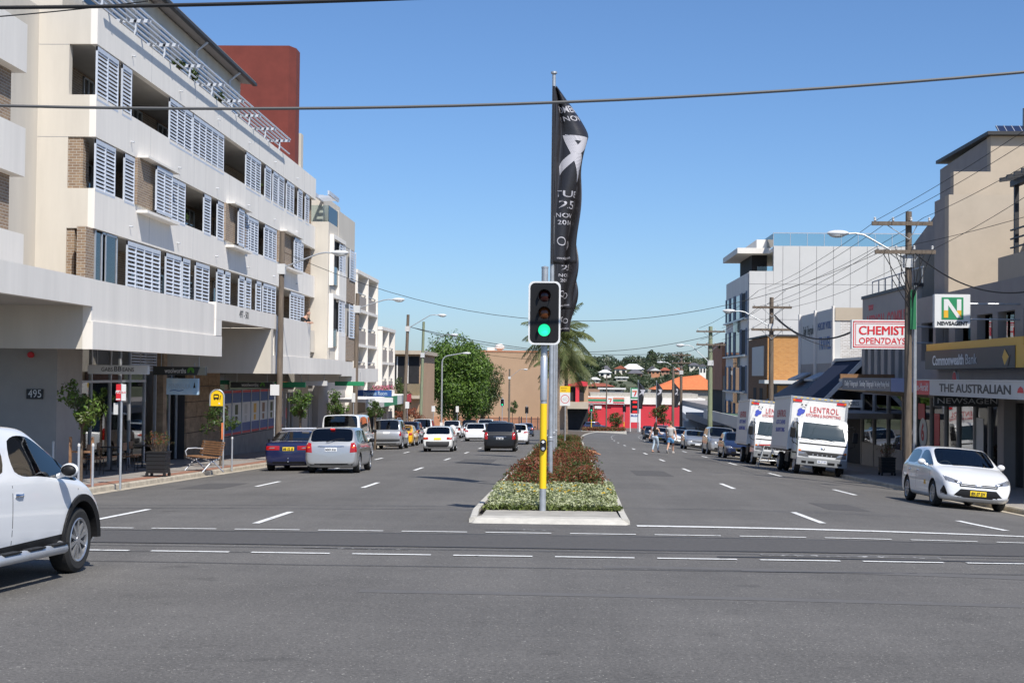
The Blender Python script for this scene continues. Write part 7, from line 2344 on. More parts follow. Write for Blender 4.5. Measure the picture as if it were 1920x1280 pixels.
# ---- signs on posts
def post_sign(name, label, X, Y, base, h, panels, r_=0.03, cat='sign', post_m='galv'):
    t = thing(name, label, cat, (X, Y, base))
    b_ = MB(); b_.tube([(0, 0, -0.1), (0, 0, h)], r_, 12); b_.build('post', post_m, t, smooth=True)
    for (xa, xb, za, zb_, m_, tx, tm, ts_) in panels:
        b_ = MB(); b_.box(xa, xb, -r_ - 0.02, -r_ - 0.008, za, zb_); p = b_.build('sign_panel', m_, t, bevel=0.004)
        if tx:
            text(tx, ((xa + xb) / 2, -r_ - 0.024, (za + zb_) / 2), ts_, tm, p, world=False, extrude=0.002)
    return t
Ys = 35.5
psn = post_sign('parking_sign', 'red and white no stopping sign on a steel post before the cafe', lx(222, Ys), Ys, fp_l(Ys), 2.48,
          [(-0.125, -0.005, 2.06, 2.46, 'sign_red', 'NO', 'sign_white', 0.09), (0.005, 0.12, 2.06, 2.46, 'sign_white', 'BUS', 'sign_red', 0.06)])
b = MB(); b.box(-0.12, -0.015, -0.056, -0.052, 2.28, 2.31); b.box(-0.12, -0.015, -0.056, -0.052, 2.08, 2.11); b.build('print', 'sign_white', psn)
b = MB(); b.box(-0.20, -0.09, 0.02, 0.03, 1.72, 2.0); b.build('small_plate', 'sign_grey', psn)
# bus stop sign: arch of tube round a yellow panel
Yb = 48.0
bs = thing('bus_stop_sign', 'yellow arched bus stop sign on a grey post beside the bench', 'sign', (lx(417, Yb), Yb, fp_l(Yb)))
b = MB()
arch = [(0, 0, -0.1), (0, 0, 2.35)] + [(-0.23 + 0.23 * math.cos(R(a)), 0, 2.35 + 0.23 * math.sin(R(a))) for a in range(15, 181, 15)] + [(-0.46, 0, 2.05)]
b.tube(arch, 0.03, 10)
b.build('post', 'galv', bs, smooth=True)
b = MB(); b.prism([(-0.43, 2.05), (-0.03, 2.05), (-0.03, 2.36)] + [(-0.23 + 0.2 * math.cos(R(a)), 2.36 + 0.2 * math.sin(R(a))) for a in range(15, 181, 15)], 'y', -0.012, 0.012); bp_ = b.build('panel', 'sign_yellow', bs)
b = MB(); b.box(-0.34, -0.16, -0.02, -0.014, 2.28, 2.42); b.box(-0.32, -0.18, -0.024, -0.018, 2.40, 2.44); b.lathe([(0, -0.02), (0.025, -0.02)], 10, 'y', (-0.30, 0, 2.27)); b.lathe([(0, -0.02), (0.025, -0.02)], 10, 'y', (-0.20, 0, 2.27)); b.tube([(-0.13, -0.016, 2.26), (-0.11, -0.016, 2.36)], 0.012, 5); b.ball((-0.11, -0.016, 2.385), 0.017, 0.006, 0.017, 8, 6); b.build('bus_symbol', 'black_paint', bp_)
b = MB(); b.box(-0.31, -0.19, -0.028, -0.022, 2.33, 2.39); b.build('bus_window', 'sign_yellow', bp_)
b = MB(); b.ball((-0.15, -0.014, 2.13), 0.03, 0.004, 0.03, 10, 6); b.build('roundel', 'sign_white', bp_)
b = MB(); b.box(-0.06, 0.0, -0.05, -0.03, 0.95, 1.5); b.build('timetable', 'orange_tile', bs)
# 40 sign in the median
Y4 = 92.0
s4 = thing('speed_sign', 'school zone speed sign with yellow top and red ringed forty in the median', 'sign', (lx(1060.5, Y4), Y4, gz(0, Y4) + 0.1))
b = MB(); b.tube([(0.02, 0, -0.1), (0.02, 0, 3.7)], 0.035, 10); b.build('post', 'galv', s4, smooth=True)
b = MB(); b.box(-0.32, 0.32, -0.06, -0.045, 2.55, 3.38); p4_ = b.build('panel', 'sign_white', s4)
b = MB(); b.box(-0.32, 0.32, -0.06, -0.045, 3.385, 3.78); p5_ = b.build('top_panel', 'sign_yellow', s4)
b = MB()
n_ = 28
b.add([(0.27 * math.cos(2 * math.pi * k_ / n_), -0.064, 2.97 + 0.27 * math.sin(2 * math.pi * k_ / n_)) for k_ in range(n_)] + [(0.235 * math.cos(2 * math.pi * k_ / n_), -0.064, 2.97 + 0.235 * math.sin(2 * math.pi * k_ / n_)) for k_ in range(n_)],
      [(k_, (k_ + 1) % n_, n_ + (k_ + 1) % n_, n_ + k_) for k_ in range(n_)])
b.build('ring', 'sign_red', p4_)
text('40', (0, -0.066, 2.97), 0.30, 'sign_grey', p4_, world=False, width=0.32)
text('SCHOOL', (-0.06, -0.066, 3.66), 0.10, 'bench_timber', p5_, world=False)
text('ZONE', (-0.1, -0.066, 3.50), 0.10, 'bench_timber', p5_, world=False)
# small signs on the left footpath, farther down
for (px, Y, h, w_, hp, m_, lab) in ((516, 57.2, 3.0, 0.36, 0.42, 'sign_white', 'white and red parking plate strapped to the near timber pole'), (664, 80.4, 3.1, 0.2, 0.5, 'sign_white', 'narrow white plate on the second timber pole'),
     (765, 110, 3.0, 0.3, 0.5, 'sign_white', 'white parking sign on a post before the red shrub'), (814, 128, 3.0, 0.3, 0.5, 'sign_white', 'white parking sign on a post before the great tree'), (859, 150, 3.2, 0.3, 0.6, 'sign_white', 'white parking sign on a post right of the curved lamp post'),
     (875, 175, 3.2, 0.5, 0.6, 'sign_red', 'red and white sign near the foot of the great tree')):
    z = fp_l(Y) if Y < 120 else gz(-11, Y)
    post_sign('parking_sign', lab, lx(px, Y), Y - 0.25, z, h, [(-w_ / 2, w_ / 2, h - hp - 0.02, h - 0.02, m_, None, None, 0)], 0.025)
post_sign('parking_sign', 'small white parking sign before the far right shops', lx(1309, 140), 140, gz(11, 140), 2.6, [(-0.15, 0.15, 2.15, 2.55, 'sign_white', None, None, 0)], 0.03)

# ---- bollards
for i, (px, Y, lab) in enumerate(((169, 34.6, 'slim steel bollard nearest the white crossover'), (434, 48.6, 'slim steel bollard right of the bus stop sign'), (142, 34.2, 'slim steel bollard beside the staked street tree'), (93, 37.0, 'pair-end steel bollard by the entry pier'))):
    t = thing('bollard', lab, 'bollard', (lx(px, Y), Y, fp_l(Y)), 0, 'slim bollards on the left footpath')
    b = MB(); b.tube([(0, 0, -0.1), (0, 0, 1.0)], 0.03, 12); b.build('post', 'alu', t, smooth=True)
    b = MB(); b.lathe([(0.034, 0.96), (0.034, 1.0), (0.02, 1.03), (0, 1.035)], 12); b.build('cap', 'sign_grey', t, smooth=True)

# ---- planter box
def planter(label, X, Y, base, m_, seed, sparse=True):
    t = thing('planter_box', label, 'planter', (X, Y, base))
    t.scale = (0.8, 0.8, 0.9)
    b_ = MB()
    for i in range(5):
        z0 = 0.12 + i * 0.125
        b_ = MB()
        b_.box(-0.34, 0.34, -0.34, 0.34, z0, z0 + 0.115)
        b_.build('plank', m_, t, bevel=0.006)
    b_ = MB(); b_.box(-0.37, 0.37, -0.37, 0.37, 0.74, 0.79); b_.build('rim', m_, t, bevel=0.008)
    for sx in (-0.31, 0.31):
        for sy in (-0.31, 0.31):
            b_ = MB(); b_.box(sx - 0.045, sx + 0.045, sy - 0.045, sy + 0.045, 0, 0.12); b_.build('foot', m_, t)
    r_ = random.Random(seed)
    b_ = MB()
    for i in range(60):
        a, d = r_.uniform(0, 6.28), r_.uniform(0, 0.25)
        p = Vector((d * math.cos(a), d * math.sin(a), 0.76))
        tip = p + Vector((r_.gauss(0, .18), r_.gauss(0, .15), r_.uniform(.25, .62)))
        b_.tube([tuple(p), tuple(tip)], [0.006, 0.003], 4, mi=1)
        leaf_cloud(b_, tip, 0.07, 0.07, 0.09, 7, 0.07, r_, (0, 2))
    b_.build('plant', ['leaf_red', 'trunk', 'leaf_olive'], t)
    return t
planter('black timber planter box with straggly plant on the left footpath', lx(294, 40.9), 40.9, fp_l(40.9), 'black_paint', 3)
planter('dark planter box in the shade outside the right newsagent', lx(1659, 57.7), 57.7, fp_r(57.7), 'black_paint', 4)

# ---- bench: timber slats on cast legs, seen from behind
Yb = 45.5
bn = thing('park_bench', 'timber slatted bench with curved metal arms facing the road', 'bench', (lx(380, Yb), Yb, fp_l(Yb)), R(-50))
for i in range(6):
    b = MB(); b.box(-0.75, 0.75, -0.30 + i * 0.085, -0.235 + i * 0.085, 0.43, 0.46); b.build('seat_slat', 'bench_timber', bn, bevel=0.005)
for i in range(6):
    b = MB()
    T = Matrix.Translation((0, 0.24, 0.50)) @ Matrix.Rotation(R(-14), 4, 'X')
    b.box(-0.75, 0.75, -0.015, 0.015, i * 0.075, i * 0.075 + 0.058, 0, T)
    b.build('back_slat', 'bench_timber', bn, bevel=0.005)
for s_ in (-0.6, 0.6):
    b = MB()
    b.tube([(s_, -0.34, 0.0), (s_, -0.05, 0.30), (s_, 0.24, 0.42), (s_, 0.35, 0.92)], 0.024, 8)
    b.tube([(s_, 0.38, 0.0), (s_, 0.05, 0.30), (s_, -0.3, 0.42)], 0.024, 8)
    b.build('leg', 'alu', bn, smooth=True)
b = MB(); b.tube([(-0.6, -0.28, 0.44), (-0.6, -0.33, 0.60), (-0.6, -0.25, 0.68), (-0.6, 0.0, 0.69), (-0.6, 0.28, 0.66)], 0.02, 8); b.build('arm', 'alu', bn, smooth=True)
# cafe tables and chairs outside
def cafe_set(X, Y, seed):
    base = fp_l(Y)
    lab = {1: 'round cafe table nearest the staked tree', 2: 'round cafe table in the middle of the cafe front', 3: 'round cafe table beside the black planter'}[seed]
    t = thing('cafe_table', lab, 'table', (X, Y, base))
    b_ = MB(); b_.lathe([(0, 0.74), (0.33, 0.74), (0.34, 0.72), (0, 0.71)], 20); b_.build('table_top', 'sign_charcoal', t)
    b_ = MB(); b_.tube([(0, 0, 0.02), (0, 0, 0.72)], 0.03, 8); b_.lathe([(0, 0.05), (0.22, 0.02), (0.23, 0)], 16); b_.build('pedestal', 'dark_trim', t)
    for k_, (dx, dy) in enumerate(((-0.6, 0.1), (0.55, 0.15))):
        c_ = thing('cafe_chair', 'dark cafe chair ' + ('left' if k_ == 0 else 'right') + ' of the ' + lab, 'chair', (X + dx, Y + dy, base), math.pi / 2 * (1 if k_ else -1), 'dark chairs outside the cafe')
        b_ = MB(); b_.box(-0.2, 0.2, -0.2, 0.2, 0.43, 0.46); b_.build('seat', 'bench_timber', c_, bevel=0.01)
        b_ = MB(); b_.box(-0.2, 0.2, 0.17, 0.20, 0.62, 0.86); b_.build('backrest', 'bench_timber', c_, bevel=0.01)
        for sx in (-0.18, 0.18):
            for sy in (-0.18, 0.18):
                b_ = MB(); b_.tube([(sx, sy, 0), (sx, sy, 0.84 if sy > 0 else 0.44)], 0.014, 6); b_.build('leg', 'dark_trim', c_)
cafe_set(-13.9, 41.5, 1)
cafe_set(-13.8, 44.6, 2)
cafe_set(-13.7, 47.6, 3)
# post box on the right
pbx = thing('post_box', 'red street post box with a white round emblem behind the white hatchback', 'post box', (lx(1752, 45), 45, fp_r(45)))
b = MB()
b.prism([(-0.3, 0.15), (0.3, 0.15), (0.3, 0.95)] + [(0.3 * math.cos(R(a)), 0.95 + 0.3 * math.sin(R(a))) for a in range(15, 180, 15)] + [(-0.3, 0.95)], 'y', -0.3, 0.3)
b.build('body', 'sign_red', pbx, bevel=0.02)
b = MB(); b.lathe([(0, -0.315), (0.2, -0.315), (0.205, -0.3)], 24, 'y', (0.0, 0, 0.92)); em_ = b.build('emblem', 'sign_white', pbx)
text('P', (0, -0.318, 0.92), 0.34, 'sign_red', em_, world=False, bold=0.01)
b = MB(); b.box(-0.25, 0.25, -0.25, 0.25, 0, 0.15); b.build('plinth', 'dark_trim', pbx)

# ---- timber poles, lamps, wires
def lamp_arm(t, z, reach, side, rise=0.5, head=True, depth=0.0):
    b_ = MB()
    pts = [(side * 0.10, 0, z), (side * reach * 0.72, depth, z + rise), (side * reach * 0.86, depth, z + rise + 0.05), (side * reach, depth, z + rise + 0.03)]
    b_.tube(pts, 0.03, 8)
    ar = b_.build('lamp_arm', 'galv', t, smooth=True)
    c_ = (side * (reach + 0.28), depth, z + rise + 0.05)
    b_ = MB(); b_.ball(c_, 0.36, 0.15, 0.10, 14, 8); b_.build('lamp_head', 'lamp_shell', ar, smooth=True)
    b_ = MB(); b_.ball((c_[0] + side * 0.03, c_[1], c_[2] - 0.05), 0.26, 0.125, 0.10, 14, 8); b_.build('lamp_lens', 'lamp_lens', ar, smooth=True)
def tpole(label, X, Y, base, h, m_='timber_pole', arm=None, cross=(), r_=0.15, lean=0.0, rise=0.5, group=None):
    t = thing('utility_pole', label, 'pole', (X, Y, base), 0, group)
    t.rotation_euler = (0, lean, 0)
    b_ = MB(); b_.tube([(0, 0, -0.3), (0, 0, h * 0.5), (0, 0, h)], [r_, r_ * 0.88, r_ * 0.74], 14); b_.build('pole', m_, t, smooth=True)
    if arm:
        z, reach, side = arm
        b_ = MB(); b_.box(-r_ - 0.02, r_ + 0.02, -r_ - 0.02, r_ + 0.02, z - 0.28, z + 0.12); b_.build('bracket', 'sign_grey', t)
        lamp_arm(t, z, reach, side, rise)
    for (z, half, off) in cross:
        b_ = MB(); b_.box(-half + off, half + off, -r_ - 0.12, -r_ + 0.0, z - 0.06, z + 0.06); ca = b_.build('crossarm', 'timber_pole', t)
        for k_ in range(4):
            xx = -half * 0.9 + off + half * 1.8 * k_ / 3
            b_ = MB(); b_.lathe([(0.015, z + 0.06), (0.045, z + 0.10), (0.03, z + 0.14), (0.045, z + 0.18), (0.0, z + 0.21)], 10, 'z', (xx, -r_ - 0.06, 0)); b_.build('insulator', 'sign_grey', ca, smooth=True)
        b_ = MB(); b_.tube([(-half * 0.5 + off, -r_ - 0.06, z - 0.05), (0, -r_, z - 0.5)], 0.015, 5); b_.tube([(half * 0.5 + off, -r_ - 0.06, z - 0.05), (0, -r_, z - 0.5)], 0.015, 5); b_.build('brace', 'galv', ca)
    return t
G5 = 'timber poles with street lamps on the left'
tpole('near timber pole with street lamp in front of the long shutter facade', -11.12, 57.3, fp_l(57.3), 9.0, arm=(7.6, 2.0, 1), lean=0.006, group=G5, rise=0.55, r_=0.13)
tpole('second timber pole with street lamp before the white balcony flats', lx(665, 80.8), 80.8, fp_l(80.8), 8.6, arm=(7.8, 2.0, 1), group=G5, lean=0.01, rise=0.45)
tpole('third timber pole with street lamp left of the great tree', lx(758, 111), 111, fp_l(111), 9.6, arm=(8.6, 2.3, 1), group=G5, lean=0.025, rise=1.0)
tpole('greenish timber pole with street lamp against the great tree', lx(789, 126), 126, gz(-11, 126), 10.2, 'green_pole', arm=(7.4, 2.4, 1), group=G5, lean=0.02, rise=1.7)
tpole('thin timber pole with a bent lamp at the right of the great tree', lx(878, 178), 178, gz(-11, 178), 9.2, arm=(7.0, 1.8, 1), group=G5, lean=0.02, r_=0.17, rise=0.8)
tpole('dark timber pole with street lamp in front of the tan hall', lx(956, 228), 228, gz(-8, 228), 9.7, arm=(8.4, 2.2, 1), group=G5, r_=0.17, rise=1.2)
cl = thing('lamp_post', 'curved steel lamp post rising through the great tree', 'lamp post', (lx(829, 150), 150, gz(-11, 150)))
b = MB(); b.tube([(0, 0, 0), (0, 0, 7.6)] + [(0.75 - 0.75 * math.cos(R(a)), 0, 7.6 + 0.75 * math.sin(R(a))) for a in range(15, 80, 15)] + [(2.1, 0, 8.6)], [0.10, 0.08, 0.07, 0.07, 0.06, 0.06, 0.06, 0.05], 10); b.build('post', 'galv', cl, smooth=True)
b = MB(); b.ball((2.5, 0, 8.6), 0.45, 0.18, 0.12, 12, 8); b.build('lamp_head', 'lamp_shell', cl, smooth=True)
b = MB(); b.box(-0.14, 0.14, -0.14, 0.14, 0.9, 1.5); b.build('access_box', 'sign_white', cl)
gp = thing('steel_pole', 'grey steel column with small antennas before the great tree', 'pole', (lx(804, 150), 150, gz(-11, 150)))
b = MB(); b.tube([(0, 0, 0), (0, 0, 6.2)], 0.2, 12); b.build('pole', 'galv', gp, smooth=True)
b = MB(); b.box(-0.35, 0.35, -0.3, -0.05, 4.9, 5.3); b.tube([(0, 0, 6.2), (0, 0, 7.2)], 0.09, 8); b.build('antenna', 'alu', gp)
G6 = 'power poles along the right footpath'
rp = tpole('nearest right power pole with crossarms, cables and street lamp', lx(1697, 47), 47, fp_r(47), 8.75, 'timber_pole', arm=(7.25, 1.95, -1), cross=((8.35, 0.95, -0.25), (7.45, 0.95, -0.15)), r_=0.13, group=G6, rise=0.75)
b = MB(); b.box(0.02, 0.20, -0.22, -0.15, 5.0, 6.25); b.build('cable_guard', 'guard_green', rp)
b = MB(); b.tube([(0.2, -0.05, 0), (0.2, -0.05, 4.2), (0.2, -0.05, 6.4)], 0.06, 8); b.build('conduit', 'galv', rp)
b = MB()
for k_ in range(9):
    a = random.Random(k_)
    x0 = -0.9 + 0.2 * k_
    b.tube([(x0, -0.2, 7.5), (x0 * 0.6 + a.uniform(-.2, .2), -0.3, 6.9 - a.uniform(0, .4)), (0.05, -0.2, 6.2 - a.uniform(0, .8))], 0.014, 5)
b.build('cable_tails', 'cable', rp)
tpole('second right power pole standing behind the trucks with street lamp', lx(1444, 79.5), 79.5, fp_r(79.5), 8.75, 'timber_pole', arm=(7.2, 2.0, -1), cross=((8.2, 1.05, 0), (7.0, 1.1, 0)), group=G6, rise=0.75)
tpole('greenish right power pole beside the terracotta shop', lx(1331, 112), 112, gz(11, 112) + 0.1, 9.3, 'green_pole', arm=(6.6, 2.0, -1), cross=((8.9, 1.1, 0), (7.9, 1.1, 0)), r_=0.2, group=G6, rise=1.2)
tpole('far right power pole with two crossarms above the parked cars', lx(1277, 152), 152, gz(11, 152), 9.2, 'timber_pole', arm=(7.3, 1.9, -1), cross=((9.0, 1.0, 0), (8.2, 1.0, 0)), group=G6, r_=0.17, rise=0.9)
tpole('farthest dark power pole before the red shop wall', lx(1262, 165), 165, gz(11, 165), 8.2, 'timber_pole', group=G6, r_=0.17)
tpole('slim steel pole by the far left signal of the red shop', lx(1138, 250), 250, gz(5, 250), 9.6, 'timber_pole', r_=0.13)

def wire(name, label, a, c, sag, r_, m_='cable', n_=24, group=None):
    a, c = Vector(a), Vector(c)
    pts = []
    for i in range(n_ + 1):
        s_ = i / n_
        p = a.lerp(c, s_)
        p.z -= sag * 4 * s_ * (1 - s_)
        pts.append(p)
    b_ = MB()
    b_.tube(pts, r_, 6)
    o = b_.build(name, m_, None, smooth=True)
    return tag(o, label, 'cable', group)
def at(px, py, Y):
    return (lx(px, Y), Y, lz(py, Y, px))
# thick near cables crossing the whole view
wire('overhead_cable', 'thick twisted grey cable sagging right across the view below the top', at(-300, 178, 24), at(2200, 112, 24), 0.42, 0.026, 'grey_cable')
wire('overhead_cable', 'thick black cable crossing the top left corner', at(-300, 0, 22), at(1300, -30, 22), 0.10, 0.030)
wire('overhead_cable', 'thin knotted wire rising at the top left corner', at(-100, 24, 22), at(260, -8, 22), 0.02, 0.010)
G7 = 'thin power lines between the right poles'
for i, (pa, pb_, Ya, Yb_) in enumerate((((1640, 413), (1420, 545), 47, 79.5), ((1665, 413), (1438, 545), 47, 79.5), ((1725, 410), (1465, 545), 47, 79.5), ((1640, 468), (1420, 575), 47, 79.5), ((1665, 470), (1440, 577), 47, 79.5), ((1740, 470), (1478, 577), 47, 79.5))):
    wire('power_line', ['top left', 'top middle', 'top right', 'lower left', 'lower middle', 'lower right'][i] + ' power line between the nearest and second right poles', at(*pa, Ya), at(*pb_, Yb_), 0.25, 0.0085, group=G7)
for i, (pa, pb_) in enumerate((((1640, 413), (1960, 215)), ((1665, 413), (1960, 240)), ((1725, 410), (1960, 285)), ((1740, 470), (1960, 340)), ((1650, 470), (1960, 395)))):
    wire('power_line', ['highest', 'second highest', 'middle', 'second lowest', 'lowest'][i] + ' power line leaving the picture from the nearest right pole', at(*pa, 47), at(*pb_, 34), 0.08, 0.0075, group='power lines leaving at right')
for i, (pa, pb_) in enumerate((((1420, 545), (1310, 615)), ((1470, 545), (1352, 615)), ((1420, 577), (1312, 637)), ((1470, 577), (1352, 637)))):
    wire('power_line', ['top left', 'top right', 'lower left', 'lower right'][i] + ' power line between the second and greenish right poles', at(*pa, 79.5), at(*pb_, 112), 0.25, 0.012, group='power lines farther along the right')
wire('service_cable', 'black service cable drooping from the nearest right pole to the bank', at(1700, 468, 47), at(1935, 545, 42), 0.55, 0.022)
wire('service_cable', 'yellow and black striped cable drooping from the second right pole', at(1450, 592, 79.5), at(1592, 623, 62), 0.7, 0.04, 'striped_cable' if 'striped_cable' in M else 'cable')
wire('service_cable', 'thin cable dropping to the old white shop', at(1450, 596, 79.5), at(1555, 650, 80.2), 0.3, 0.02)
wire('span_wire', 'long thin wire spanning the street from the left pole to the right', at(525, 470, 57.3), at(1690, 452, 60), 3.0, 0.012)
wire('span_wire', 'long thin wire spanning low behind the palm', at(760, 610, 111), at(1330, 630, 112), 1.6, 0.022)
wire('span_wire', 'double dark wire from the third left pole to the far right pole', at(765, 612, 111), at(1278, 660, 152), 1.0, 0.025)
wire('span_wire', 'wire reaching from the far right pole back to the greenish pole', at(1279, 660, 152), at(1331, 640, 112), 0.2, 0.02)
wire('span_wire', 'thin wire across to the great tree from the palm', at(880, 660, 178), at(1279, 668, 152), 0.8, 0.022)
# street light of the near right corner, just entering the frame
nl = thing('flood_lamp', 'dark flood lamp on a bracket entering at the right edge', 'lamp', (lx(1925, 40), 40, lz(232, 40, 1920)))
b = MB(); b.ball((0.1, 0, 0.0), 0.32, 0.2, 0.2, 14, 8); b.build('lamp_head', 'galv_grey', nl, smooth=True)
b = MB(); b.tube([(-0.25, 0, -0.2), (-0.25, 0, 0.35), (0.15, 0, 0.45), (0.8, 0, 0.6)], 0.02, 6); b.build('bracket', 'dark_trim', nl)

# ---- fence before the tan hall
fe = thing('metal_fence', 'dark metal palisade fence before the tan hall', 'fence', (lx(960, 262), 262, gz(-8, 262)))
xa, xb = lx(850, 262), lx(1022, 262)
zf = gz(-8, 262)
P('rail', 'dark_trim', lambda b: (b.box(xa, xb, 262, 262.06, zf + 0.25, zf + 0.33), b.box(xa, xb, 262, 262.06, zf + 2.0, zf + 2.08)), fe)
for i in range(75):
    xx = xa + (xb - xa) * i / 74
    P('picket', 'dark_trim', lambda b: b.box(xx - 0.025, xx + 0.025, 261.97, 262.02, zf, zf + 2.2), fe)
for px in (878, 908, 918, 938, 975, 979, 998, 1010):
    P('post', 'dark_trim', lambda b: b.box(lx(px, 262) - 0.09, lx(px, 262) + 0.09, 261.9, 262.1, zf, zf + 2.4), fe)
fw_ = thing('brick_wall', 'low brown brick wall under the metal fence', 'wall', (lx(1000, 270), 270, gz(-8, 270)))
P('wall', 'terracotta', lambda b: b.box(lx(955, 270), lx(1020, 270), 270, 270.4, gz(-8, 270), gz(-8, 270) + 1.2), fw_)

# ================================================================ people
def skin_body(name, joints, edges, m_, parent, sub=2):
    me = bpy.data.meshes.new(name)
    me.from_pydata([j[0] for j in joints], edges, [])
    o = bpy.data.objects.new(name, me)
    COL.objects.link(o)
    sk = o.modifiers.new('skin', 'SKIN')
    sk.use_smooth_shade = True
    for i, j in enumerate(joints):
        r_ = j[1]
        v = me.skin_vertices[0].data[i]
        v.radius = (r_, r_) if not isinstance(r_, tuple) else r_
        v.use_root = i == 0
    sd = o.modifiers.new('sub', 'SUBSURF')
    sd.levels = sub
    sd.render_levels = sub
    m2 = eval_mesh(o)
    bpy.data.objects.remove(o)
    m2.materials.clear()
    m2.materials.append(M[m_])
    return link(name, m2, parent, smooth=True, sharp=80)
def hand(parent, wrist, direc, m_='skin'):
    d = Vector(direc).normalized()
    s_ = d.cross(Vector((0, 1, 0)))
    if s_.length < .1:
        s_ = Vector((1, 0, 0))
    s_.normalize()
    w = Vector(wrist)
    b_ = MB()
    b_.tube([w, w + d * 0.05, w + d * 0.09], [0.024, 0.036, 0.034], 8)
    for i in range(4):
        o_ = s_ * (-0.027 + 0.018 * i)
        ln = (0.065, 0.078, 0.072, 0.055)[i]
        b_.tube([w + d * 0.085 + o_, w + d * (0.085 + ln * .55) + o_, w + d * (0.085 + ln) + o_ + Vector((0, 0.02, 0))], [0.009, 0.0085, 0.007], 6)
    b_.tube([w + d * 0.03 + s_ * 0.03, w + d * 0.06 + s_ * 0.06, w + d * 0.09 + s_ * 0.066], [0.011, 0.010, 0.008], 6)
    return b_.build('hand', m_, parent, smooth=True)
def head(parent, c, hairm, long_hair, facing_):
    """facing_ = +1: looks away from camera (+y)"""
    f = facing_
    b_ = MB()
    b_.ball((c[0], c[1], c[2]), 0.078, 0.098, 0.118, 16, 12)
    b_.ball((c[0], c[1] + f * 0.06, c[2] - 0.055), 0.05, 0.045, 0.05, 10, 8)
    b_.tube([(c[0], c[1] + f * 0.09, c[2] + 0.01), (c[0], c[1] + f * 0.118, c[2] - 0.025)], [0.01, 0.016], 6)
    for s_ in (-1, 1):
        b_.ball((c[0] + s_ * 0.08, c[1], c[2] - 0.005), 0.012, 0.022, 0.032, 8, 6)
    b_.build('face', 'skin', parent, smooth=True)
    b_ = MB()
    for s_ in (-1, 1):
        b_.ball((c[0] + s_ * 0.03, c[1] + f * 0.09, c[2] + 0.012), 0.012, 0.008, 0.008, 8, 6)
    b_.build('eyes', 'black_paint', parent)
    b_ = MB(); b_.box(c[0] - 0.022, c[0] + 0.022, c[1] + f * 0.098, c[1] + f * 0.104, c[2] - 0.062, c[2] - 0.052); b_.build('mouth', 'lentrol_red', parent)
    b_ = MB()
    b_.ball((c[0], c[1] - f * 0.018, c[2] + 0.028), 0.088, 0.104, 0.108, 16, 10)
    if long_hair:
        b_.tube([(c[0], c[1] - f * 0.06, c[2] + 0.03), (c[0] - 0.01, c[1] - f * 0.09, c[2] - 0.14), (c[0] - 0.03, c[1] - f * 0.11, c[2] - 0.34), (c[0] - 0.04, c[1] - f * 0.10, c[2] - 0.46)], [0.085, 0.095, 0.085, 0.03], 12)
    b_.build('hair', hairm, parent, smooth=True)
# woman: long dark hair, black top, pale jeans, walking to the right and away
X_, Y_ = 5.52, 86.5
w_ = thing('person', 'woman with long dark hair in black top and pale jeans crossing the road', 'person', gnd(X_, Y_), R(-35))
skin_body('body', [((0, 0, 0.93), 0.13), ((0, 0, 1.10), 0.115), ((0, 0.01, 1.28), 0.135), ((0, 0.01, 1.40), 0.10), ((0, 0.02, 1.48), 0.05), ((0, 0.03, 1.55), 0.05),
                   ((-0.17, 0.01, 1.37), 0.05), ((-0.26, -0.08, 1.13), 0.040), ((-0.32, -0.16, 0.90), 0.028),
                   ((0.17, 0.01, 1.37), 0.05), ((0.25, 0.03, 1.12), 0.040), ((0.24, 0.24, 1.06), 0.028)],
          [(0, 1), (1, 2), (2, 3), (3, 4), (4, 5), (3, 6), (6, 7), (7, 8), (3, 9), (9, 10), (10, 11)], 'skin', w_)
skin_body('top', [((0, 0, 1.00), 0.15), ((0, 0, 1.12), 0.145), ((0, 0.01, 1.27), 0.165), ((0, 0.01, 1.37), 0.135), ((-0.11, 0.01, 1.39), 0.05), ((0.11, 0.01, 1.39), 0.05)], [(0, 1), (1, 2), (2, 3), (3, 4), (3, 5)], 'cloth_black', w_)
skin_body('jeans', [((0, 0, 0.98), 0.135), ((0, 0, 0.88), 0.145), ((-0.09, 0.0, 0.80), 0.095), ((-0.10, -0.03, 0.48), 0.065), ((-0.10, -0.20, 0.13), 0.047),
                    ((0.09, 0.0, 0.80), 0.095), ((0.09, 0.12, 0.48), 0.065), ((0.08, 0.12, 0.10), 0.047)], [(0, 1), (1, 2), (2, 3), (3, 4), (1, 5), (5, 6), (6, 7)], 'cloth_denim', w_)
for (x, y, z) in ((-0.10, -0.20, 0.05), (0.08, 0.14, 0.03)):
    b = MB(); b.ball((x, y + 0.06, z + 0.01), 0.042, 0.12, 0.04, 10, 8); b.tube([(x, y, z + 0.02), (x, y, z + 0.14)], [0.035, 0.032], 8); b.build('foot', 'skin', w_, smooth=True)
    b = MB(); b.box(x - 0.04, x + 0.04, y - 0.06, y + 0.17, z - 0.035, z - 0.02); b.build('sandal', 'hair_brown', w_)
head(w_, (0.0, 0.04, 1.65), 'hair_brown', True, 1)
hand(w_, (-0.32, -0.16, 0.90), (-0.2, -0.25, -0.9))
hand(w_, (0.24, 0.24, 1.06), (0, 0.9, 0.1))
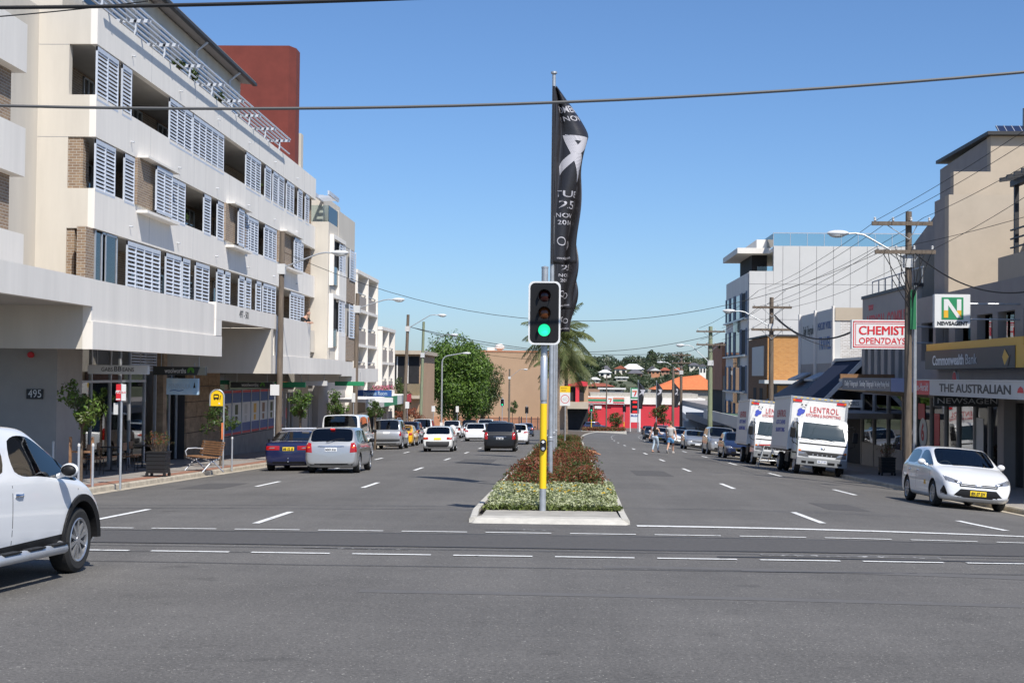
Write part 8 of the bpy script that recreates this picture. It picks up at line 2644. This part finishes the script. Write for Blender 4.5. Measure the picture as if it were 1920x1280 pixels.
# man: grey shirt, blue shorts
X_, Y_ = 6.32, 85.5
m2 = thing('person', 'man in grey shirt and blue shorts crossing the road beside the woman', 'person', gnd(X_, Y_), R(-20))
skin_body('body', [((0, 0, 0.98), 0.14), ((0, 0, 1.15), 0.14), ((0, 0.01, 1.36), 0.16), ((0, 0.01, 1.49), 0.11), ((0, 0.02, 1.57), 0.06), ((0, 0.03, 1.64), 0.06),
                   ((-0.21, 0.0, 1.45), 0.065), ((-0.29, 0.06, 1.17), 0.050), ((-0.27, 0.20, 0.97), 0.034),
                   ((0.21, 0.0, 1.45), 0.065), ((0.31, -0.07, 1.18), 0.050), ((0.36, -0.10, 0.93), 0.034),
                   ((-0.10, 0, 0.88), 0.10), ((-0.11, -0.06, 0.50), 0.065), ((-0.11, -0.34, 0.20), 0.042), ((0.10, 0, 0.88), 0.10), ((0.11, 0.14, 0.50), 0.065), ((0.10, 0.16, 0.10), 0.042)],
          [(0, 1), (1, 2), (2, 3), (3, 4), (4, 5), (3, 6), (6, 7), (7, 8), (3, 9), (9, 10), (10, 11), (0, 12), (12, 13), (13, 14), (0, 15), (15, 16), (16, 17)], 'skin', m2)
skin_body('shirt', [((0, 0, 0.92), 0.18), ((0, 0, 1.12), 0.175), ((0, 0.01, 1.34), 0.20), ((0, 0.01, 1.47), 0.15), ((-0.20, 0.0, 1.44), 0.10), ((-0.27, 0.03, 1.28), 0.088), ((0.20, 0, 1.44), 0.10), ((0.28, -0.03, 1.28), 0.088)],
          [(0, 1), (1, 2), (2, 3), (3, 4), (4, 5), (3, 6), (6, 7)], 'cloth_grey', m2)
skin_body('shorts', [((0, 0, 0.97), 0.155), ((0, 0, 0.88), 0.16), ((-0.10, 0.0, 0.80), 0.115), ((-0.11, -0.03, 0.58), 0.10), ((0.10, 0.0, 0.80), 0.115), ((0.11, 0.09, 0.58), 0.10)], [(0, 1), (1, 2), (2, 3), (1, 4), (4, 5)], 'cloth_blue', m2)
for (x, y, z, a) in ((-0.11, -0.36, 0.14, 40), (0.10, 0.18, 0.05, 0)):
    T = Matrix.Translation((x, y, z)) @ Matrix.Rotation(R(-a), 4, 'X')
    b = MB(); b.box(-0.045, 0.045, -0.08, 0.19, -0.05, 0.03, 0, T); b.box(-0.04, 0.04, -0.08, 0.06, 0.03, 0.08, 0, T); b.build('shoe', 'shoe', m2, bevel=0.025, bseg=3)
head(m2, (0.0, 0.04, 1.75), 'hair_red', False, 1)
hand(m2, (-0.27, 0.20, 0.97), (0, 0.4, -0.8))
hand(m2, (0.36, -0.10, 0.93), (0.05, -0.1, -1))
# person leaning over the podium parapet
Y_ = 65.0
m3 = thing('person', 'person in dark shirt leaning over the pale podium parapet', 'person', (-11.65, Y_, 2.75), R(-110))
skin_body('body', [((0, 0, 0.95), 0.14), ((0, 0.04, 1.12), 0.14), ((0, 0.14, 1.33), 0.15), ((0, 0.22, 1.45), 0.10), ((0, 0.27, 1.52), 0.055), ((0, 0.30, 1.58), 0.055),
                   ((-0.19, 0.18, 1.40), 0.06), ((-0.24, 0.34, 1.20), 0.045), ((-0.10, 0.46, 1.25), 0.034), ((0.19, 0.18, 1.40), 0.06), ((0.24, 0.34, 1.20), 0.045), ((0.10, 0.46, 1.25), 0.034),
                   ((-0.09, 0, 0.85), 0.09), ((-0.09, 0, 0.45), 0.06), ((-0.09, 0, 0.05), 0.05), ((0.09, 0, 0.85), 0.09), ((0.09, 0, 0.45), 0.06), ((0.09, 0, 0.05), 0.05)],
          [(0, 1), (1, 2), (2, 3), (3, 4), (4, 5), (3, 6), (6, 7), (7, 8), (3, 9), (9, 10), (10, 11), (0, 12), (12, 13), (13, 14), (0, 15), (15, 16), (16, 17)], 'skin', m3)
skin_body('shirt', [((0, 0, 0.93), 0.175), ((0, 0.04, 1.12), 0.18), ((0, 0.14, 1.32), 0.20), ((0, 0.21, 1.43), 0.15), ((-0.19, 0.18, 1.40), 0.095), ((-0.24, 0.30, 1.25), 0.08), ((0.19, 0.18, 1.40), 0.095), ((0.24, 0.30, 1.25), 0.08)], [(0, 1), (1, 2), (2, 3), (3, 4), (4, 5), (3, 6), (6, 7)], 'cloth_black', m3)
head(m3, (0, 0.33, 1.67), 'hair_brown', False, 1)
hand(m3, (-0.10, 0.46, 1.25), (0.5, 0.7, -0.2))
hand(m3, (0.10, 0.46, 1.25), (-0.5, 0.7, -0.2))
# something dull red dropped on the kerb of the median
dr = MB()
dr.ball((0, 0, 0.12), 0.34, 0.2, 0.13, 14, 8)
dr.tube([(0.2, 0, 0.12), (0.42, 0.05, 0.05), (0.55, 0.0, 0.02)], [0.08, 0.04, 0.02], 6)
o = dr.build('sandbag', 'lentrol_pink', None, smooth=True) if 'lentrol_pink' in M else dr.build('sandbag', 'terracotta', None, smooth=True)
o.location = (medr(72) + 0.05, 72, gz(1.5, 72) + 0.06)
tag(o, 'dull pink sandbag slumped on the right kerb of the median', 'sandbag')
scene.render.engine = 'CYCLES'
